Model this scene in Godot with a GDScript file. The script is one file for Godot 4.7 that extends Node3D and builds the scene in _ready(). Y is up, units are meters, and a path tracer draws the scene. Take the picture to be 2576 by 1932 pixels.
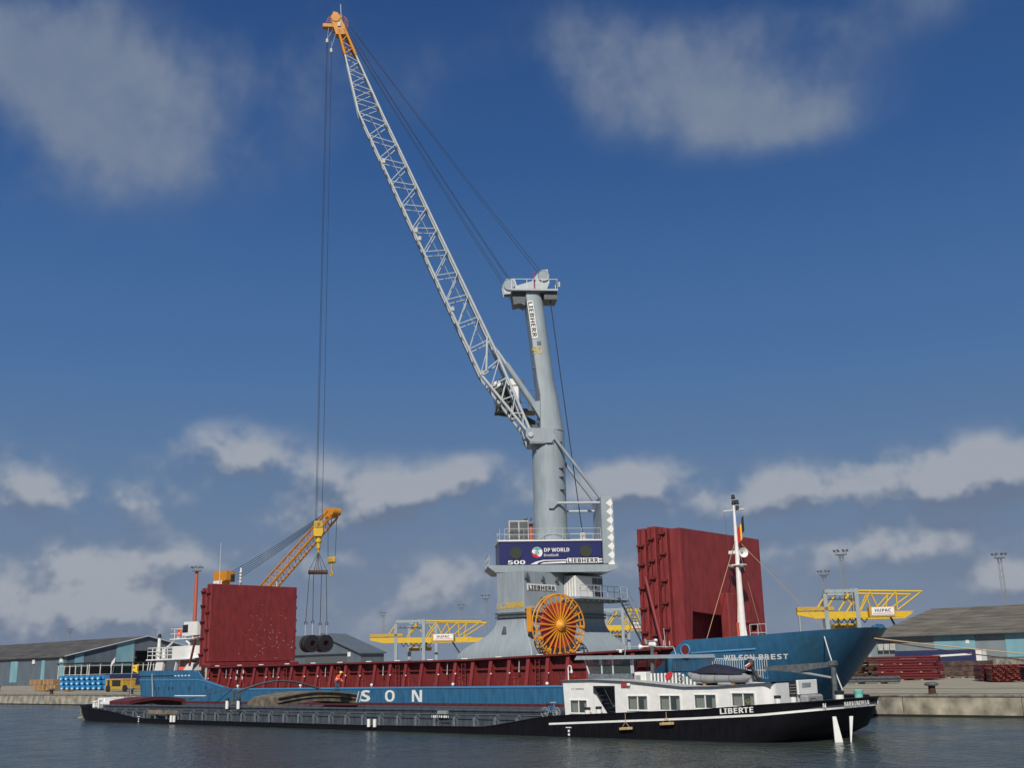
extends Node3D
# A harbour basin: a river barge, a coaster with its hatches folded up, a harbour crane on the quay, sheds and gantry cranes behind.
# x runs along the quay (towards the ship's bow), -z towards the quay, y up, metres.

var M := {}
var T := {}
var taken := {}
var rng := RandomNumberGenerator.new()
const UP := Vector3.UP

# ------------------------------------------------------------------ mesh collector
class G:
	var st = SurfaceTool.new()
	var xf = Transform3D.IDENTITY
	var col = Color.WHITE
	func _init():
		st.begin(Mesh.PRIMITIVE_TRIANGLES)
	func v(p: Vector3, n: Vector3):
		st.set_normal((xf.basis * n).normalized())
		st.set_color(col)
		st.add_vertex(xf * p)
	func tri(a: Vector3, b: Vector3, c: Vector3, na: Vector3, nb: Vector3, nc: Vector3):
		if (b - a).cross(c - a).dot(na + nb + nc) > 0:
			v(a, na); v(c, nc); v(b, nb)
		else:
			v(a, na); v(b, nb); v(c, nc)
	func quad(a: Vector3, b: Vector3, c: Vector3, d: Vector3, n := Vector3.ZERO):
		if n == Vector3.ZERO:
			n = (c - a).cross(d - b).normalized()
		tri(a, b, c, n, n, n)
		tri(a, c, d, n, n, n)
	func box(c: Vector3, s: Vector3, b := Basis.IDENTITY):
		var h = s * 0.5
		for ax in 3:
			for sg in [-1.0, 1.0]:
				var n = Vector3.ZERO
				n[ax] = sg
				var p = Vector3.ZERO
				var q = Vector3.ZERO
				p[(ax + 1) % 3] = h[(ax + 1) % 3]
				q[(ax + 2) % 3] = h[(ax + 2) % 3]
				var o: Vector3 = n * h[ax]
				quad(c + b * (o - p - q), c + b * (o + p - q), c + b * (o + p + q), c + b * (o - p + q), b * n)
	func span(a: Vector3, b: Vector3, e := 0.0):   # a box between two corners, its edges chamfered by e
		if e > 0.0:
			cham((a + b) * 0.5, (b - a).abs(), e)
		else:
			box((a + b) * 0.5, (b - a).abs())
	func cham(c: Vector3, s: Vector3, e: float, b := Basis.IDENTITY):
		var h = s * 0.5
		var k = h - Vector3(e, e, e)
		for ax in 3:
			var a1 = (ax + 1) % 3
			var a2 = (ax + 2) % 3
			for sg in [-1.0, 1.0]:
				var n = Vector3.ZERO
				n[ax] = sg
				var pts = []
				for w in [[-1, -1], [1, -1], [1, 1], [-1, 1]]:
					var p = Vector3.ZERO
					p[ax] = h[ax] * sg
					p[a1] = k[a1] * w[0]
					p[a2] = k[a2] * w[1]
					pts.append(c + b * p)
				quad(pts[0], pts[1], pts[2], pts[3], b * n)
				for sg2 in [-1.0, 1.0]:   # edge between faces ax and a1
					var n2 = Vector3.ZERO
					n2[ax] = sg
					n2[a1] = sg2
					var q = []
					for w in [[0, -1], [1, -1], [1, 1], [0, 1]]:
						var p = Vector3.ZERO
						p[ax] = (h[ax] if w[0] == 0 else k[ax]) * sg
						p[a1] = (k[a1] if w[0] == 0 else h[a1]) * sg2
						p[a2] = k[a2] * w[1]
						q.append(c + b * p)
					quad(q[0], q[1], q[2], q[3], b * n2.normalized())
		for sx in [-1.0, 1.0]:
			for sy in [-1.0, 1.0]:
				for sz in [-1.0, 1.0]:
					var n = b * Vector3(sx, sy, sz).normalized()
					tri(c + b * Vector3(h.x * sx, k.y * sy, k.z * sz), c + b * Vector3(k.x * sx, h.y * sy, k.z * sz), c + b * Vector3(k.x * sx, k.y * sy, h.z * sz), n, n, n)
	func tube(a: Vector3, b: Vector3, r0: float, r1 := -1.0, seg := 8, caps := true):
		if r1 < 0.0:
			r1 = r0
		var d = (b - a).normalized()
		var s = d.cross(Vector3.UP if absf(d.y) < 0.9 else Vector3.RIGHT).normalized()
		var t = s.cross(d)
		for i in seg:
			var n0 = s * cos(TAU * i / seg) + t * sin(TAU * i / seg)
			var n1 = s * cos(TAU * (i + 1) / seg) + t * sin(TAU * (i + 1) / seg)
			tri(a + n0 * r0, a + n1 * r0, b + n1 * r1, n0, n1, n1)
			tri(a + n0 * r0, b + n1 * r1, b + n0 * r1, n0, n1, n0)
			if caps:
				tri(a, a + n0 * r0, a + n1 * r0, -d, -d, -d)
				tri(b, b + n0 * r1, b + n1 * r1, d, d, d)
	func path(pts: Array, r: float, seg := 6):
		for i in pts.size() - 1:
			tube(pts[i], pts[i + 1], r, r, seg, true)
	func lathe(prof: Array, c: Vector3, axis := Vector3.UP, seg := 20):
		var s = axis.cross(Vector3.UP if absf(axis.y) < 0.9 else Vector3.RIGHT).normalized()
		var t = s.cross(axis)
		for j in prof.size() - 1:
			var p: Vector2 = prof[j]
			var q: Vector2 = prof[j + 1]
			var e = (q - p).normalized()
			for i in seg:
				var d0 = s * cos(TAU * i / seg) + t * sin(TAU * i / seg)
				var d1 = s * cos(TAU * (i + 1) / seg) + t * sin(TAU * (i + 1) / seg)
				var n0 = d0 * e.y - axis * e.x
				var n1 = d1 * e.y - axis * e.x
				var a = c + d0 * p.x + axis * p.y
				var b = c + d1 * p.x + axis * p.y
				var cc = c + d1 * q.x + axis * q.y
				var dd = c + d0 * q.x + axis * q.y
				tri(a, b, cc, n0, n1, n1)
				tri(a, cc, dd, n0, n1, n0)
	func torus(c: Vector3, axis: Vector3, R: float, r: float, seg := 40, s2 := 6):
		var s = axis.cross(Vector3.UP if absf(axis.y) < 0.9 else Vector3.RIGHT).normalized()
		var t = s.cross(axis)
		for i in seg:
			for j in s2:
				var q = []
				var nn = []
				for w in [[0, 0], [1, 0], [1, 1], [0, 1]]:
					var d = s * cos(TAU * (i + w[0]) / seg) + t * sin(TAU * (i + w[0]) / seg)
					var n = d * cos(TAU * (j + w[1]) / s2) + axis * sin(TAU * (j + w[1]) / s2)
					nn.append(n)
					q.append(c + d * R + n * r)
				tri(q[0], q[1], q[2], nn[0], nn[1], nn[2])
				tri(q[0], q[2], q[3], nn[0], nn[2], nn[3])
	func ball(c: Vector3, r: Vector3, seg := 12):
		for i in seg:
			for j in range(-seg / 4, seg / 4):
				var q = []
				var nn = []
				for w in [[0, 0], [1, 0], [1, 1], [0, 1]]:
					var a = TAU * (i + w[0]) / seg
					var e: float = PI * 0.5 * (j + w[1]) / (seg / 4)
					var n = Vector3(cos(a) * cos(e), sin(e), sin(a) * cos(e))
					q.append(c + n * r)
					nn.append((n / r).normalized())
				tri(q[0], q[1], q[2], nn[0], nn[1], nn[2])
				tri(q[0], q[2], q[3], nn[0], nn[2], nn[3])
	func prism(poly: Array, o: Vector3, ax: Vector3, ay: Vector3, dep: Vector3):
		var pv = PackedVector2Array(poly)
		var area = 0.0
		for i in pv.size():
			area += pv[i].cross(pv[(i + 1) % pv.size()])
		var idx = Geometry2D.triangulate_polygon(pv)
		var dn = dep.normalized()
		for i in range(0, idx.size(), 3):
			var p = []
			for k in 3:
				p.append(o + ax * pv[idx[i + k]].x + ay * pv[idx[i + k]].y)
			tri(p[0], p[1], p[2], -dn, -dn, -dn)
			tri(p[0] + dep, p[1] + dep, p[2] + dep, dn, dn, dn)
		for i in pv.size():
			var e = pv[(i + 1) % pv.size()] - pv[i]
			var n2 = Vector2(e.y, -e.x).normalized() * signf(area)
			var n = (ax * n2.x + ay * n2.y).normalized()
			var a = o + ax * pv[i].x + ay * pv[i].y
			var b = o + ax * pv[(i + 1) % pv.size()].x + ay * pv[(i + 1) % pv.size()].y
			quad(a, b, b + dep, a + dep, n)
	func loft(rings: Array, closed := true, cols := [], flat := false):
		var m: int = rings[0].size()
		for j in rings.size() - 1:
			var mid = Vector3.ZERO
			for p in rings[j]:
				mid += p
			mid /= m
			for i in (m if closed else m - 1):
				var q = [rings[j][i], rings[j][(i + 1) % m], rings[j + 1][(i + 1) % m], rings[j + 1][i]]
				var nn = []
				for w in [[0, 0], [1, 0], [1, 1], [0, 1]]:
					var ii: int = i + w[0]
					var jj: int = j + w[1]
					var du: Vector3 = rings[jj][(ii + 1) % m if closed else mini(ii + 1, m - 1)] - rings[jj][(ii - 1 + m) % m if closed else maxi(ii - 1, 0)]
					var dv: Vector3 = rings[mini(jj + 1, rings.size() - 1)][ii % m] - rings[maxi(jj - 1, 0)][ii % m]
					nn.append(du.cross(dv).normalized())
				if flat:
					var f = ((q[2] - q[0]) as Vector3).cross(q[3] - q[1]).normalized()
					nn = [f, f, f, f]
				if ((nn[0] + nn[2]) as Vector3).dot((q[0] + q[2]) * 0.5 - mid) < 0:
					for k in 4:
						nn[k] = -nn[k]
				if cols.size():
					var cc = [cols[j][i], cols[j][(i + 1) % m], cols[j + 1][(i + 1) % m], cols[j + 1][i]]
					for w in [[0, 1, 2], [0, 2, 3]]:
						var o = w if ((q[w[1]] - q[w[0]]) as Vector3).cross(q[w[2]] - q[w[0]]).dot(nn[0] + nn[1] + nn[2]) <= 0 else [w[0], w[2], w[1]]
						for k in o:
							col = cc[k]
							v(q[k], nn[k])
					continue
				tri(q[0], q[1], q[2], nn[0], nn[1], nn[2])
				tri(q[0], q[2], q[3], nn[0], nn[2], nn[3])
	func done() -> ArrayMesh:
		return st.commit()

# ------------------------------------------------------------------ nodes
func numbered(called: String) -> String:
	if not taken.has(called):
		taken[called] = 0
		return called
	taken[called] += 1
	return "%s_%03d" % [called, taken[called]]

func tag(o: Node3D, label: String, category: String, group := ""):
	o.set_meta("label", label)
	o.set_meta("category", category)
	if group:
		o.set_meta("group", group)

func thing(called: String, label: String, category: String, at := Vector3.ZERO, group := "", local := false) -> Node3D:
	var o = Node3D.new()
	o.name = numbered(called)
	add_child(o)
	o.position = at
	o.set_meta("local", local)
	tag(o, label, category, group)
	return o

func part(called: String, g: G, m: Material, parent: Node3D) -> MeshInstance3D:
	return part_of(called, g.done(), m, parent)

func part_of(called: String, mesh: Mesh, m: Material, parent: Node3D) -> MeshInstance3D:
	var o = MeshInstance3D.new()
	o.name = called
	o.mesh = mesh
	o.material_override = m
	parent.add_child(o, true)
	if parent.get_parent() == self and not parent.get_meta("local", false):
		o.position = -parent.position
	return o

func sub(called: String, parent: Node3D) -> Node3D:   # a part that only holds sub-parts
	var o = Node3D.new()
	o.name = called
	parent.add_child(o, true)
	if parent.get_parent() == self and not parent.get_meta("local", false):
		o.position = -parent.position
	return o

func single(called: String, label: String, category: String, g: G, m: Material, group := "") -> MeshInstance3D:
	var o = MeshInstance3D.new()
	o.name = numbered(called)
	o.mesh = g.done()
	o.material_override = m
	add_child(o)
	tag(o, label, category, group)
	return o

func struct(called: String, g: G, m: Material) -> MeshInstance3D:
	var o = MeshInstance3D.new()
	o.name = numbered(called)
	o.mesh = g.done()
	o.material_override = m
	o.set_meta("kind", "structure")
	add_child(o)
	return o

var fonts := {}
func write(parent: Node3D, s: String, at: Vector3, right: Vector3, up: Vector3, high: float, m: Material, wide := 0.0, called := "lettering", bold := true):
	# text fitted to a height and a width in metres, its middle at a point
	var key = "b" if bold else "r"
	if not fonts.has(key):
		var f = SystemFont.new()
		f.font_names = PackedStringArray(["Droid Sans"])
		f.font_weight = 700 if bold else 400
		fonts[key] = f
	var t = TextMesh.new()
	t.text = s
	t.font = fonts[key]
	t.font_size = 64
	t.pixel_size = 0.01
	t.depth = 0.02
	var box: AABB = t.get_aabb()
	var sy = high / box.size.y
	var sx = wide / box.size.x if wide > 0.0 else sy
	var o = MeshInstance3D.new()
	o.name = called
	o.mesh = t
	o.material_override = m
	parent.add_child(o, true)
	var n = right.cross(up).normalized()
	var base = Vector3.ZERO
	if parent.get_parent() == self and not parent.get_meta("local", false):
		base = parent.position
	var b = Basis(right.normalized() * sx, up.normalized() * sy, n)
	var c = box.get_center()
	o.transform = Transform3D(b, at - base + n * 0.012 - b * Vector3(c.x, c.y, 0))
	return o

# ------------------------------------------------------------------ materials
func noise_tex(kind: int, freq: float, oct: int, lo: float, hi: float, sd: int, gam := 1.0, size := 512) -> ImageTexture:
	var n = FastNoiseLite.new()
	n.noise_type = kind
	n.frequency = freq
	n.fractal_octaves = oct
	n.seed = sd
	var im = n.get_seamless_image(size, size)
	im.convert(Image.FORMAT_L8)
	var d = im.get_data()
	for i in d.size():
		d[i] = int(clampf(lo + (hi - lo) * pow(d[i] / 255.0, gam), 0.0, 1.0) * 255.0)
	return ImageTexture.create_from_image(Image.create_from_data(size, size, false, Image.FORMAT_L8, d))

func bump_tex(freq: float, oct: int, strength: float, sd: int, size := 512) -> ImageTexture:
	var n = FastNoiseLite.new()
	n.noise_type = FastNoiseLite.TYPE_SIMPLEX_SMOOTH
	n.frequency = freq
	n.fractal_octaves = oct
	n.seed = sd
	var im = n.get_seamless_image(size, size)
	im.convert(Image.FORMAT_RGBA8)
	im.bump_map_to_normal_map(strength)
	return ImageTexture.create_from_image(im)

func mat(key: String, c: Color, rough := 0.55, tex := "", sc := Vector3.ONE, metal := 0.0) -> StandardMaterial3D:
	var m = StandardMaterial3D.new()
	m.albedo_color = c.linear_to_srgb()
	m.roughness = rough
	m.metallic = metal
	if tex:
		m.albedo_texture = T[tex]
		m.uv1_triplanar = true
		m.uv1_world_triplanar = true
		m.uv1_scale = sc
	M[key] = m
	return m

func make_materials():
	var S = FastNoiseLite.TYPE_SIMPLEX_SMOOTH
	T.mottle = noise_tex(S, 0.012, 5, 0.87, 1.0, 3)
	T.faint = noise_tex(S, 0.02, 4, 0.93, 1.0, 13)
	T.grime = noise_tex(S, 0.03, 5, 0.62, 1.0, 9, 0.8)
	T.weather = noise_tex(S, 0.022, 6, 0.74, 1.0, 41, 0.75)
	T.blotch = noise_tex(S, 0.010, 6, 0.45, 1.0, 21, 0.7)
	T.fine = noise_tex(S, 0.09, 4, 0.70, 1.0, 33)
	T.ripple = bump_tex(0.018, 5, 9.0, 5, 1024)
	T.patch = noise_tex(S, 0.006, 5, 0.25, 0.75, 57)
	T.dent = bump_tex(0.008, 3, 3.0, 8)
	var streak = Vector3(0.35, 0.05, 0.35)
	var even = Vector3(0.2, 0.2, 0.2)
	mat("red", Color(0.25, 0.030, 0.032), 0.62, "weather", Vector3(0.16, 0.05, 0.16))
	mat("red_dark", Color(0.19, 0.022, 0.022), 0.65, "grime", Vector3(0.3, 0.1, 0.3))
	mat("blue_hull", Color(0.033, 0.15, 0.295), 0.5, "weather", Vector3(0.22, 0.05, 0.22))
	M.blue_hull.vertex_color_use_as_albedo = true
	M.blue_hull.normal_enabled = true
	M.blue_hull.normal_texture = T.dent
	M.blue_hull.normal_scale = 0.5
	mat("blue_trim", Color(0.06, 0.22, 0.42), 0.5)
	mat("boot", Color(0.13, 0.018, 0.024), 0.7, "grime", streak)
	mat("white", Color(0.76, 0.77, 0.76), 0.45, "faint", even)
	mat("white_dirty", Color(0.62, 0.63, 0.60), 0.6, "grime", streak)
	mat("crane_grey", Color(0.30, 0.36, 0.40), 0.45, "mottle", Vector3(0.3, 0.05, 0.3))
	mat("crane_light", Color(0.47, 0.52, 0.55), 0.4, "mottle", even)
	mat("steel_grey", Color(0.12, 0.14, 0.155), 0.5, "grime", even)
	mat("navy", Color(0.018, 0.023, 0.12), 0.35, "mottle", streak)
	mat("reel_orange", Color(0.74, 0.31, 0.02), 0.5, "mottle", even)
	mat("orange", Color(0.58, 0.235, 0.014), 0.6, "mottle", even)
	mat("yellow", Color(0.66, 0.43, 0.015), 0.55, "mottle", even)
	mat("yellow_dirty", Color(0.62, 0.40, 0.05), 0.6, "grime", even)
	mat("disc_red", Color(0.42, 0.045, 0.03), 0.55, "mottle", even)
	mat("barge_black", Color(0.010, 0.010, 0.014), 0.5, "grime", streak)
	M.barge_black.metallic_specular = 0.2
	mat("barge_grey", Color(0.075, 0.092, 0.115), 0.5, "grime", streak)
	mat("rib_grey", Color(0.17, 0.21, 0.25), 0.5, "grime", even)
	mat("cover_brown", Color(0.25, 0.215, 0.155), 0.8, "blotch", even)
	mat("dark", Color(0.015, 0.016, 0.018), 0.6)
	mat("rope_dark", Color(0.02, 0.02, 0.022), 0.8)
	mat("rope_tan", Color(0.42, 0.30, 0.18), 0.9)
	mat("rope_white", Color(0.6, 0.62, 0.58), 0.9)
	mat("coil", Color(0.085, 0.085, 0.095), 0.38, "grime", Vector3(0.5, 0.5, 0.5), 0.75)
	mat("chain", Color(0.06, 0.05, 0.05), 0.7)
	mat("rust", Color(0.11, 0.05, 0.025), 0.85, "blotch", even)
	mat("quay_wall", Color(0.42, 0.40, 0.33), 0.9, "blotch", Vector3(0.12, 0.1, 0.12))
	mat("coping", Color(0.30, 0.29, 0.25), 0.9, "blotch", Vector3(0.2, 0.2, 0.2))
	mat("ground", Color(0.41, 0.38, 0.285), 0.92, "grime", Vector3(0.008, 0.03, 0.09))
	mat("asphalt", Color(0.13, 0.125, 0.115), 0.95, "grime", Vector3(0.05, 0.05, 0.3))
	mat("slime", Color(0.012, 0.014, 0.010), 0.6)
	mat("wall_slate", Color(0.105, 0.135, 0.17), 0.7, "mottle", Vector3(0.05, 0.02, 0.05))
	mat("wall_grey", Color(0.20, 0.245, 0.27), 0.7, "mottle", Vector3(0.05, 0.02, 0.05))
	mat("teal", Color(0.19, 0.39, 0.46), 0.6, "mottle", Vector3(0.05, 0.02, 0.05))
	mat("roof_moss", Color(0.20, 0.185, 0.145), 0.95, "blotch", Vector3(0.03, 0.06, 0.10))
	mat("roof_dark", Color(0.115, 0.11, 0.10), 0.9, "blotch", Vector3(0.02, 0.05, 0.05))
	mat("wood", Color(0.45, 0.25, 0.10), 0.85, "grime", Vector3(0.3, 0.3, 0.3))
	mat("wood_pale", Color(0.62, 0.47, 0.22), 0.85, "grime", Vector3(0.3, 0.3, 0.3))
	mat("drum_blue", Color(0.03, 0.24, 0.52), 0.35, "mottle", even)
	mat("tarp_blue", Color(0.018, 0.026, 0.10), 0.6, "mottle", even)
	mat("cover_navy", Color(0.018, 0.02, 0.045), 0.7, "grime", even)
	mat("rubber_grey", Color(0.28, 0.30, 0.31), 0.6, "mottle", even)
	mat("pipe_red", Color(0.18, 0.017, 0.022), 0.6, "grime", Vector3(0.6, 0.6, 0.6))
	mat("pipe_brown", Color(0.12, 0.075, 0.06), 0.8, "blotch", even)
	mat("curtain", Color(0.50, 0.54, 0.48), 0.9)
	mat("vest", Color(0.85, 0.09, 0.03), 0.8)
	mat("jeans", Color(0.05, 0.08, 0.13), 0.9)
	mat("jacket", Color(0.02, 0.03, 0.03), 0.9)
	mat("helmet", Color(0.85, 0.60, 0.05), 0.35)
	mat("skin", Color(0.45, 0.24, 0.16), 0.6)
	mat("flag_black", Color(0.01, 0.01, 0.012), 0.8)
	mat("flag_yellow", Color(0.70, 0.45, 0.03), 0.8)
	mat("flag_red", Color(0.45, 0.02, 0.03), 0.8)
	mat("green", Color(0.05, 0.35, 0.22), 0.5)
	mat("teal_paint", Color(0.18, 0.45, 0.40), 0.5)
	mat("mast_red", Color(0.42, 0.09, 0.05), 0.6)
	mat("mast_grey", Color(0.20, 0.22, 0.24), 0.6)
	mat("lens", Color(0.045, 0.05, 0.04), 0.2)
	mat("plant", Color(0.05, 0.11, 0.03), 0.8)
	mat("flower", Color(0.55, 0.45, 0.05), 0.8)
	var gl = mat("glass", Color(0.10, 0.13, 0.13), 0.04)
	gl.transparency = BaseMaterial3D.TRANSPARENCY_ALPHA
	gl.albedo_color.a = 0.28
	var w = mat("water", Color(0.040, 0.055, 0.048), 0.17)
	w.metallic_specular = 0.5
	w.roughness = 0.42
	w.roughness_texture = T.patch
	w.normal_enabled = true
	w.normal_texture = T.ripple
	w.normal_scale = 1.0
	w.uv1_triplanar = true
	w.uv1_world_triplanar = true
	w.uv1_scale = Vector3(0.055, 0.055, 0.055)

# ------------------------------------------------------------------ sky
func make_sky() -> Sky:
	var w := 4096
	var h := 2048
	var half := h / 2
	var dens := PackedFloat32Array()
	dens.resize(w * half)
	# clouds: azimuth from the middle of the view, height, half width, half height (degrees), weight
	var blobs := [[-24.0, 27.5, 7.1, 4.6, 1.15], [-19.2, 25.2, 4.7, 1.5, 0.50], [-25.8, 29.5, 6.5, 1.8, 0.50], [-11.9, 30.7, 3.1, 3.7, 0.70], [-4.3, 29.9, 2.6, 2.4, 0.40], [6.3, 29.8, 6.0, 2.2, 0.60], [12.1, 27.6, 6.8, 2.1, 0.85], [16.0, 26.4, 3.1, 1.2, 0.50], [3.8, 31.8, 3.5, 2.0, 0.45], [20.9, 30.6, 5.9, 1.4, 0.40], [14.8, 31.4, 7.0, 1.1, 0.35], [-22.0, 8.3, 5.0, 1.0, 0.80], [-15.2, 11.1, 3.4, 1.3, 0.60], [-13.1, 10.0, 2.8, 0.9, 0.35], [-24.5, 10.4, 1.8, 1.1, 0.35], [-5.6, 8.9, 5.5, 1.2, 0.90], [-1.9, 10.1, 1.5, 0.8, 0.45], [6.0, 9.1, 2.9, 1.0, 0.90], [17.3, 8.3, 5.9, 1.2, 0.90], [22.9, 8.7, 3.1, 1.3, 0.95], [12.5, 7.7, 3.2, 0.7, 0.50], [-21.8, 5.4, 4.3, 0.9, 0.80], [-18.9, 2.8, 2.9, 1.4, 1.30], [-21.5, 3.5, 3.1, 1.1, 0.70], [-23.8, 2.8, 2.0, 1.3, 0.50], [-5.1, 3.5, 5.8, 1.1, 0.45], [-11.1, 5.3, 2.7, 0.8, 0.40], [-2.7, 4.8, 3.8, 0.8, 0.40], [18.1, 5.3, 4.1, 0.9, 0.55], [23.1, 3.7, 2.6, 0.7, 0.45], [7.9, 4.8, 4.6, 0.8, 0.40], [-9.8, 7.5, 4.2, 0.7, 0.35], [-16.1, 5.4, 3.3, 0.9, 0.40]]
	var r := RandomNumberGenerator.new()
	r.seed = 77
	for i in 150:   # the same weather all round
		var e := r.randf_range(1.5, 12.0) if i < 95 else r.randf_range(20.0, 75.0)
		var az := r.randf_range(32.0, 328.0) if e < 34.0 else r.randf_range(0.0, 360.0)
		var big := 1.0 if e < 12.0 else 1.5
		blobs.append([az, e, r.randf_range(3.0, 7.0) * big / maxf(cos(deg_to_rad(e)), 0.3), r.randf_range(1.0, 1.7) * (1.0 if e < 12.0 else 2.4), r.randf_range(0.4, 0.95)])
	for b in blobs:
		var cx: float = fposmod((b[0] - 42.0) / 360.0 + 1.0, 1.0) * w
		var cy: float = (90.0 - b[1]) / 180.0 * h
		var rx: float = b[2] / 360.0 * w
		var ry: float = b[3] / 180.0 * h
		for y in range(maxi(0, int(cy - ry * 2.4)), mini(half, int(cy + ry * 2.4))):
			var dy: float = (y - cy) / ry
			for xi in range(int(cx - rx * 2.4), int(cx + rx * 2.4)):
				var dx: float = (xi - cx) / rx
				dens[y * w + posmod(xi, w)] += b[4] * exp(-0.9 * (dx * dx + dy * dy))
	var n := FastNoiseLite.new()
	n.noise_type = FastNoiseLite.TYPE_SIMPLEX_SMOOTH
	n.fractal_octaves = 7
	n.fractal_gain = 0.6
	n.frequency = 0.006
	n.seed = 4
	var n3 := FastNoiseLite.new()
	n3.noise_type = FastNoiseLite.TYPE_SIMPLEX_SMOOTH
	n3.fractal_octaves = 6
	n3.fractal_gain = 0.58
	n3.frequency = 0.014
	n3.seed = 29
	var data := PackedFloat32Array()
	data.resize(w * h * 3)
	var stops := [[0.0, Color(0.19, 0.235, 0.315)], [4.0, Color(0.165, 0.222, 0.32)], [9.0, Color(0.118, 0.200, 0.340)], [15.0, Color(0.070, 0.164, 0.355)], [25.0, Color(0.034, 0.102, 0.278)], [35.0, Color(0.021, 0.066, 0.205)], [90.0, Color(0.017, 0.052, 0.17)]]
	for y in half:
		var el: float = 90.0 - (y + 0.5) / h * 180.0
		var k := 0
		while k < stops.size() - 2 and el > stops[k + 1][0]:
			k += 1
		var base: Color = stops[k][1].lerp(stops[k + 1][1], clampf((el - stops[k][0]) / (stops[k + 1][0] - stops[k][0]), 0, 1))
		var low := clampf((17.0 - el) / 5.0, 0.0, 1.0)
		var near := clampf((5.0 - el) / 5.0, 0.0, 1.0)
		var bright := Color(0.225, 0.27, 0.345).lerp(Color(0.42, 0.435, 0.465), low)
		var shade := Color(0.12, 0.175, 0.285).lerp(Color(0.140, 0.180, 0.260), low)
		# thin broken stratus low down, all round
		var veil := 0.20 * smoothstep(13.0, 6.0, el)
		var fy := y * 1.15
		for x in w:
			var c := base
			var d: float = dens[y * w + x] + veil
			if d > 0.02:
				var a := TAU * x / w   # noise on a circle so that the seam closes
				var px := cos(a) * 652.0
				var pz := sin(a) * 652.0
				if low > 0.0:   # cumulus: broken edges, pale tops, grey bases
					var f := n3.get_noise_3d(px, fy, pz)
					var g := d * (0.80 + 0.75 * f) + 0.55 * f * minf(d * 1.6, 1.0)
					var cov := smoothstep(0.05, 0.78, g)
					if cov > 0.0:
						var up := maxi(y - 14, 0)
						var f2 := n3.get_noise_3d(px, fy - 16.0, pz)
						var d2: float = dens[up * w + x] + veil
						var g2 := d2 * (0.80 + 0.75 * f2) + 0.55 * f2 * minf(d2 * 1.6, 1.0)
						var lit := clampf(0.45 + (g - g2) * 1.9 + 0.3 * f, 0.0, 1.0)
						c = base.lerp(shade.lerp(bright, lit), cov * (0.74 - 0.14 * near))
				if low < 1.0:   # high thin cloud: soft and see-through
					var f := n.get_noise_3d(px, y, pz)
					var g := d * (0.85 + 1.0 * f) + 0.5 * f * minf(d * 2.0, 1.0)
					var cov := smoothstep(0.04, 1.35, g)
					var lit := clampf(0.55 + f * 0.8, 0.0, 1.0)
					c = c.lerp(base.lerp(shade.lerp(bright, lit), cov * 0.85), 1.0 - low)
			var o := (y * w + x) * 3
			data[o] = c.r
			data[o + 1] = c.g
			data[o + 2] = c.b
	for i in range(w * half, w * h):
		data[i * 3] = 0.09
		data[i * 3 + 1] = 0.11
		data[i * 3 + 2] = 0.12
	var sky := Sky.new()
	var pm := PanoramaSkyMaterial.new()
	pm.panorama = ImageTexture.create_from_image(Image.create_from_data(w, h, false, Image.FORMAT_RGBF, data.to_byte_array()))
	sky.sky_material = pm
	return sky

# ------------------------------------------------------------------ scene
func _ready():
	rng.seed = 5
	# camera: on the opposite quay, 4 m above the water, turned 42 degrees towards the stern, tilted up, rolled a little
	var cam = Camera3D.new()
	cam.name = "camera"
	cam.fov = 38.23
	cam.near = 0.5
	cam.far = 9000.0
	cam.current = true
	add_child(cam)
	cam.transform = Transform3D(Basis(UP, deg_to_rad(42.0)) * Basis(Vector3.RIGHT, deg_to_rad(14.27)) * Basis(Vector3.BACK, deg_to_rad(-1.28)), Vector3(0, 4.0, 0))
	var env = Environment.new()
	env.background_mode = Environment.BG_SKY
	env.sky = make_sky()
	env.tonemap_mode = Environment.TONE_MAPPER_LINEAR
	env.tonemap_exposure = 1.0
	env.sdfgi_enabled = true
	env.ssao_enabled = true
	env.ssil_enabled = true
	env.fog_enabled = true
	env.fog_density = 0.00005
	env.fog_light_color = Color(0.72, 0.78, 0.86)
	var we = WorldEnvironment.new()
	we.name = "environment"
	we.environment = env
	add_child(we)
	var sun = DirectionalLight3D.new()
	sun.name = "sun"
	sun.light_energy = 1.5
	sun.light_color = Color(1.0, 0.965, 0.91)
	sun.light_angular_distance = 0.5
	sun.shadow_enabled = true
	add_child(sun)
	var to_sun = Vector3(0.55 * cos(deg_to_rad(40.0)), sin(deg_to_rad(40.0)), 0.835 * cos(deg_to_rad(40.0)))
	sun.look_at_from_position(to_sun * 100.0, Vector3.ZERO, UP)
	make_materials()
	setting()
	sheds()
	harbour_crane()
	hook_and_coils()
	ship()
	barge()
	barge_things()
	lattice_crane()
	gantries()
	light_masts()
	cargo()
	lines()

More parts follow.
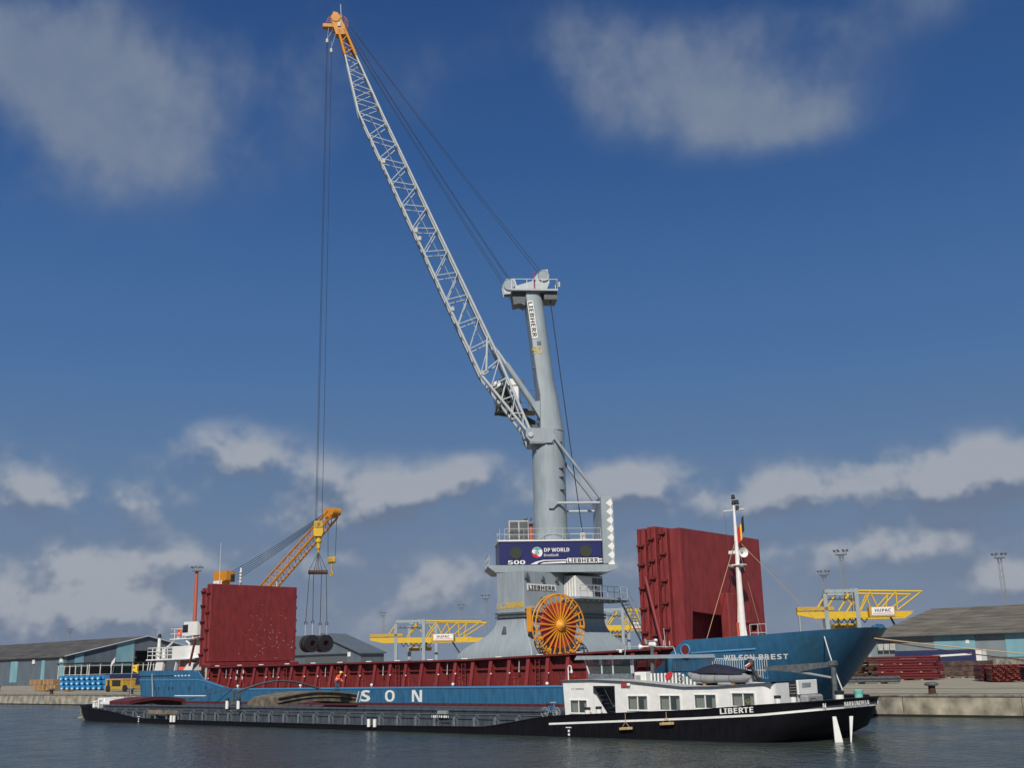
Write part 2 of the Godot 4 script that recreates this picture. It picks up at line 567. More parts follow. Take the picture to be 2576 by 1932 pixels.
# ------------------------------------------------------------------ ground, water, quay
const QY := 1.46
const QZ := -77.6
func setting():
	var g = G.new()
	g.quad(Vector3(-2600, 0, QZ), Vector3(700, 0, QZ), Vector3(700, 0, 300), Vector3(-2600, 0, 300), UP)
	struct("water", g, M.water)
	g = G.new()
	g.quad(Vector3(-2600, QY, QZ - 0.8), Vector3(700, QY, QZ - 0.8), Vector3(700, QY, -1800), Vector3(-2600, QY, -1800), UP)
	struct("ground", g, M.ground)
	var wall = thing("quay_wall", "weathered pale concrete quay wall running behind both vessels", "quay wall", Vector3(-60, 0, QZ))
	wall.set_meta("kind", "structure")
	g = G.new()
	g.span(Vector3(-2600, -0.4, QZ - 0.6), Vector3(700, 0.13, QZ + 0.012))
	part("waterline_slime", g, M.slime, wall)
	var kinds = []
	for k in 4:
		g = G.new()
		g.cham(Vector3.ZERO, Vector3(7.96, 1.2, 0.6), 0.02)
		kinds.append(g.done())
	var tones = []
	for k in 4:
		var m: StandardMaterial3D = M.quay_wall.duplicate()
		m.albedo_color = [Color(0.43, 0.41, 0.34), Color(0.40, 0.385, 0.325), Color(0.45, 0.42, 0.33), Color(0.37, 0.36, 0.31)][k].linear_to_srgb()
		m.uv1_offset = Vector3(k * 0.31, k * 0.17, 0)
		tones.append(m)
	for i in range(0, 34):   # concrete wall panels, one per 8 m
		var o = part_of("wall_panel", kinds[i % 4], tones[rng.randi() % 4], wall)
		o.position += Vector3(-238.0 + i * 8.0, 0.73, QZ - 0.3 + rng.randf_range(-0.01, 0.01))
	g = G.new()
	g.span(Vector3(-2600, 0.13, QZ - 0.6), Vector3(-242, 1.30, QZ - 0.02))
	g.span(Vector3(34, 0.13, QZ - 0.6), Vector3(700, 1.30, QZ - 0.02))
	part("far_wall", g, M.quay_wall, wall)
	g = G.new()
	g.cham(Vector3(0, 0, 0), Vector3(11.97, 0.16, 0.86), 0.03)
	var cope = g.done()
	for i in range(0, 26):
		var o = part_of("coping_stone", cope, M.coping, wall)
		o.position += Vector3(-236.0 + i * 12.0, 1.395, QZ - 0.36)
	g = G.new()
	g.span(Vector3(-2600, 1.31, QZ - 0.79), Vector3(-242, 1.474, QZ + 0.07))
	g.span(Vector3(70, 1.31, QZ - 0.79), Vector3(700, 1.474, QZ + 0.07))
	part("far_coping", g, M.coping, wall)
	# crane rails let into the paving
	for zz in [-79.9, -92.3]:
		g = G.new()
		g.span(Vector3(-500, QY - 0.05, zz - 0.05), Vector3(200, QY + 0.012, zz + 0.05))
		struct("crane_rail_track", g, M.rust)
		g = G.new()
		g.quad(Vector3(-500, QY + 0.004, zz - 0.45), Vector3(200, QY + 0.004, zz - 0.45), Vector3(200, QY + 0.004, zz + 0.45), Vector3(-500, QY + 0.004, zz + 0.45), UP)
		struct("asphalt_strip", g, M.asphalt)
	# mooring bollards
	var spots = [[-162.0, "squat rusty mooring bollard on the quay in front of the wooden boxes"], [-139.6, "squat dark mooring bollard on the quay beside the blue drums and yellow machine"], [-32.2, "large rusty mushroom bollard on the bare quay near the ship's bow"]]
	for s in spots:
		var b = thing("mooring_bollard", s[1], "bollard", Vector3(s[0], QY, QZ - 0.95), "bollards along the quay edge")
		var c = b.position
		g = G.new()
		g.lathe([Vector2(0.36, 0.0), Vector2(0.36, 0.05), Vector2(0.25, 0.09), Vector2(0.23, 0.55)], c)
		part("post", g, M.rust, b)
		g = G.new()
		g.lathe([Vector2(0.23, 0.55), Vector2(0.46, 0.60), Vector2(0.48, 0.68), Vector2(0.40, 0.78), Vector2(0.2, 0.83), Vector2(0, 0.84)], c)
		part("cap", g, M.steel_grey, b)

# ------------------------------------------------------------------ sheds
func sheds():
	# right: long shed, its gable end towards the ship's bow hidden, roof of mossy corrugated sheets
	var s = thing("warehouse", "long grey warehouse with mossy brown roof behind the ship's bow", "warehouse", Vector3(-40, QY, -178), "port warehouses")
	var ex = -76.0
	var g = G.new()
	var x1 = 40.0
	g.prism([Vector2(-165, QY), Vector2(-165, 7.1), Vector2(-190, 11.6), Vector2(-215, 7.1), Vector2(-215, QY)], Vector3(ex, 0, 0), Vector3.BACK, UP, Vector3(x1 - ex, 0, 0))
	part("wall", g, M.wall_grey, s)
	for bay in [[-66.6, -60.6], [-56.4, -50.0], [-46.0, -40.0]]:
		g = G.new()
		g.span(Vector3(bay[0], 3.7, -164.9), Vector3(bay[1], 6.95, -164.99))
		part("teal_door_panel", g, M.teal, s)
	g = G.new()
	g.span(Vector3(ex, 3.55, -164.93), Vector3(x1, 3.75, -165.0))
	part("base_rail", g, M.steel_grey, s)
	g = G.new()
	g.span(Vector3(ex, QY, -164.6), Vector3(x1, 3.55, -165.0))
	part("loading_platform", g, M.coping, s)
	for k in 29:   # roof sheets, near slope
		g = G.new()
		var xa = ex - 0.4 + k * 4.0
		g.prism([Vector2(-164.3, 6.95), Vector2(-164.3, 7.15), Vector2(-190, 11.85), Vector2(-190, 11.65)], Vector3(xa, rng.randf_range(-0.03, 0.03), 0), Vector3.BACK, UP, Vector3(3.96, 0, 0))
		part("roof_sheet", g, M.roof_moss, s)
	g = G.new()
	g.prism([Vector2(-215.7, 6.95), Vector2(-215.7, 7.15), Vector2(-190, 11.85), Vector2(-190, 11.65)], Vector3(ex - 0.4, 0, 0), Vector3.BACK, UP, Vector3(116, 0, 0))
	part("rear_roof", g, M.roof_moss, s)
	g = G.new()
	g.tube(Vector3(ex - 0.4, 7.0, -164.2), Vector3(x1, 7.0, -164.2), 0.14, 0.14, 6)
	part("gutter", g, M.steel_grey, s)
	g = G.new()
	g.span(Vector3(-61.9, 5.7, -164.85), Vector3(-61.4, 6.3, -164.95))
	part("number_board", g, M.white, s)
	# loading bay shelter beside the gable
	for k in 3:
		g = G.new()
		g.cham(Vector3(-74.6 + k * 0.95, 5.5, -164.5), Vector3(0.8, 0.95, 0.12), 0.04)
		part("sign_board", g, M.white_dirty, s)
	# left: slate coloured shed, gable towards the camera side
	s = thing("warehouse", "slate blue warehouse with teal corner panels behind the blue drums", "warehouse", Vector3(-350, QY, -170), "port warehouses")
	var ge = -302.0
	g = G.new()
	g.span(Vector3(ge - 260, QY, -150.3), Vector3(ge, 9.15, -150.0))
	part("wall", g, M.wall_slate, s)
	g = G.new()
	g.span(Vector3(ge - 260, QY, -197.6), Vector3(ge, 9.15, -197.3))
	part("wall", g, M.wall_slate, s)
	var rise = func(z: float) -> float: return 14.5 - absf(z + 173.8) * 5.3 / 23.8
	for pc in [[-150.3, -170.4, QY], [-170.4, -173.8, 10.6], [-173.8, -180.5, 10.6], [-180.5, -197.3, QY]]:
		g = G.new()
		g.prism([Vector2(pc[0], pc[2]), Vector2(pc[0], rise.call(pc[0])), Vector2(pc[1], rise.call(pc[1])), Vector2(pc[1], pc[2])], Vector3(ge - 0.3, 0, 0), Vector3.BACK, UP, Vector3(0.3, 0, 0))
		part("gable_wall", g, M.wall_slate, s)
	g = G.new()
	g.prism([Vector2(-150.3, QY), Vector2(-150.3, 9.2), Vector2(-173.8, 14.5), Vector2(-197.3, 9.2), Vector2(-197.3, QY)], Vector3(ge - 260, 0, 0), Vector3.BACK, UP, Vector3(0.3, 0, 0))
	part("gable_wall", g, M.wall_slate, s)
	for zz in [[-152.3, -154.9, 4.6], [-164.6, -170.0, QY]]:
		g = G.new()
		var ya: float = 9.2 + (-150 - zz[0]) * 5.3 / 23.8 - 0.05
		var yb: float = 9.2 + (-150 - zz[1]) * 5.3 / 23.8 - 0.05
		g.prism([Vector2(zz[0], zz[2]), Vector2(zz[0], ya), Vector2(zz[1], yb), Vector2(zz[1], zz[2])], Vector3(ge, 0, 0), Vector3.BACK, UP, Vector3(0.12, 0, 0))
		part("teal_panel", g, M.teal, s)
	for xx in [[-336.0, -331.5], [-316.5, -314.5], [-306.2, -303.4]]:
		g = G.new()
		g.span(Vector3(xx[0], 2.4, -149.85), Vector3(xx[1], 8.4, -149.97))
		part("teal_panel", g, M.teal, s)
	for k in 44:
		g = G.new()
		var xa = ge + 0.6 - (k + 1) * 6.0
		g.prism([Vector2(-149.2, 9.05), Vector2(-149.2, 9.3), Vector2(-173.8, 14.78), Vector2(-173.8, 14.53)], Vector3(xa, rng.randf_range(-0.03, 0.03), 0), Vector3.BACK, UP, Vector3(5.95, 0, 0))
		part("roof_sheet", g, M.roof_dark, s)
	g = G.new()
	g.prism([Vector2(-198.4, 9.05), Vector2(-198.4, 9.3), Vector2(-173.8, 14.78), Vector2(-173.8, 14.53)], Vector3(ge + 0.6, 0, 0), Vector3.BACK, UP, Vector3(-264, 0, 0))
	part("rear_roof", g, M.roof_dark, s)
	g = G.new()
	g.path([Vector3(ge + 0.65, 9.2, -149.1), Vector3(ge + 0.65, 14.7, -173.8), Vector3(ge + 0.65, 9.2, -198.4)], 0.16)
	part("verge_trim", g, M.crane_light, s)
	for zz in [[-345.0, 8.0], [-322.0, 8.7], [-305.5, 8.9]]:
		g = G.new()
		g.span(Vector3(zz[0], zz[1] - 1.2, -149.7), Vector3(zz[0] + 1.4, zz[1], -149.9))
		part("number_board", g, M.white, s)
	# open lean-to with a post and rail front between the shed and the drums
	var l = thing("open_store", "open fronted store with pale posts and rails against the slate warehouse", "shed", Vector3(-290, QY, -152))
	g = G.new()
	g.span(Vector3(-301.5, 7.0, -147), Vector3(-284, 7.3, -170))
	part("roof", g, M.dark, l)
	g = G.new()
	g.span(Vector3(-301.5, QY, -169), Vector3(-284, 7.0, -170))
	part("back_wall", g, M.steel_grey, l)
	for k in 8:
		g = G.new()
		g.tube(Vector3(-284.2, QY, -147.5 - k * 3.1), Vector3(-284.2, 7.0, -147.5 - k * 3.1), 0.16)
		part("post", g, M.white_dirty, l)
	for k in 6:
		g = G.new()
		g.tube(Vector3(-301 + k * 3.2, QY, -147.4), Vector3(-301 + k * 3.2, 7.0, -147.4), 0.16)
		part("post", g, M.white_dirty, l)
	for yy in [4.2, 6.4]:
		g = G.new()
		g.path([Vector3(-301, yy, -147.4), Vector3(-284.2, yy, -147.4), Vector3(-284.2, yy, -170)], 0.1)
		part("rail", g, M.white_dirty, l)
	# middle: shed whose gable shows behind the hanging coils
	s = thing("warehouse", "blue grey gabled warehouse showing behind the hanging steel coils", "warehouse", Vector3(-230, QY, -180), "port warehouses")
	g = G.new()
	g.prism([Vector2(-201.5, QY), Vector2(-201.5, 7.6), Vector2(-216, 12.2), Vector2(-245, 12.2), Vector2(-245, QY)], Vector3(0, 0, -170), Vector3.RIGHT, UP, Vector3(0, 0, -7))
	part("wall", g, M.wall_slate, s)
	g = G.new()
	g.span(Vector3(-222, QY, -169.9), Vector3(-206.6, 7.3, -170))
	part("door", g, M.steel_grey, s)
	g = G.new()
	g.span(Vector3(-228, 7.3, -169.7), Vector3(-206, 7.6, -170))
	part("door_track", g, M.dark, s)
	g = G.new()
	g.span(Vector3(-206.0, 6.9, -169.8), Vector3(-205.0, 7.9, -169.95))
	part("number_board", g, M.white, s)
	g = G.new()
	g.prism([Vector2(-201.0, 7.45), Vector2(-201.0, 7.75), Vector2(-216, 12.5), Vector2(-216, 12.2)], Vector3(0, 0, -169.4), Vector3.RIGHT, UP, Vector3(0, 0, -8))
	part("roof", g, M.wall_slate, s)

# ------------------------------------------------------------------ the big harbour crane
var CX := Transform3D(Basis(Vector3(0.6747, 0, -0.7381), UP, Vector3(0.7381, 0, 0.6747)), Vector3(-72.6, 0, -86.0))
func cg() -> G:
	var g = G.new()
	g.xf = CX
	return g

func rounded(x0: float, x1: float, hz: float, y: float, r: float) -> Array:   # ring: square on the boom side, round on the far side
	var out = []
	var c = 0.12
	out.append_array([Vector3(x0, y, -hz + c), Vector3(x0, y, hz - c), Vector3(x0 + c, y, hz), Vector3(x1 - r, y, hz)])
	for k in range(1, 8):
		var a = PI * k / 8.0
		out.append(Vector3(x1 - r + sin(a) * r, y, cos(a) * hz))
	out.append_array([Vector3(x1 - r, y, -hz), Vector3(x0 + c, y, -hz)])
	return out

func rect_ring(cx: float, cz: float, hx: float, hz: float, y: float, c: float) -> Array:
	return [Vector3(cx - hx, y, cz + hz - c), Vector3(cx - hx + c, y, cz + hz), Vector3(cx + hx - c, y, cz + hz), Vector3(cx + hx, y, cz + hz - c), Vector3(cx + hx, y, cz - hz + c), Vector3(cx + hx - c, y, cz - hz), Vector3(cx - hx + c, y, cz - hz), Vector3(cx - hx, y, cz - hz + c)]

func lattice(parent: Node3D, rails: Array, bays: int, r: float, m: Material, called := "brace", xf := Transform3D.IDENTITY, skip_far := false):
	# rails: four functions of t as arrays [[lower near a, b], [upper near], [lower far], [upper far]]
	var ln: Array = rails[0]; var un: Array = rails[1]; var lf: Array = rails[2]; var uf: Array = rails[3]
	var sides = [[ln, un]] if skip_far else [[ln, un], [lf, uf]]
	for sd in sides:
		for k in bays:
			var t0 = float(k) / bays
			var t1 = (k + 0.5) / bays
			var t2 = float(k + 1) / bays
			for seg in [[sd[0], t0, sd[1], t1], [sd[1], t1, sd[0], t2]]:
				var a: Vector3 = seg[0][0].lerp(seg[0][1], seg[1])
				var b: Vector3 = seg[2][0].lerp(seg[2][1], seg[3])
				var g = G.new()
				g.xf = xf
				g.tube(a, b, r, r, 6)
				part(called, g, m, parent)
	for pr in [[ln, lf], [un, uf]]:
		for k in bays:
			var ta = (k + (0.0 if pr[0] == ln else 0.5)) / bays
			var g = G.new()
			g.xf = xf
			g.tube(pr[0][0].lerp(pr[0][1], ta), pr[1][0].lerp(pr[1][1], ta), r, r, 6)
			part(called, g, m, parent)

func railing(parent: Node3D, pts: Array, high: float, gap: float, r: float, m: Material, mids := 1, xf := Transform3D.IDENTITY, called := "railing"):
	var g = G.new()
	g.xf = xf
	for i in pts.size() - 1:
		var a: Vector3 = pts[i]
		var b: Vector3 = pts[i + 1]
		var n = maxi(1, roundi(a.distance_to(b) / gap))
		for k in n + 1:
			var p = a.lerp(b, float(k) / n)
			g.tube(p, p + UP * high, r, r, 5)
		for k in mids + 1:
			var h = UP * high * (k + 1.0) / (mids + 1.0)
			g.tube(a + h, b + h, r, r, 5)
	return part(called, g, m, parent)

func harbour_crane():
	var t = thing("harbour_crane", "huge grey harbour crane with lattice boom, navy machinery house and orange cable reel", "crane", Vector3(-72.6, QY, -86))
	var g = G.new()
	# pedestal with flared feet
	var c = Vector3(-72.75, 0, -86)
	var rings = []
	for q in [[12.76, 1.8, 1.8, 6.2], [9.0, 1.8, 1.8, 6.2], [8.4, 1.82, 1.82, 6.2], [7.9, 1.95, 1.9, 6.25], [7.4, 2.25, 2.1, 6.4], [6.95, 2.75, 2.4, 6.6], [6.5, 3.5, 2.8, 6.85], [6.1, 4.4, 3.2, 7.1], [5.7, 5.2, 3.5, 7.3], [5.2, 5.9, 3.75, 7.5], [4.4, 6.2, 3.9, 7.6], [QY, 6.25, 3.95, 7.65]]:
		rings.append(rect_ring(c.x + (q[2] - q[1]) * 0.5, c.z, (q[1] + q[2]) * 0.5, q[3], q[0], 0.14))
	g.loft(rings, true, [], false)
	part("pedestal", g, M.crane_grey, t)
	g = G.new()
	g.loft([rect_ring(c.x, c.z, 1.96, 6.36, 8.45, 0.14), rect_ring(c.x, c.z, 1.96, 6.36, 8.62, 0.14)], true, [], true)
	g.loft([rect_ring(c.x, c.z, 1.96, 6.36, 8.78, 0.14), rect_ring(c.x, c.z, 1.96, 6.36, 8.95, 0.14)], true, [], true)
	for q in [8.45, 8.62, 8.78, 8.95]:
		g.loft([rect_ring(c.x, c.z, 1.7, 6.1, q, 0.14), rect_ring(c.x, c.z, 1.96, 6.36, q, 0.14)], true, [], true)
	part("flange", g, M.steel_grey, t)
	for q in [[Vector3(-70.93, 12.35, -80.2), 0.3], [Vector3(-70.93, 12.2, -82.5), 0.22], [Vector3(-70.93, 12.15, -84.6), 0.22], [Vector3(-70.93, 10.2, -82.2), 0.2]]:
		g = G.new()
		g.prism([Vector2(-q[1], -q[1]), Vector2(q[1], -q[1]), Vector2(0, q[1])], q[0], Vector3.FORWARD, UP, Vector3(0.22, 0, 0))
		part("lifting_lug", g, M.steel_grey, t)
	g = G.new()
	g.prism([Vector2(-0.3, -0.35), Vector2(0.3, -0.35), Vector2(0, 0.35)], Vector3(-73.2, 7.3, -79.3), Vector3.RIGHT, UP, Vector3(0, 0, -0.5))
	part("lifting_lug", g, M.steel_grey, t)
	# name board on the face towards the bow
	g = G.new()
	g.span(Vector3(-70.9, 10.98, -80.3), Vector3(-70.95, 11.58, -84.5))
	part("name_board", g, M.white, t)
	write(t, "LIEBHERR", Vector3(-70.89, 11.25, -82.4), Vector3.FORWARD, UP, 0.42, M.dark, 3.9)
	write(t, "LC30090", Vector3(-72.75, 9.6, -79.79), Vector3.RIGHT, UP, 0.55, M.yellow, 3.35)
	# slewing ring
	g = cg()
	g.lathe([Vector2(0, 12.74), Vector2(2.3, 12.74), Vector2(2.3, 13.0), Vector2(0, 13.0)], Vector3.ZERO, UP, 32)
	part("slewing_ring", g, M.steel_grey, t)
	# white electrical house on its platform
	g = G.new()
	g.span(Vector3(-70.94, 10.42, -85.8), Vector3(-69.5, 12.5, -90.2), 0.05)
	var eh = part("electrical_house", g, M.white, t)
	g = G.new()
	for k in 4:
		g.span(Vector3(-70.75 + k * 0.33, 10.5, -85.75), Vector3(-70.62 + k * 0.33, 12.4, -85.79))
	part("door_rib", g, M.white_dirty, eh)
	for q in [[12.35, 11.75, -88.5, -89.3], [12.35, 11.75, -89.4, -90.1], [11.0, 10.55, -88.5, -89.3], [11.0, 10.55, -89.4, -90.1], [11.55, 11.3, -88.5, -89.1]]:
		g = G.new()
		g.span(Vector3(-69.46, q[0], q[2]), Vector3(-69.49, q[1], q[3]))
		part("vent_grille", g, M.steel_grey, eh)
	for zz in [-86.5, -87.6]:
		g = G.new()
		g.prism([Vector2(-0.13, 0), Vector2(0.13, 0), Vector2(0, 0.24)], Vector3(-69.5, 11.25, zz), Vector3.FORWARD, UP, Vector3(0.03, 0, 0))
		part("warning_sign", g, M.orange, eh)
	g = G.new()
	g.span(Vector3(-70.95, 10.2, -85.2), Vector3(-68.4, 10.4, -93.0))
	for k in 9:
		g.span(Vector3(-70.9, 10.0, -85.5 - k * 0.9), Vector3(-68.5, 10.2, -85.6 - k * 0.9))
	var pf = part("access_platform", g, M.crane_grey, t)
	railing(t, [Vector3(-68.5, 10.4, -85.3), Vector3(-68.5, 10.4, -92.9)], 1.1, 1.1, 0.03, M.crane_light)
	# stairs down to the quay
	var sa = Vector3(-69.0, 10.3, -93.0)
	var sb = Vector3(-69.0, QY, -100.0)
	g = G.new()
	for o in [-0.5, 0.5]:
		g.tube(sa + Vector3(o, 0, 0), sb + Vector3(o, 0, 0), 0.1, 0.1, 6)
		g.tube(sa + Vector3(o, 1.0, 0), sb + Vector3(o, 1.0, 0), 0.035, 0.035, 5)
		for k in 8:
			var p = sa.lerp(sb, k / 7.0) + Vector3(o, 0, 0)
			g.tube(p, p + UP, 0.03, 0.03, 5)
	var st = part("staircase", g, M.crane_grey, t)
	for k in 26:
		g = G.new()
		g.box(sa.lerp(sb, (k + 0.5) / 26.0), Vector3(0.9, 0.05, 0.28))
		part("step", g, M.steel_grey, st)
	# cable reel
	var rc = Vector3(-67.8, 7.55, -81.0)
	var rn = Vector3(cos(deg_to_rad(12.0)), 0, sin(deg_to_rad(12.0)))
	var rs = rn.cross(UP).normalized()
	var reel = sub("cable_reel", t)
	g = G.new()
	g.torus(rc + rn * 0.28, rn, 2.85, 0.07, 48, 6)
	part("front_rim", g, M.reel_orange, reel)
	g = G.new()
	g.torus(rc - rn * 0.28, rn, 2.85, 0.07, 48, 6)
	part("rear_rim", g, M.reel_orange, reel)
	g = G.new()
	g.lathe([Vector2(0, 0.12), Vector2(2.05, 0.12), Vector2(2.1, 0.05), Vector2(2.1, -0.15), Vector2(0, -0.15)], rc, rn, 48)
	part("cable_coil", g, M.disc_red, reel)
	for k in 24:
		var a = TAU * k / 24.0 + 0.06
		var d = rs * cos(a) + UP * sin(a)
		for s in [0.3, -0.3]:
			g = G.new()
			g.box(rc + d * 1.6 + rn * s, Vector3(2.55, 0.1 if s > 0 else 0.07, 0.09), Basis(d, rn.cross(d), rn))
			part("spoke", g, M.reel_orange, reel)
		if k % 2 == 0 and k > 10:
			g = G.new()
			g.tube(rc + d * 2.6 + rn * 0.2, rc + d * 2.6 + rn * 0.5, 0.16, 0.16, 8)
			part("roller", g, M.reel_orange, reel)
	g = G.new()
	g.lathe([Vector2(0.55, 0.15), Vector2(0.55, 0.45), Vector2(0.35, 0.6), Vector2(0.18, 0.75), Vector2(0, 0.8)], rc, rn, 20)
	part("hub", g, M.reel_orange, reel)
	g = G.new()
	g.tube(rc - rn * 0.2, rc - rn * 3.2, 0.35, 0.35, 12)
	g.span(Vector3(-70.95, 9.2, -79.85), Vector3(-69.7, 9.45, -80.6))
	part("bracket", g, M.crane_grey, reel)
	g = G.new()
	g.span(Vector3(-69.9, 7.0, -78.9), Vector3(-69.4, 9.3, -79.2), 0.04)
	part("drive_box", g, M.reel_orange, reel)
	# slewing deck and machinery house
	g = cg()
	g.prism([Vector2(-6.6, 13.55), Vector2(6.1, 13.5), Vector2(6.15, 13.1), Vector2(5.2, 12.78), Vector2(-5.9, 12.86), Vector2(-6.6, 13.4)], Vector3(0, 0, -2.75), Vector3.RIGHT, UP, Vector3(0, 0, 5.5))
	part("slewing_deck", g, M.crane_grey, t)
	g = cg()
	g.span(Vector3(-5.45, 13.56, -2.5), Vector3(4.72, 15.9, 2.5), 0.08)
	var mh = part("machinery_house", g, M.navy, t)
	for k in 3:
		g = cg()
		g.span(Vector3(-5.42 + k * 3.37, 13.6, 2.5), Vector3(-5.42 + (k + 1) * 3.37 - 0.03, 15.72, 2.535))
		part("side_panel", g, M.navy, mh)
	g = cg()
	g.span(Vector3(-5.6, 15.84, -2.6), Vector3(4.75, 15.98, 2.62), 0.03)
	part("roof_edge", g, M.white, mh)
	for q in [[-3.85, 14.75], [3.1, 14.85]]:
		g = cg()
		g.lathe([Vector2(0, 0.05), Vector2(0.55, 0.05), Vector2(0.55, -0.04), Vector2(0.62, -0.04), Vector2(0.62, 0.07), Vector2(0.55, 0.07)], Vector3(q[0], q[1], 2.54), Vector3.BACK, 28)
		part("round_vent", g, M.lens, mh)
	var rt = CX.basis.x
	var nn = CX.basis.z
	write(t, "DP WORLD", CX * Vector3(0.2, 15.0, 2.545), rt, UP, 0.38, M.white, 2.5)
	write(t, "Breakbulk", CX * Vector3(-0.35, 14.5, 2.545), rt, UP, 0.27, M.white, 1.45, "lettering", false)
	write(t, "500", CX * Vector3(-3.8, 13.82, 2.545), rt, UP, 0.40, M.white, 1.7)
	write(t, "LIEBHERR", CX * Vector3(2.78, 13.93, 2.56), rt, UP, 0.38, M.dark, 3.0)
	g = cg()   # the white swoosh bands left of the name
	g.prism([Vector2(-2.45, 13.62), Vector2(-1.9, 13.86), Vector2(-1.2, 14.02), Vector2(4.7, 14.10), Vector2(4.7, 13.98), Vector2(-1.0, 13.93), Vector2(-1.6, 13.8), Vector2(-1.8, 13.62)], Vector3(0, 0, 2.536), Vector3.RIGHT, UP, Vector3(0, 0, 0.008))
	g.prism([Vector2(-1.5, 13.62), Vector2(-1.1, 13.78), Vector2(1.1, 13.86), Vector2(1.1, 13.70), Vector2(-0.8, 13.66)], Vector3(0, 0, 2.536), Vector3.RIGHT, UP, Vector3(0, 0, 0.008))
	g.prism([Vector2(1.2, 13.68), Vector2(1.2, 14.18), Vector2(4.35, 14.18), Vector2(4.35, 13.68)], Vector3(0, 0, 2.537), Vector3.RIGHT, UP, Vector3(0, 0, 0.008))
	g.prism([Vector2(4.35, 13.72), Vector2(4.7, 13.72), Vector2(4.7, 13.85), Vector2(4.35, 13.85)], Vector3(0, 0, 2.536), Vector3.RIGHT, UP, Vector3(0, 0, 0.008))
	part("stripe_print", g, M.white, mh)
	# globe emblem: white disc with green and red crescents
	var ec = Vector3(-1.75, 14.76, 2.536)
	for q in [[0.54, 0.0, TAU, 0.0, "white"], [0.5, 0.5, 2.6, 0.3, "green"], [0.53, 3.0, 5.4, 0.34, "flag_red"], [0.22, 0.0, TAU, 0.0, "teal"]]:
		g = cg()
		var poly = []
		for k in 15:
			var a: float = q[1] + (q[2] - q[1]) * k / 14.0
			poly.append(Vector2(cos(a), sin(a)) * q[0])
		if q[3] > 0.0:
			for k in range(13, 0, -1):
				var a: float = q[1] + (q[2] - q[1]) * k / 14.0
				poly.append(Vector2(cos(a), sin(a)) * (q[0] - q[3] * sin(PI * k / 14.0)))
		else:
			poly.pop_back()
		var zz: float = {"white": 0.0, "green": 0.01, "flag_red": 0.01, "teal": 0.02}[q[4]]
		g.prism(poly, ec + Vector3(0, 0, zz), Vector3.RIGHT, UP, Vector3(0, 0, 0.008))
		part("emblem", g, M[q[4]], mh)
	railing(t, [Vector3(-4.9, 15.98, 2.3), Vector3(4.7, 15.98, 2.3)], 1.15, 2.0, 0.028, M.crane_light, 1, CX)
	railing(t, [Vector3(-5.4, 15.98, 2.3), Vector3(-5.4, 15.98, -2.3), Vector3(4.7, 15.98, -2.3)], 1.15, 2.3, 0.028, M.crane_light, 1, CX)
	railing(t, [Vector3(-6.5, 13.55, 2.6), Vector3(-6.5, 13.55, -2.6)], 1.1, 1.3, 0.028, M.crane_light, 1, CX)
	# generator cooler on the roof
	g = cg()
	g.span(Vector3(-4.45, 15.99, 0.3), Vector3(-2.45, 18.0, 1.9), 0.04)
	var ge = part("radiator_housing", g, M.white_dirty, t)
	for k in 2:
		for j in 9:
			g = cg()
			g.span(Vector3(-4.33 + k * 0.95, 16.15 + j * 0.2, 1.9), Vector3(-3.5 + k * 0.95, 16.28 + j * 0.2, 1.96))
			part("louvre", g, M.steel_grey, ge)
	g = cg()
	g.cham(Vector3(3.05, 16.4, 1.2), Vector3(0.6, 0.8, 0.6), 0.1)
	part("rope_guide_box", g, M.white_dirty, t)
	# counterweight column with warning diamonds
	g = cg()
	g.span(Vector3(4.8, 13.56, -2.45), Vector3(6.05, 20.3, 2.55), 0.06)
	var cw = part("counterweight", g, M.crane_grey, t)
	for k in 8:
		g = cg()
		var y = 19.6 - k * 0.86
		g.prism([Vector2(5.28, y), Vector2(5.78, y + 0.43), Vector2(5.97, y), Vector2(5.78, y - 0.43)], Vector3(0, 0, 2.555), Vector3.RIGHT, UP, Vector3(0, 0, 0.008))
		part("diamond_mark", g, M.white, cw)
	# tower: round below, tapering box above
	g = cg()
	g.lathe([Vector2(1.70, 15.9), Vector2(1.68, 20.0), Vector2(1.68, 27.4)], Vector3.ZERO, UP, 48)
	var tw = part("tower", g, M.crane_grey, t)
	g = cg()
	g.loft([rounded(-0.95, 1.67, 1.62, 27.35, 1.2), rounded(-0.90, 1.15, 1.5, 31.0, 1.05), rounded(-1.16, 0.79, 1.4, 32.9, 0.95), rounded(-1.65, 0.28, 1.25, 37.8, 0.9), rounded(-2.11, -0.21, 1.1, 42.5, 0.85)])
	part("upper_tower", g, M.crane_grey, t)
	g = cg()
	for s in [-1.0, 1.0]:
		g.prism([Vector2(-2.45, 27.45), Vector2(0.35, 27.45), Vector2(0.35, 25.9), Vector2(-1.95, 25.9), Vector2(-2.5, 26.6)], Vector3(0, 0, 1.3 * s), Vector3.RIGHT, UP, Vector3(0, 0, 0.5 * s))
	g.span(Vector3(-2.1, 25.85, -1.5), Vector3(-0.6, 26.0, 1.8))
	g.prism([Vector2(-1.9, 25.85), Vector2(-1.0, 25.85), Vector2(-1.05, 24.8)], Vector3(0, 0, 1.0), Vector3.RIGHT, UP, Vector3(0, 0, 0.12))
	part("boom_bracket", g, M.crane_grey, t)
	g = cg()
	g.lathe([Vector2(0.26, 0.0), Vector2(0.26, 0.14), Vector2(0, 0.16)], Vector3(-2.0, 26.75, 1.8), Vector3.BACK, 18)
	part("pivot_pin", g, M.crane_light, t)
	for q in [[1.1, 23.3], [1.12, 22.4], [1.15, 21.1], [1.0, 26.0]]:
		g = cg()
		g.span(Vector3(q[0] - 0.28, q[1], 1.1), Vector3(q[0] + 0.25, q[1] + 0.07, 1.5))
		part("cable_clip", g, M.dark, tw)
	# name board running up the upper tower
	var slope = Vector3(-0.099, 1.0, -0.033).normalized()
	g = cg()
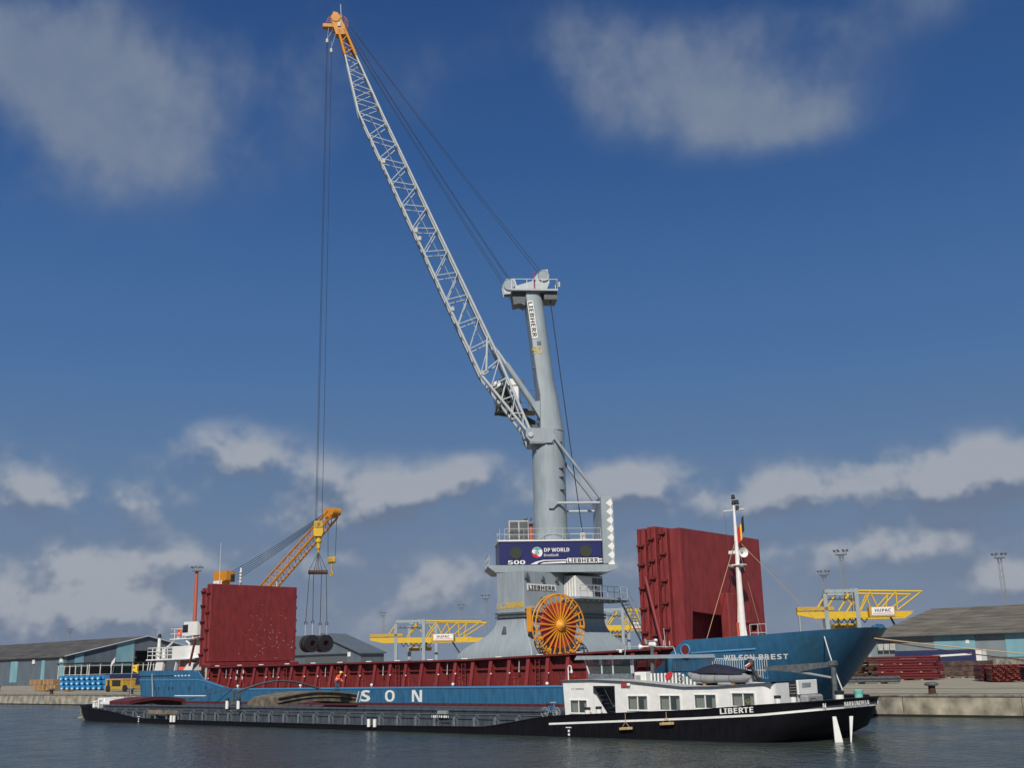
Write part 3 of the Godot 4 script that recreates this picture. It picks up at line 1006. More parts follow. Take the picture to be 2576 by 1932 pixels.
	var nbz = Vector3(-1.42, 39.2, 1.235)
	g.cham(nbz, Vector3(0.62, 4.15, 0.05), 0.01, Basis(Vector3(1, 0.1, 0).normalized(), slope, Vector3(0, 0.033, 1).normalized()))
	part("name_board", g, M.white, t)
	write(t, "LIEBHERR", CX * (nbz + Vector3(0, 0, 0.03)), -(CX.basis * slope), CX.basis * Vector3(1, 0.1, 0).normalized(), 0.47, M.dark, 3.9)
	write(t, "90", CX * Vector3(-1.03, 35.8, 1.34), rt, UP, 0.75, M.yellow, 1.0, "lettering", false)
	g = cg()
	g.span(Vector3(-1.0, 36.4, 1.25), Vector3(-0.6, 36.8, 1.33))
	part("small_plate", g, M.steel_grey, tw)
	# tower head
	g = cg()
	g.span(Vector3(-3.6, 42.35, -1.5), Vector3(1.35, 42.52, 1.5))
	part("head_platform", g, M.crane_light, t)
	railing(t, [Vector3(-3.55, 42.5, 1.45), Vector3(1.3, 42.5, 1.45), Vector3(1.3, 42.5, -1.45)], 1.1, 1.7, 0.035, M.white, 0, CX)
	for s in [-0.55, 0.35]:
		g = cg()
		g.prism([Vector2(-4.3, 42.2), Vector2(-4.45, 43.2), Vector2(-4.0, 43.95), Vector2(-3.1, 43.9), Vector2(-2.9, 43.2), Vector2(-1.3, 43.7), Vector2(-0.7, 44.5), Vector2(-0.2, 45.0), Vector2(0.45, 45.05), Vector2(0.6, 43.6), Vector2(0.2, 42.52), Vector2(-3.2, 42.3)], Vector3(0, 0, s), Vector3.RIGHT, UP, Vector3(0, 0, 0.2))
		part("sheave_frame", g, M.crane_light, t)
	for q in [[-3.75, 43.25, 0.62], [-0.05, 44.3, 0.62]]:
		for s in [-0.2, 0.15, 0.62]:
			g = cg()
			g.lathe([Vector2(0, 0.06), Vector2(q[2] - 0.1, 0.06), Vector2(q[2], 0.1), Vector2(q[2], -0.1), Vector2(q[2] - 0.1, -0.06), Vector2(0, -0.06)], Vector3(q[0], q[1], s), Vector3.BACK, 24)
			part("sheave", g, M.crane_grey, t)
	g = cg()
	g.prism([Vector2(-3.5, 42.3), Vector2(-3.3, 40.95), Vector2(-2.6, 41.1), Vector2(-2.1, 40.85), Vector2(-2.0, 42.3)], Vector3(0, 0, -0.9), Vector3.RIGHT, UP, Vector3(0, 0, 1.8))
	g.span(Vector3(-0.1, 41.5, -1.1), Vector3(1.3, 42.3, 1.1))
	part("head_bracket", g, M.steel_grey, t)
	g = cg()
	g.tube(Vector3(-1.15, 42.5, 1.2), Vector3(-1.15, 44.3, 1.2), 0.04)
	g.cham(Vector3(-1.15, 44.4, 1.2), Vector3(0.16, 0.25, 0.16), 0.03)
	part("beacon", g, M.flag_red, t)
	g = cg()
	g.cham(Vector3(1.5, 43.0, 1.45), Vector3(0.2, 0.6, 0.25), 0.04)
	part("floodlight", g, M.white_dirty, t)
	# counterweight ties
	for s in [-1.7, 1.75]:
		g = cg()
		g.tube(Vector3(0.3, 26.6, s), Vector3(4.95, 20.2, s * 0.95), 0.17, 0.17, 8)
		part("tie_rod", g, M.crane_grey, t)
		g = cg()
		g.tube(Vector3(0.5, 19.75 if s > 0 else 19.35, s), Vector3(4.9, 19.75 if s > 0 else 19.35, s), 0.13, 0.13, 8)
		part("tie_beam", g, M.crane_light, t)
	for q in [[26.75, 25.9], [20.0, 19.2]]:
		g = cg()
		g.prism([Vector2(-0.35, q[0]), Vector2(0.5, q[0]), Vector2(0.55, q[0] - 0.3), Vector2(0.1, q[1]), Vector2(-0.35, q[1])], Vector3(0, 0, 1.3), Vector3.RIGHT, UP, Vector3(0, 0, 0.6))
		part("tie_bracket", g, M.crane_grey, t)
	# boom
	var bm = sub("boom", t)
	var hw = [1.4, 0.85, 0.6, 0.42]
	var lo = [Vector3(-1.95, 26.75, 0), Vector3(-6.92, 33.33, 0), Vector3(-19.83, 62.99, 0), Vector3(-21.42, 70.15, 0)]
	var hi = [Vector3(-1.95, 27.2, 0), Vector3(-5.34, 35.92, 0), Vector3(-17.31, 63.06, 0), Vector3(-20.22, 70.09, 0)]
	for s in [1.0, -1.0]:
		for ch in [lo, hi]:
			for k in 3:
				g = cg()
				g.tube(ch[k] + Vector3(0, 0, hw[k] * s), ch[k + 1] + Vector3(0, 0, hw[k + 1] * s), 0.15 if k < 2 else 0.12, 0.15 if k == 0 else 0.11, 10)
				part("chord", g, M.crane_light, bm)
	for k in 3:
		var z0 = Vector3(0, 0, hw[k])
		var z1 = Vector3(0, 0, hw[k + 1])
		var la: Vector3 = lo[k]
		var ua: Vector3 = hi[k]
		if k == 0:
			la = lo[0].lerp(lo[1], 0.15)
			ua = hi[0].lerp(hi[1], 0.1)
		lattice(bm, [[la + z0, lo[k + 1] + z1], [ua + z0, hi[k + 1] + z1], [la - z0, lo[k + 1] - z1], [ua - z0, hi[k + 1] - z1]], [4, 11, 4][k], [0.07, 0.055, 0.045][k], M.crane_light, "brace", CX)
	g = cg()
	g.tube(Vector3(-5.9, 35.4, 0.3), Vector3(-18.6, 62.8, 0.2), 0.03, 0.03, 5)
	part("boom_cable", g, M.white_dirty, bm)
	for q in [0.0, 0.235, 0.50, 0.53, 0.80]:
		var p: Vector3 = lo[1].lerp(lo[2], q) + Vector3(0, 0, lerpf(0.85, 0.6, q) + 0.12)
		g = cg()
		g.cham(p + Vector3(0.2, 0.1, 0), Vector3(0.35, 0.5, 0.22), 0.05)
		part("boom_lamp", g, M.white_dirty, bm)
	g = cg()
	g.tube(Vector3(-6.2, 37.4, 1.1), Vector3(-6.35, 33.6, 1.1), 0.13, 0.13, 6)
	part("boom_strut", g, M.crane_light, bm)
	g = cg()
	g.box(Vector3(-5.34, 35.92, 0), Vector3(0.4, 0.6, 1.75), Basis(Vector3.BACK, 0.4))
	part("cylinder_bracket", g, M.crane_grey, bm)
	# luffing cylinder
	g = cg()
	g.tube(Vector3(-1.35, 29.9, 0.9), Vector3(-4.3, 34.45, 1.0), 0.34, 0.30, 14)
	part("luffing_cylinder", g, M.crane_grey, t)
	g = cg()
	g.tube(Vector3(-4.3, 34.45, 1.0), Vector3(-5.2, 35.85, 1.0), 0.16, 0.16, 12)
	part("cylinder_rod", g, M.crane_light, t)
	g = cg()
	g.prism([Vector2(-0.85, 30.4), Vector2(-0.85, 28.4), Vector2(-1.7, 29.9), Vector2(-1.5, 30.3)], Vector3(0, 0, 0.5), Vector3.RIGHT, UP, Vector3(0, 0, 0.9))
	part("cylinder_foot", g, M.crane_grey, t)
	# operator's cab behind the boom
	var cab = sub("operator_cabin", t)
	g = cg()
	g.prism([Vector2(-5.7, 33.0), Vector2(-4.7, 33.55), Vector2(-2.7, 33.6), Vector2(-2.7, 32.95), Vector2(-5.4, 32.75)], Vector3(0, 0, -3.9), Vector3.RIGHT, UP, Vector3(0, 0, 2.0))
	part("cabin_roof", g, M.white, cab)
	g = cg()
	g.prism([Vector2(-3.6, 32.8), Vector2(-2.75, 32.8), Vector2(-2.75, 30.9), Vector2(-3.2, 30.2), Vector2(-3.6, 31.2)], Vector3(0, 0, -3.8), Vector3.RIGHT, UP, Vector3(0, 0, 1.85))
	part("cabin_wall", g, M.white, cab)
	g = cg()
	g.prism([Vector2(-5.4, 32.8), Vector2(-3.65, 32.8), Vector2(-3.65, 30.3), Vector2(-5.1, 30.3)], Vector3(0, 0, -3.75), Vector3.RIGHT, UP, Vector3(0, 0, 1.7))
	part("cabin_window", g, M.lens, cab)
	g = cg()
	g.prism([Vector2(-5.2, 30.2), Vector2(-2.7, 30.2), Vector2(-0.9, 29.2), Vector2(-0.9, 28.3), Vector2(-2.6, 29.5), Vector2(-5.2, 29.9)], Vector3(0, 0, -3.2), Vector3.RIGHT, UP, Vector3(0, 0, 0.3))
	g.span(Vector3(-5.2, 30.0, -3.9), Vector3(-0.9, 30.25, -1.5))
	part("cabin_platform", g, M.steel_grey, cab)
	g = cg()
	g.cham(Vector3(-2.45, 33.2, -2.2), Vector3(0.5, 0.7, 0.6), 0.06)
	part("air_conditioner", g, M.steel_grey, cab)
	railing(t, [Vector3(-2.6, 30.25, -1.6), Vector3(-0.95, 30.25, -1.6)], 2.0, 0.8, 0.03, M.steel_grey, 2, CX)
	g = cg()
	for q in [[-1.1, 29.2, 0.35], [-1.05, 28.2, 0.3], [-1.15, 27.75, 0.25], [-1.3, 34.0, 0.25]]:
		g = cg()
		g.cham(Vector3(q[0] - 0.1, q[1], 1.0), Vector3(q[2], q[2], q[2]), 0.04)
		part("junction_box", g, M.steel_grey, tw)
	# boom head
	var hd = sub("boom_head", t)
	for s in [1.0, -1.0]:
		for ch in [[Vector3(-21.42, 70.15, 0.42), Vector3(-22.2, 73.2, 0.4)], [Vector3(-20.22, 70.09, 0.42), Vector3(-21.5, 73.3, 0.45)]]:
			g = cg()
			g.tube(ch[0] * Vector3(1, 1, s), ch[1] * Vector3(1, 1, s), 0.17, 0.17, 8)
			part("chord", g, M.orange, hd)
	lattice(hd, [[Vector3(-21.42, 70.15, 0.5), Vector3(-22.2, 73.2, 0.45)], [Vector3(-20.22, 70.09, 0.5), Vector3(-21.5, 73.3, 0.45)], [Vector3(-21.42, 70.15, -0.5), Vector3(-22.2, 73.2, -0.45)], [Vector3(-20.22, 70.09, -0.5), Vector3(-21.5, 73.3, -0.45)]], 2, 0.07, M.orange, "brace", CX)
	g = cg()
	g.prism([Vector2(-22.45, 72.6), Vector2(-21.3, 72.6), Vector2(-21.5, 73.7), Vector2(-21.9, 74.5), Vector2(-22.3, 75.3), Vector2(-22.8, 75.4), Vector2(-23.0, 74.4), Vector2(-22.7, 73.4)], Vector3(0, 0, -0.5), Vector3.RIGHT, UP, Vector3(0, 0, 1.0))
	part("head_box", g, M.orange, hd)
	g = cg()
	g.span(Vector3(-23.95, 73.55, -0.3), Vector3(-22.6, 74.05, 0.3), 0.06)
	part("jib_nose", g, M.orange, hd)
	var hc = Vector3(-22.4, 74.55, 0.0)
	g = cg()
	g.torus(hc + Vector3(0, 0, -0.62), Vector3.BACK, 1.2, 0.045, 36, 5)
	var wh = part("sheave_guard", g, M.mast_red, hd)
	for k in 24:
		var a = TAU * k / 24.0
		g = cg()
		g.tube(hc + Vector3(cos(a) * 0.5, sin(a) * 0.5, -0.62), hc + Vector3(cos(a) * 1.2, sin(a) * 1.2, -0.62), 0.035, 0.035, 5)
		part("guard_spoke", g, M.orange, hd)
	g = cg()
	for s in [-0.3, 0.1, 0.5]:
		g.lathe([Vector2(0, 0.08), Vector2(0.5, 0.08), Vector2(0.56, 0.0), Vector2(0.5, -0.08), Vector2(0, -0.08)], hc + Vector3(-0.1, 0.1, s), Vector3.BACK, 20)
	part("head_sheaves", g, M.orange, hd)
	g = cg()
	g.tube(Vector3(-21.9, 74.6, 0.4), Vector3(-22.0, 76.4, 0.4), 0.045)
	part("antenna", g, M.white_dirty, hd)
	g = cg()
	g.cham(Vector3(-22.1, 73.75, 0.56), Vector3(0.35, 0.5, 0.12), 0.03)
	part("head_lamp", g, M.white_dirty, hd)
	for q in [[-23.4, 71.8], [-22.95, 70.6]]:
		g = cg()
		g.cham(Vector3(q[0], q[1], 0.3), Vector3(0.3, 0.55, 0.25), 0.07)
		g.tube(Vector3(q[0], q[1] + 0.25, 0.3), Vector3(q[0] + 0.1, 73.5, 0.2), 0.025, 0.025, 5)
		g.tube(Vector3(q[0], q[1] + 0.25, 0.3), Vector3(q[0] + 0.55, 73.2, 0.2), 0.025, 0.025, 5)
		part("rope_weight", g, M.white_dirty, hd)
	# ropes: boom head to tower head, tower head to the winch, hoist falls
	for q in [[Vector3(-4.35, 43.4, 0.15), Vector3(-21.6, 73.6, 0.25)], [Vector3(-4.15, 43.75, -0.2), Vector3(-21.5, 73.7, -0.1)], [Vector3(-3.7, 43.9, 0.15), Vector3(-21.4, 73.9, 0.3)], [Vector3(-3.4, 43.85, -0.2), Vector3(-21.3, 74.0, -0.2)], [Vector3(-0.5, 44.75, 0.15), Vector3(-21.3, 74.4, 0.2)], [Vector3(-0.1, 44.95, -0.2), Vector3(-21.2, 74.5, -0.2)]]:
		g = cg()
		g.path(sag(q[0], q[1], 0.35, 10), 0.024, 5)
		part("luffing_rope", g, M.rope_dark, t)
	g = cg()
	g.tube(Vector3(0.45, 43.0, 0.6), Vector3(3.05, 16.7, 1.2), 0.05, 0.05, 6)
	part("winch_rope", g, M.rope_dark, t)
	for q in [[-23.55, -23.62, 0.3], [-23.5, -23.55, -0.3], [-23.0, -22.98, 0.3], [-23.05, -23.02, -0.3]]:
		g = cg()
		g.tube(Vector3(q[0] + 0.1, 73.6, q[2]), Vector3(q[1] + 0.1, 18.2, q[2]), 0.022, 0.022, 5)
		part("hoist_rope", g, M.rope_dark, t)

func sag(a: Vector3, b: Vector3, d: float, n: int) -> Array:
	var out = []
	for k in n + 1:
		var t = float(k) / n
		out.append(a.lerp(b, t) - UP * d * 4.0 * t * (1.0 - t))
	return out

func hook_and_coils():
	var hx = -23.2
	var t = thing("hook_block", "yellow hook block hanging from the big crane's ropes", "hook block", CX * Vector3(hx, 15.4, 0))
	var g = cg()
	g.prism([Vector2(-0.42, 18.35), Vector2(0.35, 18.35), Vector2(0.45, 17.2), Vector2(0.3, 16.85), Vector2(-0.4, 16.85), Vector2(-0.5, 17.2)], Vector3(hx, 0, -0.45), Vector3.RIGHT, UP, Vector3(0, 0, 0.9))
	part("cheek_plates", g, M.yellow, t)
	for s in [-0.2, 0.2]:
		g = cg()
		g.lathe([Vector2(0, 0.05), Vector2(0.3, 0.05), Vector2(0.3, -0.05), Vector2(0, -0.05)], Vector3(hx + s * 0.8, 18.0, 0.47), Vector3.BACK, 16)
		part("sheave", g, M.yellow_dirty, t)
	g = cg()
	g.lathe([Vector2(0.28, 16.9), Vector2(0.3, 16.3), Vector2(0.2, 16.2), Vector2(0.2, 15.7), Vector2(0.1, 15.5), Vector2(0.08, 15.3), Vector2(0, 15.25)], Vector3(hx, 0, 0), UP, 14)
	part("swivel", g, M.yellow, t)
	# spreader beam with its slings
	t = thing("lifting_beam", "rusty brown lifting beam on chain slings under the yellow hook block", "lifting beam", CX * Vector3(hx, 13.4, 0))
	g = cg()
	g.tube(Vector3(hx - 0.95, 13.35, 0), Vector3(hx + 0.95, 13.35, 0), 0.2, 0.2, 10)
	part("beam", g, M.rust, t)
	for q in [[-0.85, 0.25], [-0.4, -0.3], [0.4, 0.3], [0.85, -0.25], [0.1, 0.2], [-0.15, -0.2]]:
		g = cg()
		g.tube(Vector3(hx, 15.3, 0), Vector3(hx + q[0], 13.5, q[1]), 0.03, 0.03, 5)
		part("top_sling", g, M.chain, t)
	for q in [[-0.82, -1.05, 0.5, 8.6], [-0.42, -0.42, -0.3, 8.7], [0.35, 0.3, -0.3, 8.5], [0.82, 0.98, 0.5, 8.5]]:
		g = cg()
		g.tube(Vector3(hx + q[0], 13.2, 0), Vector3(hx + q[1], q[3], q[2] * 0.6), 0.035, 0.035, 5)
		part("chain_sling", g, M.chain, t)
		g = cg()
		g.torus(Vector3(hx + q[1], q[3] - 0.15, q[2] * 0.6), Vector3.BACK, 0.12, 0.04, 12, 5)
		part("sling_hook", g, M.dark, t)
		g = cg()
		g.tube(Vector3(hx + q[1], q[3] - 0.25, q[2] * 0.6), Vector3(hx + q[1] * 1.02, 7.28, q[2] * 0.6), 0.05, 0.05, 5)
		part("coil_strap", g, M.white_dirty, t)
	# two steel coils, bores towards the camera and to the right
	var ax = Vector3(0.52, 0, 0.85).normalized()
	for q in [[Vector3(hx - 0.62, 6.5, 0.25), "dark steel coil on the left of the pair hanging from the slings"], [Vector3(hx + 0.62, 6.5, -0.25), "dark steel coil on the right of the pair hanging from the slings"]]:
		t = thing("steel_coil", q[1], "steel coil", CX * Vector3(q[0].x, 5.7, q[0].z), "steel coils on the crane hook")
		g = cg()
		g.lathe([Vector2(0.27, -0.62), Vector2(0.80, -0.62), Vector2(0.82, -0.59), Vector2(0.82, 0.59), Vector2(0.80, 0.62), Vector2(0.62, 0.60), Vector2(0.45, 0.625), Vector2(0.27, 0.61), Vector2(0.27, -0.62)], q[0], ax, 40)
		part("winding", g, M.coil, t)
		for s in [-0.3, 0.3]:
			g = cg()
			g.lathe([Vector2(0.824, s - 0.03), Vector2(0.828, s - 0.03), Vector2(0.828, s + 0.03), Vector2(0.824, s + 0.03)], q[0], ax, 40)
			part("steel_band", g, M.steel_grey, t)

# ------------------------------------------------------------------ hulls
# a hull is a stack of closed outlines; e0/e1: end positions as functions of height, l0/l1 the lengths over which the ends close, p the fullness
func outline(f: float, top: Callable, cz: float, hb: float, stern: Vector4, bow: Vector4, n_end := 14, n_mid := 26, rake0 := 0.8, rake1 := 0.8) -> Array:
	# stern and bow: (x at the waterline, x at the top, closing length, exponent); f: height as a share of the local sheer height, below 0 under water
	var side = []
	var ds = []
	for k in n_end:
		ds.append([0, pow(float(k) / n_end, 1.6)])
	for k in n_mid + 1:
		ds.append([1, float(k) / n_mid])
	for k in range(n_end - 1, -1, -1):
		ds.append([2, pow(float(k) / n_end, 1.6)])
	var ff = clampf(f, 0.0, 1.0)
	var xs = lerpf(stern.x, stern.y, pow(ff, rake0))
	var xb = lerpf(bow.x, bow.y, pow(ff, rake1))
	var sg = signf(bow.x - stern.x)
	for d in ds:
		var x: float
		var w = hb
		if d[0] == 0:
			x = xs + sg * d[1] * stern.z
			w = hb * pow(maxf(1.0 - pow(1.0 - d[1], stern.w), 0.0), 1.0 / stern.w)
		elif d[0] == 2:
			x = xb - sg * d[1] * bow.z
			w = hb * pow(maxf(1.0 - pow(1.0 - d[1], bow.w), 0.0), 1.0 / bow.w)
		else:
			x = lerpf(xs + sg * stern.z, xb - sg * bow.z, d[1])
		var t: float = top.call(x)
		side.append(Vector3(x, f * t if f >= 0.0 else f, w))
	var out = []
	for p in side:
		out.append(Vector3(p.x, p.y, cz + p.z))
	for k in range(side.size() - 2, 0, -1):
		out.append(Vector3(side[k].x, side[k].y, cz - side[k].z))
	return out

func table(x: float, rows: Array) -> float:
	if x <= rows[0][0]:
		return rows[0][1]
	for k in rows.size() - 1:
		if x <= rows[k + 1][0]:
			return lerpf(rows[k][1], rows[k + 1][1], (x - rows[k][0]) / (rows[k + 1][0] - rows[k][0]))
	return rows[-1][1]

func inset(ring: Array, cz: float, d: float, dy := 0.0) -> Array:
	var out = []
	for k in ring.size():
		var a: Vector3 = ring[(k - 1 + ring.size()) % ring.size()]
		var b: Vector3 = ring[(k + 1) % ring.size()]
		var e = b - a
		e.y = 0
		var n = Vector3(-e.z, 0, e.x).normalized()
		var p: Vector3 = ring[k]
		out.append(p + n * d + UP * dy)
	return out

func strip_part(called: String, rings: Array, from_x: float, to_x: float, rows: Array, thick: float, m: Material, parent: Node3D, out_d: float, cz: float):
	# a band following the near side of the hull at heights given by rows
	var g = G.new()
	var mid = []
	for k in rings[0].size():
		mid.append(at_height(rings, k, table(rings[-1][k].x, rows)))
	var o = inset(mid, cz, out_d)
	for k in mid.size():
		var a: Vector3 = o[k]
		var b: Vector3 = o[(k + 1) % mid.size()]
		if a.x < from_x or a.x > to_x or b.x < from_x or b.x > to_x or a.z < cz - 4.0:
			continue
		g.quad(a - UP * thick, b - UP * thick, b + UP * thick, a + UP * thick)
		var ai = mid[k] + UP * thick
		var bi = mid[(k + 1) % mid.size()] + UP * thick
		g.quad(a + UP * thick, b + UP * thick, bi, ai)
		g.quad(a - UP * thick, b - UP * thick, bi - UP * thick * 2, ai - UP * thick * 2)
	return part(called, g, m, parent)

func hull_spot(rings: Array, x: float, y: float, cz: float) -> Array:   # point, tangent along, tangent up on the near side
	for k in rings[0].size():
		var kn = (k + 1) % rings[0].size()
		var a = at_height(rings, k, y)
		var b = at_height(rings, kn, y)
		if a.z > cz and b.z > cz and (a.x - x) * (b.x - x) <= 0.0 and absf(a.x - b.x) > 1e-6:
			var s = (x - a.x) / (b.x - a.x)
			var p = a.lerp(b, s)
			var q = at_height(rings, k, y + 0.25).lerp(at_height(rings, kn, y + 0.25), s)
			var e = (b - a).normalized() * (1.0 if b.x > a.x else -1.0)
			var u = (q - p).normalized()
			return [p, e, (u - e * u.dot(e)).normalized()]
	return [Vector3(x, y, cz), Vector3.RIGHT, UP]

# ------------------------------------------------------------------ the coaster
const SZ := -69.0
func ship_top(x: float) -> float:
	return table(x, [[-111.5, 4.35], [-97.9, 4.27], [-97.4, 3.5], [-92.4, 2.52], [-45.0, 2.62], [-43.6, 3.6], [-41.6, 5.36], [-36.0, 5.58], [-30.0, 5.95]])

func ship():
	var t = thing("cargo_ship", "blue coaster ship with red folded hatch covers moored at the quay", "ship", Vector3(-70, 0, SZ))
	var st = Vector4(-109.5, -111.0, 3.2, 3.2)
	var bw = Vector4(-37.5, -31.2, 13.0, 2.15)
	var levels = [-0.6, 0.0, 0.12, 0.24, 0.36, 0.48, 0.6, 0.7, 0.8, 0.88, 0.94, 1.0]
	var rings = []
	for f in levels:
		rings.append(outline(f, ship_top, SZ, 7.0, st, bw, 22, 70))
	# boot topping below about 1.3 m, blue above: cut each outline where the colour changes
	var cut = []
	for k in rings[0].size():
		for j in range(1, levels.size()):
			if rings[j][k].y >= 1.33:
				var a: Vector3 = rings[j - 1][k]
				var b: Vector3 = rings[j][k]
				cut.append(a.lerp(b, (1.33 - a.y) / (b.y - a.y)))
				break
	var g = G.new()
	g.loft([rings[0], rings[1], cut])
	part("boot_topping", g, M.boot, t)
	var up = [cut]
	for j in range(1, 11):
		var r = []
		for k in cut.size():
			r.append(interp_up(rings, k, cut[k], j / 10.0))
		up.append(r)
	# rusty runs below the bow fairlead and scuffs along the side
	var cols = []
	for j in up.size():
		var row = []
		for k in cut.size():
			var p: Vector3 = up[j][k]
			var c = Color(1, 1, 1)
			var d = absf(p.x + 33.9 + (5.6 - p.y) * 0.22)
			if p.z > SZ and d < 0.5 and p.y > 3.4 and p.y < 5.5:
				c = c.lerp(Color(1.9, 0.62, 0.22), 0.55 * (1.0 - d / 0.5))
			row.append(c)
		cols.append(row)
	g = G.new()
	g.loft(up, true, cols)
	part("hull", g, M.blue_hull, t)
	# inner side of the bulwarks and the decks
	g = G.new()
	var top: Array = up[-1]
	var inn = inset(top, SZ, -0.12)
	g.loft([top, inn], true, [], true)
	part("bulwark_rail", g, M.blue_trim, t)
	g = G.new()
	var drop = []
	for k in inn.size():
		var p: Vector3 = top[k]
		drop.append(at_height(rings, k, minf(p.y - 0.08, 4.6 if p.x > -43 else 3.2 if p.x < -98 else 2.4)))
	drop = inset(drop, SZ, -0.2)
	g.loft([inn, drop], true, [], true)
	for k in range(1, drop.size() / 2):
		var a: Vector3 = drop[k]
		var b: Vector3 = drop[k + 1]
		g.quad(a, b, Vector3(b.x, b.y, 2 * SZ - b.z), Vector3(a.x, a.y, 2 * SZ - a.z), UP)
	part("deck", g, M.red_dark, t)
	strip_part("rubbing_strake", rings, -111.2, -92.6, [[-111.5, 3.42], [-97.2, 3.34], [-92.4, 2.45]], 0.05, M.blue_trim, t, 0.05, SZ)
	strip_part("rubbing_strake", rings, -92.7, -45.0, [[-92.4, 2.45], [-45.0, 2.54]], 0.06, M.blue_trim, t, 0.05, SZ)
	strip_part("rubbing_strake", rings, -43.2, -36.5, [[-44.0, 3.2], [-42.9, 4.45], [-36.0, 4.72]], 0.045, M.blue_trim, t, 0.05, SZ)
	# letters along the side: the end of the company name stands clear of the barge
	for q in [["S", -72.8], ["O", -69.8], ["N", -66.6]]:
		write(t, q[0], Vector3(q[1], 1.86, -61.985), Vector3.RIGHT, UP, 0.9, M.white, 1.15)
	# name on the flare of the bow, letter by letter
	var nx = -38.95
	for ch in "WILSON BREST":
		var adv = {"W": 0.60, "I": 0.22, " ": 0.24, "L": 0.36}.get(ch, 0.43) * 0.76
		if ch != " ":
			var s = hull_spot(rings, nx + adv * 0.5, 4.2, SZ)
			write(t, ch, s[0] + s[1].cross(s[2]) * 0.006, s[1], s[2], 0.34, M.white, adv * 0.88)
		nx += adv
	# porthole ring and mooring pipe
	g = G.new()
	g.torus(Vector3(-41.3, 4.75, -62.0), Vector3.BACK, 0.34, 0.06, 20, 6)
	part("mooring_pipe", g, M.blue_trim, t)
	g = G.new()
	g.lathe([Vector2(0, 0.0), Vector2(0.3, 0.0)], Vector3(-41.3, 4.75, -61.975), Vector3.BACK, 18)
	part("pipe_mouth", g, M.red_dark, t)
	for x in [-105.6, -104.9, -103.0, -102.3, -99.3, -96.4]:
		g = G.new()
		g.prism([Vector2(-0.09, 0.12), Vector2(0.1, 0.14), Vector2(0.12, -0.16), Vector2(0.0, -0.1)], Vector3(x, 2.55, -62.0), Vector3.RIGHT, UP, Vector3(0, 0, 0.03))
		part("scupper", g, M.dark, t)
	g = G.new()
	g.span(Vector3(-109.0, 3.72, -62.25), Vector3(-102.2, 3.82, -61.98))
	part("slot_shade", g, M.dark, t)  # dark strip painted on the hull for the shade inside a freeing slot
	for k in 5:
		g = G.new()
		g.span(Vector3(-102.0 + k * 0.62, 3.72, -62.1), Vector3(-101.7 + k * 0.62, 3.82, -61.975))
		part("slot_guard", g, M.white, t)
	# hatch coaming with its stays
	var cs = sub("hatch_coaming", t)
	for s in [[-63.55, 1.0], [-74.45, -1.0]]:
		g = G.new()
		g.prism([Vector2(-98.5, 2.4), Vector2(-98.5, 4.45), Vector2(-62, 4.45), Vector2(-43.0, 4.85), Vector2(-43.0, 2.4)], Vector3(0, 0, s[0]), Vector3.RIGHT, UP, Vector3(0, 0, -0.12 * s[1]))
		part("side_plate", g, M.red_dark, cs)
		g = G.new()
		g.prism([Vector2(-98.6, 4.45), Vector2(-98.6, 4.58), Vector2(-62, 4.58), Vector2(-42.9, 4.98), Vector2(-42.9, 4.85), Vector2(-62, 4.45)], Vector3(0, 0, s[0] + 0.62 * s[1]), Vector3.RIGHT, UP, Vector3(0, 0, -0.9 * s[1]))
		part("top_flange", g, M.red_dark, cs)
		g = G.new()
		g.span(Vector3(-98.4, 3.72, s[0]), Vector3(-43.2, 3.82, s[0] + 0.2 * s[1]))
		part("stiffener", g, M.red_dark, cs)
	g = G.new()
	g.span(Vector3(-98.6, 2.4, -74.5), Vector3(-98.4, 4.45, -63.5))
	part("end_plate", g, M.red_dark, cs)
	g = G.new()
	g.span(Vector3(-43.2, 2.4, -74.5), Vector3(-43.0, 4.8, -63.5))
	part("end_plate", g, M.red_dark, cs)
	g = G.new()
	g.quad(Vector3(-98.4, 1.5, -63.6), Vector3(-43.2, 1.5, -63.6), Vector3(-43.2, 1.5, -74.4), Vector3(-98.4, 1.5, -74.4), UP)
	part("hold_ceiling", g, M.red_dark, cs)
	for k in 29:
		var x = -97.6 + k * 1.9
		var ty = 4.45 + maxf(0.0, (x + 62.0) / 19.0 * 0.4)
		g = G.new()
		g.prism([Vector2(0, 2.45), Vector2(0.78, 2.45), Vector2(0.6, 2.9), Vector2(0.42, ty), Vector2(0, ty)], Vector3(x - 0.06, 0, -63.55), Vector3.BACK, UP, Vector3(0.14, 0, 0))
		g.prism([Vector2(0.78, 2.46), Vector2(0.83, 2.46), Vector2(0.47, ty), Vector2(0.42, ty)], Vector3(x - 0.16, 0, -63.55), Vector3.BACK, UP, Vector3(0.32, 0, 0))
		part("coaming_stay", g, M.red, cs)
		if k % 2 == 0:   # white cleats along the flange
			g = G.new()
			g.cham(Vector3(x + 0.5 + rng.randf() * 0.6, ty + 0.16, -63.3), Vector3(0.6, 0.09, 0.14), 0.02)
			part("cleat", g, M.white, cs)
		if k % 3 != 1:
			g = G.new()
			g.ball(Vector3(x + 0.12, 3.4 + rng.randf() * 0.1, -62.95), Vector3(0.075, 0.075, 0.075), 8)
			part("deck_lamp", g, M.white, cs)
		if k % 4 == 1:
			g = G.new()
			g.tube(Vector3(x + 0.9, ty - 0.1, -63.2), Vector3(x + 0.85, ty - 0.9, -63.2), 0.035, 0.035, 5)
			g.ball(Vector3(x + 0.85, ty - 0.95, -63.2), Vector3(0.07, 0.1, 0.07), 8)
			part("hanging_hook", g, M.white_dirty, cs)
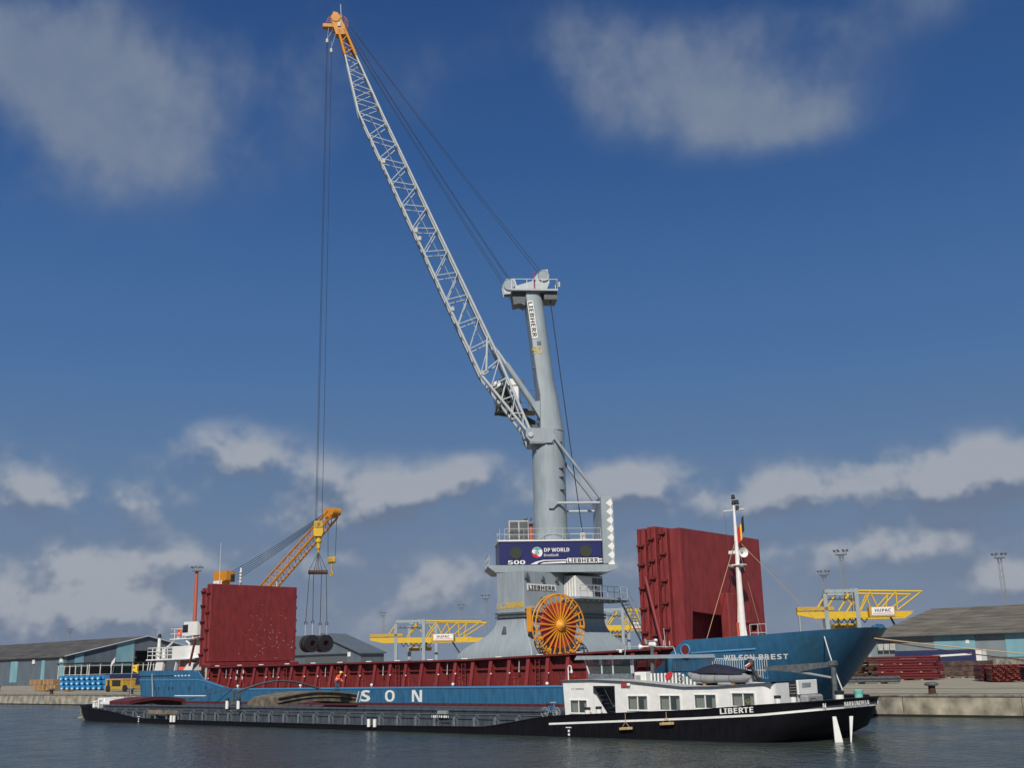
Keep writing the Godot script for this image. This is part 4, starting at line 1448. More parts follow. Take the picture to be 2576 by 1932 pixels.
		if k % 4 == 2:   # ladder rungs up the coaming
			g = G.new()
			for s in [0.0, 0.4]:
				g.tube(Vector3(x + 0.6 + s, 2.5, -63.15), Vector3(x + 0.6 + s, ty + 0.1, -63.15), 0.03, 0.03, 5)
			for j in 6:
				g.tube(Vector3(x + 0.6, 2.7 + j * 0.3, -63.15), Vector3(x + 1.0, 2.7 + j * 0.3, -63.15), 0.02, 0.02, 5)
			part("ladder", g, M.red, cs)
		if k % 3 == 0:   # vent posts and valves on the side deck
			g = G.new()
			g.tube(Vector3(x + 1.0, 2.45, -62.5), Vector3(x + 1.0, 3.1, -62.5), 0.07, 0.07, 8)
			g.ball(Vector3(x + 1.0, 3.14, -62.5), Vector3(0.13, 0.08, 0.13), 8)
			g.tube(Vector3(x + 1.35, 2.45, -62.5), Vector3(x + 1.35, 2.95, -62.5), 0.05, 0.05, 8)
			part("vent_post", g, M.red, cs)
		if k % 5 == 3:
			g = G.new()
			g.ball(Vector3(x + 0.7, 2.72, -62.1), Vector3(0.13, 0.13, 0.13), 8)
			g.tube(Vector3(x + 0.7, 2.5, -62.1), Vector3(x + 0.7, 2.65, -62.1), 0.05, 0.05, 6)
			part("fairlead_roller", g, M.white, cs)
	g = G.new()
	for x in [-92.7, -91.7]:
		g.span(Vector3(x, 3.3, -62.88), Vector3(x + 0.12, 3.6, -62.85))
		g.span(Vector3(x, 3.85, -62.98), Vector3(x + 0.12, 4.15, -62.95))
	part("white_marks", g, M.white, cs)
	hatch_stack_aft(t)
	hatch_stack_fore(t)
	deckhouse(t)
	fore_deck(t)

func at_height(rings: Array, k: int, y: float) -> Vector3:
	for j in range(1, rings.size()):
		if rings[j][k].y >= y - 1e-5:
			var a: Vector3 = rings[j - 1][k]
			var b: Vector3 = rings[j][k]
			return a.lerp(b, clampf((y - a.y) / maxf(b.y - a.y, 1e-5), 0.0, 1.0))
	return rings[-1][k]

func interp_up(rings: Array, k: int, c: Vector3, f: float) -> Vector3:
	var ty: float = rings[-1][k].y
	var y = lerpf(c.y, ty, f)
	for j in range(1, rings.size()):
		if rings[j][k].y >= y - 1e-5:
			var a: Vector3 = rings[j - 1][k]
			var b: Vector3 = rings[j][k]
			return a.lerp(b, clampf((y - a.y) / maxf(b.y - a.y, 1e-5), 0.0, 1.0))
	return rings[-1][k]

func hatch_panel(parent: Node3D, x: float, thick: float, y0: float, y1: float, z0: float, z1: float, brackets: Array):
	var g = G.new()
	g.span(Vector3(x, y0, z1), Vector3(x + thick, y1, z0), 0.03)
	var p = part("hatch_panel", g, M.red, parent)
	for y in brackets:
		g = G.new()
		g.span(Vector3(x + 0.06, y - 0.07, z0), Vector3(x + thick - 0.06, y + 0.07, z0 + 0.2))
		g.span(Vector3(x + 0.1, y - 0.3, z0), Vector3(x + 0.2, y, z0 + 0.14))
		part("edge_bracket", g, M.red_dark, p)
	g = G.new()
	g.span(Vector3(x + thick * 0.45, y0 + 0.1, z0), Vector3(x + thick * 0.55, y1 - 0.1, z0 + 0.1))
	part("edge_rib", g, M.red_dark, p)
	return p

func hatch_stack_aft(t: Node3D):
	var hs = sub("aft_hatch_stack", t)
	hatch_panel(hs, -100.3, 0.85, 4.6, 12.35, -63.6, -74.2, [5.8, 7.4, 9.0, 10.6, 12.0])
	var f = hatch_panel(hs, -99.25, 0.75, 5.02, 12.7, -63.5, -74.1, [6.3, 8.2, 9.9, 11.8])
	# white paint knocks over the lower half of the face
	var g = G.new()
	for k in 70:
		var u = clampf(rng.randfn(0.62, 0.17), 0.06, 0.97)
		var v = clampf(rng.randfn(0.30, 0.20), 0.03, 0.93)
		var s = rng.randf_range(0.015, 0.05) * (1.6 if rng.randf() < 0.15 else 1.0)
		var c = Vector3(-98.488, 5.1 + v * 7.5, -63.6 - u * 10.4)
		var poly = []
		for j in 7:
			poly.append(Vector2(cos(TAU * j / 7.0), sin(TAU * j / 7.0)) * s * rng.randf_range(0.6, 1.2))
		g.prism(poly, c, Vector3.FORWARD, UP, Vector3(0.004, 0, 0))
	var chips = part("paint_chips", g, M.white, f)
	chips.set_meta("kind", "stuff")
	g = G.new()
	g.span(Vector3(-99.4, 4.6, -63.4), Vector3(-98.1, 4.95, -74.3), 0.04)
	part("hinge_beam", g, M.red, hs)
	for y in [6.2, 8.0, 9.1, 10.4, 11.6]:
		g = G.new()
		g.span(Vector3(-99.0, y, -74.1), Vector3(-98.7, y + 0.25, -74.32))
		part("edge_lug", g, M.red_dark, hs)
	g = G.new()
	g.tube(Vector3(-101.5, 4.7, -63.3), Vector3(-100.6, 7.4, -63.3), 0.12, 0.12, 8)
	part("support_strut", g, M.red_dark, hs)

func hatch_stack_fore(t: Node3D):
	var hs = sub("fore_hatch_stack", t)
	hatch_panel(hs, -45.85, 0.68, 4.9, 13.1, -63.6, -74.0, [6.0, 7.6, 9.0, 10.6, 11.9])
	hatch_panel(hs, -44.9, 0.68, 5.0, 13.15, -63.5, -74.0, [5.8, 7.8, 9.6, 10.8, 12.3])
	hatch_panel(hs, -43.95, 0.66, 5.0, 12.95, -63.5, -74.0, [6.2, 7.9, 9.4, 11.2, 12.6])
	# the front panel stands on two legs with openings between them
	var z0 = -63.45
	var z1 = -73.9
	var g = G.new()
	g.prism([Vector2(z0, 5.0), Vector2(z0, 12.85), Vector2(z1, 12.75), Vector2(z1, 5.0), Vector2(z1 + 0.7, 5.0), Vector2(z1 + 0.95, 6.6), Vector2(z1 + 1.9, 6.6), Vector2(z1 + 1.9, 5.0), Vector2(z1 + 4.1, 5.0), Vector2(z1 + 4.1, 7.0), Vector2(z0 - 1.0, 7.3), Vector2(z0 - 0.75, 5.0)], Vector3(-43.0, 0, 0), Vector3.BACK, UP, Vector3(0.85, 0, 0))
	part("hatch_panel", g, M.red, hs)
	g = G.new()
	g.span(Vector3(-42.14, 5.3, -67.9), Vector3(-41.5, 8.6, -69.3), 0.05)
	part("vertical_girder", g, M.red, hs)
	g = G.new()
	g.span(Vector3(-42.14, 5.4, -70.3), Vector3(-42.05, 12.3, -70.6))
	g.tube(Vector3(-41.4, 6.6, -69.5), Vector3(-41.4, 6.6, -70.4), 0.18, 0.18, 10)
	g.tube(Vector3(-41.7, 5.2, -69.9), Vector3(-41.7, 6.6, -69.9), 0.22, 0.22, 10)
	part("hydraulic_gear", g, M.red, hs)
	g = G.new()
	g.tube(Vector3(-45.0, 9.7, -63.2), Vector3(-43.7, 4.9, -63.0), 0.13, 0.13, 8)
	part("support_strut", g, M.red, hs)
	g = G.new()
	g.tube(Vector3(-44.55, 5.2, -63.2), Vector3(-43.9, 4.8, -62.9), 0.1, 0.1, 8)
	part("support_foot", g, M.red_dark, hs)
	for y in [6.2, 8.7, 11.3]:
		g = G.new()
		g.span(Vector3(-42.9, y, -73.9), Vector3(-42.5, y + 0.3, -74.12))
		part("edge_lug", g, M.red_dark, hs)
	g = G.new()
	g.cham(Vector3(-41.8, 5.6, -72.0), Vector3(0.6, 0.9, 0.6), 0.1)
	part("winch_box", g, M.red, hs)

func deckhouse(t: Node3D):
	var d = sub("deckhouse", t)
	var g = G.new()
	g.span(Vector3(-107.0, 3.2, -65.6), Vector3(-101.6, 5.4, -73.0), 0.05)
	part("lower_house", g, M.white_dirty, d)
	g = G.new()
	g.span(Vector3(-110.6, 5.36, -63.7), Vector3(-101.6, 5.5, -74.3))
	part("boat_deck", g, M.white, d)
	# rounded bulwark of the boat deck
	var out = []
	for q in [[-105.6, -63.75], [-103.6, -63.75], [-103.2, -63.76], [-102.8, -63.82], [-102.45, -63.95], [-102.0, -64.3], [-101.7, -64.8], [-101.6, -65.4], [-101.6, -74.0]]:
		out.append(q)
	g = G.new()
	for k in out.size() - 1:
		var a = Vector3(out[k][0], 5.5, out[k][1])
		var b = Vector3(out[k + 1][0], 5.5, out[k + 1][1])
		g.quad(a - UP * 0.12, b - UP * 0.12, b + UP * 1.22, a + UP * 1.22)
		g.quad(a + UP * 1.22, b + UP * 1.22, b + UP * 1.22 + Vector3(-0.06, 0, -0.06), a + UP * 1.22 + Vector3(-0.06, 0, -0.06))
	part("boat_deck_bulwark", g, M.white, d)
	railing(d, [Vector3(-105.6, 5.5, -63.8), Vector3(-110.5, 5.5, -63.8), Vector3(-110.5, 5.5, -74.0)], 1.15, 1.0, 0.045, M.white, 2)
	for q in [[-109.2, -107.7], [-105.4, -105.2]]:
		g = G.new()
		g.prism([Vector2(q[0], 4.2), Vector2(q[1], 4.2), Vector2(q[1] + 0.3, 5.36), Vector2(q[0] + 0.4, 5.36)], Vector3(0, 0, -63.9), Vector3.RIGHT, UP, Vector3(0, 0, -0.25))
		part("deck_support", g, M.white, d)
	for x in [-110.3, -109.8]:
		g = G.new()
		g.tube(Vector3(x - 0.25, 4.2, -63.9), Vector3(x, 5.5, -63.9), 0.06, 0.06, 6)
		part("ladder_rail", g, M.white, d)
	g = G.new()
	g.prism([Vector2(-103.6, 4.25), Vector2(-102.9, 4.9), Vector2(-102.2, 5.05), Vector2(-101.7, 4.9), Vector2(-101.7, 4.25)], Vector3(0, 0, -63.9), Vector3.RIGHT, UP, Vector3(0, 0, -0.9))
	part("winch_cover", g, M.white, d)
	for k in 4:
		g = G.new()
		g.cham(Vector3(-105.0 + k * 0.36, 4.45, -64.4), Vector3(0.26, 0.36, 0.26), 0.06)
		part("gas_bottle", g, M.vest, d)
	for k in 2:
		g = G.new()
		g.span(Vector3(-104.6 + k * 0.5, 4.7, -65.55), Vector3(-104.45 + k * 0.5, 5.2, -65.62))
		part("house_window", g, M.dark, d)  # opaque black panes painted in for the unlit room behind the glass
	g = G.new()
	g.span(Vector3(-106.4, 5.5, -66.2), Vector3(-101.9, 7.4, -72.6), 0.05)
	part("upper_house", g, M.white_dirty, d)
	g = G.new()
	g.span(Vector3(-107.0, 7.38, -64.2), Vector3(-101.9, 7.52, -74.2), 0.03)
	part("bridge_deck", g, M.white, d)
	g = G.new()
	g.prism([Vector2(-104.3, 7.8), Vector2(-104.0, 9.15), Vector2(-101.5, 9.1), Vector2(-101.5, 7.75), Vector2(-103.4, 7.7)], Vector3(0, 0, -64.0), Vector3.RIGHT, UP, Vector3(0, 0, -9.8))
	part("wheelhouse", g, M.white, d)
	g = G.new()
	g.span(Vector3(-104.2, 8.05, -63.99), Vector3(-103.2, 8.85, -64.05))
	part("wheelhouse_window", g, M.dark, d)  # glass painted black to stand for the dark bridge inside
	railing(d, [Vector3(-103.8, 7.52, -64.3), Vector3(-107.0, 7.52, -64.3), Vector3(-107.0, 7.52, -74)], 1.0, 0.9, 0.035, M.white, 1)
	g = G.new()
	g.torus(Vector3(-105.2, 8.1, -64.25), Vector3.BACK, 0.3, 0.09, 16, 6)
	part("lifebuoy", g, M.vest, d)
	g = G.new()
	g.tube(Vector3(-103.9, 5.6, -64.2), Vector3(-103.2, 6.9, -64.3), 0.12, 0.12, 8)
	g.tube(Vector3(-103.2, 6.9, -64.3), Vector3(-103.9, 7.2, -64.3), 0.1, 0.1, 8)
	part("ventilator_arm", g, M.white, d)
	g = G.new()
	g.tube(Vector3(-109.3, 5.5, -64.4), Vector3(-109.3, 7.7, -64.4), 0.2, 0.17, 10)
	part("vent_pipe", g, M.white, d)
	g = G.new()
	g.tube(Vector3(-109.3, 7.7, -64.4), Vector3(-109.3, 8.1, -64.4), 0.2, 0.14, 10)
	part("vent_cap", g, M.dark, d)
	# rescue boat crane
	g = G.new()
	g.tube(Vector3(-109.3, 5.5, -65.0), Vector3(-109.3, 6.5, -65.0), 0.25, 0.22, 10)
	g.tube(Vector3(-109.3, 6.4, -65.0), Vector3(-105.4, 8.2, -65.0), 0.12, 0.08, 8)
	part("rescue_boat_crane", g, M.white, d)
	g = G.new()
	g.cham(Vector3(-105.3, 8.3, -65.0), Vector3(0.35, 0.35, 0.3), 0.1)
	part("crane_head", g, M.dark, d)
	g = G.new()
	g.prism([Vector2(-108.5, 5.6), Vector2(-106.2, 5.6), Vector2(-105.8, 6.3), Vector2(-108.9, 6.3)], Vector3(0, 0, -65.2), Vector3.RIGHT, UP, Vector3(0, 0, -1.3))
	part("rescue_boat", g, M.steel_grey, d)
	# radar mast
	g = G.new()
	g.tube(Vector3(-102.3, 9.1, -67.0), Vector3(-102.1, 13.4, -67.0), 0.14, 0.08, 8)
	g.span(Vector3(-103.5, 11.55, -66.9), Vector3(-101.1, 11.75, -67.1))
	g.tube(Vector3(-103.0, 9.1, -66.0), Vector3(-102.9, 9.9, -66.0), 0.1, 0.1, 8)
	part("radar_mast", g, M.white, d)
	g = G.new()
	g.ball(Vector3(-102.9, 10.0, -66.0), Vector3(0.35, 0.3, 0.35), 10)
	g.ball(Vector3(-101.9, 11.2, -65.8), Vector3(0.22, 0.25, 0.22), 10)
	part("satellite_dome", g, M.white, d)
	g = G.new()
	g.span(Vector3(-102.5, 9.4, -65.6), Vector3(-102.2, 9.8, -65.9))
	part("searchlight", g, M.dark, d)
	g = G.new()
	g.tube(Vector3(-98.6, 12.0, -71.5), Vector3(-98.6, 13.2, -71.5), 0.04, 0.04, 5)
	g.tube(Vector3(-104.0, 9.1, -68), Vector3(-104.0, 17.6, -68), 0.03, 0.015, 5)
	part("whip_antenna", g, M.white, d)
	g = G.new()
	g.tube(Vector3(-103.0, 9.1, -70), Vector3(-103.0, 14.9, -70), 0.13, 0.1, 8)
	for k in 4:
		g.cham(Vector3(-102.75, 13.4 + k * 0.35, -69.8), Vector3(0.22, 0.24, 0.22), 0.05)
	part("signal_mast", g, M.white, d)

func fore_deck(t: Node3D):
	# foremast
	var m = sub("foremast", t)
	var b = Vector3(-41.15, 5.2, SZ)
	var g = G.new()
	g.lathe([Vector2(0.29, 0), Vector2(0.23, 2.6), Vector2(0.14, 6.9), Vector2(0.10, 8.6), Vector2(0.08, 9.6), Vector2(0, 9.62)], b, UP, 16)
	part("pole", g, M.white, m)
	g = G.new()
	g.tube(b + Vector3(-0.85, 9.2, 0), b + Vector3(0.8, 9.2, 0), 0.05, 0.05, 6)
	part("crossarm", g, M.white, m)
	g = G.new()
	for q in [[0.0, 9.75], [0.0, 10.15], [0.28, 9.35], [0.28, 9.75]]:
		g.lathe([Vector2(0, 0), Vector2(0.14, 0), Vector2(0.15, 0.1), Vector2(0.11, 0.2), Vector2(0.14, 0.28), Vector2(0, 0.32)], b + Vector3(q[0], q[1] - 0.15, 0), UP, 10)
	part("navigation_lamp", g, M.dark, m)
	g = G.new()
	g.lathe([Vector2(0.08, 0), Vector2(0.1, 0.3), Vector2(0.3, 0.5), Vector2(0.34, 0.52)], b + Vector3(0.35, 6.1, 0.1), Vector3(0.8, 0.05, 0.6).normalized(), 14)
	part("horn", g, M.white, m)
	g = G.new()
	g.cham(b + Vector3(-0.25, 6.2, 0.2), Vector3(0.5, 0.25, 0.35), 0.04)
	g.span(b + Vector3(-0.55, 5.3, -0.3), b + Vector3(0.55, 5.38, 0.3))
	part("lamp_platform", g, M.white, m)
	for q in [-0.4, 0.4]:
		g = G.new()
		g.ball(b + Vector3(q, 5.25, 0.2), Vector3(0.2, 0.16, 0.2), 10)
		part("floodlight", g, M.rubber_grey, m)
	g = G.new()
	g.tube(b + Vector3(-0.25, 0.0, 0.2), b + Vector3(-0.1, 3.0, 0.1), 0.07, 0.07, 6)
	g.tube(b + Vector3(0.35, 0.0, 0), b + Vector3(0.2, 1.2, 0), 0.06, 0.06, 6)
	part("mast_foot", g, M.white, m)
	for q in [Vector3(-41.0, 5.2, -64.0), Vector3(-36.5, 5.2, -73.5), Vector3(-41.6, 5.6, -72.5)]:
		g = G.new()
		g.tube(b + Vector3(0, 7.2, 0), q, 0.022, 0.022, 5)
		part("stay_wire", g, M.rope_tan, m)
	g = G.new()
	g.tube(b + Vector3(-0.8, 9.2, 0), b + Vector3(-0.5, 0.5, 0), 0.012, 0.012, 4)
	part("halyard", g, M.steel_grey, m)
	# tricolour
	var fl = thing("tricolour_flag", "black, yellow and red flag hanging from the ship's white foremast", "flag", b + Vector3(0.75, 8.7, 0))
	for k in 3:
		g = G.new()
		for j in 5:
			var a = func(u: float, v: float) -> Vector3: return b + Vector3(0.75 - u * 0.55, 8.75 - v * 1.1 - u * 1.0, sin(u * 9.0) * 0.12 + 0.05)
			var u0 = k / 3.0 + j / 15.0
			var u1 = u0 + 1.0 / 15.0
			g.quad(a.call(u0, 0), a.call(u1, 0), a.call(u1, 1), a.call(u0, 1))
		part("stripe", g, [M.flag_black, M.flag_yellow, M.flag_red][k], fl)
	# bow gear
	g = G.new()
	for q in [-34.4, -33.4]:
		g.tube(Vector3(q, 5.3, -66.2), Vector3(q, 5.72, -66.2), 0.22, 0.22, 12)
	part("fairlead_roller", g, M.mast_red, t)
	g = G.new()
	g.tube(Vector3(-40.0, 5.2, -66.5), Vector3(-40.0, 6.5, -66.5), 0.1, 0.1, 8)
	part("fire_post", g, M.mast_red, t)
	railing(t, [Vector3(-38.8, 5.2, -66), Vector3(-37.6, 5.2, -66)], 1.1, 0.6, 0.03, M.crane_light)
	g = G.new()
	g.tube(Vector3(-36.2, 5.2, -68), Vector3(-36.2, 6.8, -68), 0.08, 0.08, 6)
	part("pipe_post", g, M.crane_grey, t)
	g = G.new()
	g.cham(Vector3(-35.2, 5.4, -69), Vector3(0.9, 0.8, 1.6), 0.15)
	part("windlass", g, M.crane_grey, t)
	g = G.new()
	g.tube(Vector3(-31.7, 5.85, SZ), Vector3(-30.9, 5.9, SZ), 0.16, 0.1, 8)
	g.prism([Vector2(-31.6, 5.8), Vector2(-30.95, 5.8), Vector2(-31.0, 6.05), Vector2(-31.4, 6.1)], Vector3(0, 0, SZ - 0.1), Vector3.RIGHT, UP, Vector3(0, 0, 0.2))
	part("stem_head", g, M.blue_hull, t)

# ------------------------------------------------------------------ the river barge
const BZ := -55.75
func barge_top(x: float) -> float:
	return table(x, [[-107.2, 1.45], [-100.0, 1.25], [-94.5, 0.97], [-89.6, 0.40], [-80, 0.33], [-60, 0.33], [-48.7, 0.44], [-44.2, 1.07], [-42.3, 1.2], [-33.5, 1.57], [-29.5, 1.85], [-26.6, 2.02]])

const B_BOW := Vector4(-102.8, -103.9, 8.0, 2.3)
const B_STERN := Vector4(-28.6, -26.7, 3.6, 3.0)
func barge_ring(f: float) -> Array:
	return outline(f, barge_top, BZ, 4.75, B_BOW, B_STERN, 18, 60, 0.7, 0.38)

func roof_y(x: float) -> float:
	return table(x, [[-43.3, 3.08], [-41.0, 3.1], [-38.2, 2.98], [-34.8, 2.68], [-33.0, 2.69], [-30.0, 2.84], [-28.3, 2.97], [-27.0, 2.98]])

func barge():
	var t = thing("river_barge", "long black river barge with white cabin moored alongside the blue ship", "barge", Vector3(-66, 0, BZ))
	var rings = []
	for f in [-0.8, 0.0, 0.25, 0.5, 0.75, 0.92, 1.0]:
		rings.append(barge_ring(f))
	var g = G.new()
	g.loft(rings)
	part("hull", g, M.barge_black, t)
	var top: Array = rings[-1]
	var inn = inset(top, BZ, -0.1)
	g = G.new()
	g.loft([inset(top, BZ, 0.03, -0.05), inset(top, BZ, 0.03, 0.02), inn], true, [], true)
	part("gunwale", g, M.barge_black, t)
	g = G.new()
	var low = []
	for p in inn:
		low.append(Vector3(p.x, p.y - (0.35 if p.x < -92.0 or p.x > -45.0 else 0.02), p.z))
	g.loft([inn, low], true, [], true)
	for k in range(1, low.size() / 2):
		if low[k].x > -95.0 and low[k + 1].x < -44.4:
			for q in [[0.0, 0.75]]:   # side decks only, the hold lies between
				var w = 0.72
				g.quad(low[k], low[k + 1], low[k + 1] - Vector3(0, 0, w), low[k] - Vector3(0, 0, w), UP)
				var a = Vector3(low[k].x, low[k].y, 2 * BZ - low[k].z)
				var b = Vector3(low[k + 1].x, low[k + 1].y, 2 * BZ - low[k + 1].z)
				g.quad(a, b, b + Vector3(0, 0, w), a + Vector3(0, 0, w), UP)
		else:
			g.quad(low[k], low[k + 1], Vector3(low[k + 1].x, low[k + 1].y, 2 * BZ - low[k + 1].z), Vector3(low[k].x, low[k].y, 2 * BZ - low[k].z), UP)
	part("deck", g, M.barge_grey, t)
	strip_part("white_line", rings, -44.3, -26.0, [[-44.2, 0.66], [-33.6, 1.13], [-29.6, 1.35], [-27.5, 1.54], [-26.6, 1.62]], 0.055, M.white, t, 0.03, BZ)
	strip_part("white_line", rings, -104.5, -100.8, [[-104.0, 0.62], [-101.3, 0.52]], 0.05, M.white, t, 0.03, BZ)
	# name and home port
	write(t, "LIBERTE", Vector3(-31.05, 1.56, -50.93), Vector3(1, 0.055, 0), UP, 0.27, M.white, 1.95)
	for q in [["H", 0], ["A", 1], ["R", 2], ["D", 3], ["I", 4], ["N", 5], ["X", 6], ["V", 7], ["E", 8], ["L", 9], ["D", 10]]:
		var z: float = -54.3 - q[1] * 0.26
		var pt = on_ring(0.88, z)
		write(t, q[0], pt[0] + pt[1] * 0.04, pt[2], UP, 0.22, M.white)
	for z in [-52.7, -58.6]:
		var pt = on_ring(0.88, z)
		write(t, "N", pt[0] + pt[1] * 0.04, pt[2], UP, 0.22, M.white)
	# hold coaming, ribs, rails
	var hc = sub("hold_coaming", t)
	for s in [[-51.75, 1.0, 0.0], [-59.75, -1.0, -0.24]]:
		g = G.new()
		g.span(Vector3(-96.0, 0.2, s[0]), Vector3(-44.4, 1.34 + s[2], s[0] - 0.1 * s[1]))
		part("side_plate", g, M.barge_grey, hc)
		g = G.new()
		g.tube(Vector3(-96.0, 1.36 + s[2], s[0] + 0.10 * s[1]), Vector3(-44.4, 1.36 + s[2], s[0] + 0.10 * s[1]), 0.10, 0.10, 10)
		g.span(Vector3(-96.0, 1.16 + s[2], s[0]), Vector3(-44.4, 1.34 + s[2], s[0] + 0.12 * s[1]))
		part("top_roll", g, M.barge_grey, hc)
	g = G.new()
	g.span(Vector3(-96.1, 0.2, -59.8), Vector3(-96.0, 1.2, -51.7))
	part("end_plate", g, M.barge_grey, hc)
	g = G.new()
	g.span(Vector3(-44.4, 0.2, -59.8), Vector3(-44.3, 1.3, -51.7))
	part("end_plate", g, M.barge_grey, hc)
	g = G.new()
	g.quad(Vector3(-96, -0.3, -51.8), Vector3(-44.4, -0.3, -51.8), Vector3(-44.4, -0.3, -59.7), Vector3(-96, -0.3, -59.7), UP)
	part("hold_floor", g, M.rust, hc)
	g = G.new()
	g.tube(Vector3(-95.5, 1.12, -51.42), Vector3(-44.6, 1.12, -51.42), 0.025, 0.025, 5)
	part("hand_rail", g, M.rib_grey, hc)
	for k in range(-8, 21):
		var x = -81.9 + 1.77 * k
		g = G.new()
		g.prism([Vector2(0, 0.33), Vector2(0.42, 0.33), Vector2(0.36, 0.95), Vector2(0.12, 1.15), Vector2(0, 1.15)], Vector3(x - 0.03, 0, -51.75), Vector3.BACK, UP, Vector3(0.06, 0, 0))
		g.span(Vector3(x - 0.09, 0.33, -51.38), Vector3(x + 0.12, 0.95, -51.34))
		part("rib", g, M.rib_grey, hc)
	# pale side board and white fender rolls
	g = G.new()
	g.span(Vector3(-88.2, 0.72, -51.3), Vector3(-83.6, 1.06, -51.22), 0.02)
	part("gang_plank", g, M.cover_brown, t)
	for x in [[-83.9, 0.18], [-83.45, 0.18], [-59.4, 0.25], [-58.8, 0.25]]:
		g = G.new()
		g.tube(Vector3(x[0], x[1], -50.88), Vector3(x[0], x[1] + 0.5, -50.88), 0.12, 0.12, 10)
		part("fender_roll", g, M.white, t)
	g = G.new()   # tonnage marks, too small to read
	for q in [[0.0, 0.05], [0.14, 0.14], [0.33, 0.12], [0.55, 0.05], [0.72, 0.06], [0.86, 0.13], [1.1, 0.16], [1.3, 0.12], [1.5, 0.05]]:
		g.span(Vector3(-53.8 + q[0], 0.9, -51.335), Vector3(-53.8 + q[0] + q[1], 1.04, -51.33))
	part("tonnage_marks", g, M.white, t).set_meta("kind", "stuff")
	g = G.new()
	g.span(Vector3(-53.3, 1.1, -51.6), Vector3(-52.5, 1.32, -51.34), 0.02)
	part("notice_plate", g, M.rubber_grey, t)
	for x in [-89.2, -42.2]:   # draught marks
		g = G.new()
		g.span(Vector3(x, 0.08, -50.99), Vector3(x + 0.12, 0.2, -50.96))
		g.span(Vector3(x, 0.28, -50.99), Vector3(x + 0.12, 0.4, -50.96))
		g.span(Vector3(x - 0.15, 0.5, -50.99), Vector3(x + 0.25, 0.55, -50.96))
		part("draught_mark", g, M.white, t)
	# arched hatch covers, stacked near the middle of the hold, and the dark red ones forward
	var stack = sub("hatch_cover_stack", t)
	for k in 7:
		part("hatch_cover", arch(-75.3 + k * 0.2, -71.0 + rng.randf_range(-0.12, 0.12), 1.36 + k * 0.11, 0.32, 0.10), M.cover_brown, stack)
	var stack2 = sub("fore_hatch_covers", t)
	for k in 2:
		part("hatch_cover", arch(-95.9, -93.0 + k * 0.6, 1.15 + k * 0.30, 0.28, 0.29, -57.4), M.boot, stack2)
	# travelling gantry for the covers
	var gy = sub("cover_gantry", t)
	g = G.new()
	for x in [-76.4, -75.6]:
		g.span(Vector3(x, 1.5, -51.55), Vector3(x + 0.12, 2.5, -51.75))
	g.span(Vector3(-76.6, 1.55, -51.5), Vector3(-75.3, 1.75, -51.8))
	for x in [-76.0]:
		g.span(Vector3(x, 1.5, -59.65), Vector3(x + 0.12, 2.5, -59.85))
	part("gantry_leg", g, M.steel_grey, gy)
	g = G.new()
	var pts = []
	for k in 13:
		var a = k / 12.0
		pts.append(Vector3(-76.0, 2.48 + sin(PI * a) * 0.75, lerpf(-51.65, -59.75, a)))
	g.path(pts, 0.09, 6)
	part("gantry_arch", g, M.steel_grey, gy)
	for x in [-76.75, -75.25]:
		g = G.new()
		g.tube(Vector3(x, 1.25, -51.35), Vector3(x, 1.85, -51.35), 0.13, 0.13, 10)
		part("bumper", g, M.white, gy)
		g = G.new()
		g.tube(Vector3(x, 1.85, -51.35), Vector3(x, 2.05, -51.4), 0.16, 0.12, 10)
		part("bumper_cap", g, M.dark, gy)
	g = G.new()
	g.tube(Vector3(-70.4, 1.5, -59.0), Vector3(-70.1, 2.3, -59.0), 0.04, 0.04, 5)
	g.tube(Vector3(-70.0, 1.5, -59.0), Vector3(-69.7, 2.3, -59.0), 0.04, 0.04, 5)
	part("hold_ladder", g, M.white, t)
	barge_bow(t)
	barge_cabin(t)
	barge_wheelhouse(t)
	barge_stern(t)

func on_ring(f: float, z: float) -> Array:   # point, outward normal and tangent of the stern outline at a given z
	var r = barge_ring(f)
	for k in r.size():
		var a: Vector3 = r[k]
		var b: Vector3 = r[(k + 1) % r.size()]
		if a.x > -33.0 and (a.z - z) * (b.z - z) <= 0.0 and absf(a.z - b.z) > 1e-6:
			var p = a.lerp(b, (z - a.z) / (b.z - a.z))
			var e = Vector3(b.x - a.x, 0, b.z - a.z).normalized()
			return [p, Vector3(-e.z, 0, e.x), e]
	return [Vector3(-27, 1.7, z), Vector3.RIGHT, Vector3.FORWARD]

func arch(x0: float, x1: float, y: float, rise: float, thick: float, zf := -59.6) -> G:
	var g = G.new()
	var poly = []
	for k in 15:
		var a = k / 14.0
		poly.append(Vector2(lerpf(-51.9, zf, a), y + sin(PI * a) * rise))
	for k in range(14, -1, -1):
		var a = k / 14.0
		poly.append(Vector2(lerpf(-51.9, zf, a), y + sin(PI * a) * rise + thick))
	g.prism(poly, Vector3(x0, 0, 0), Vector3.BACK, UP, Vector3(x1 - x0, 0, 0))
	return g

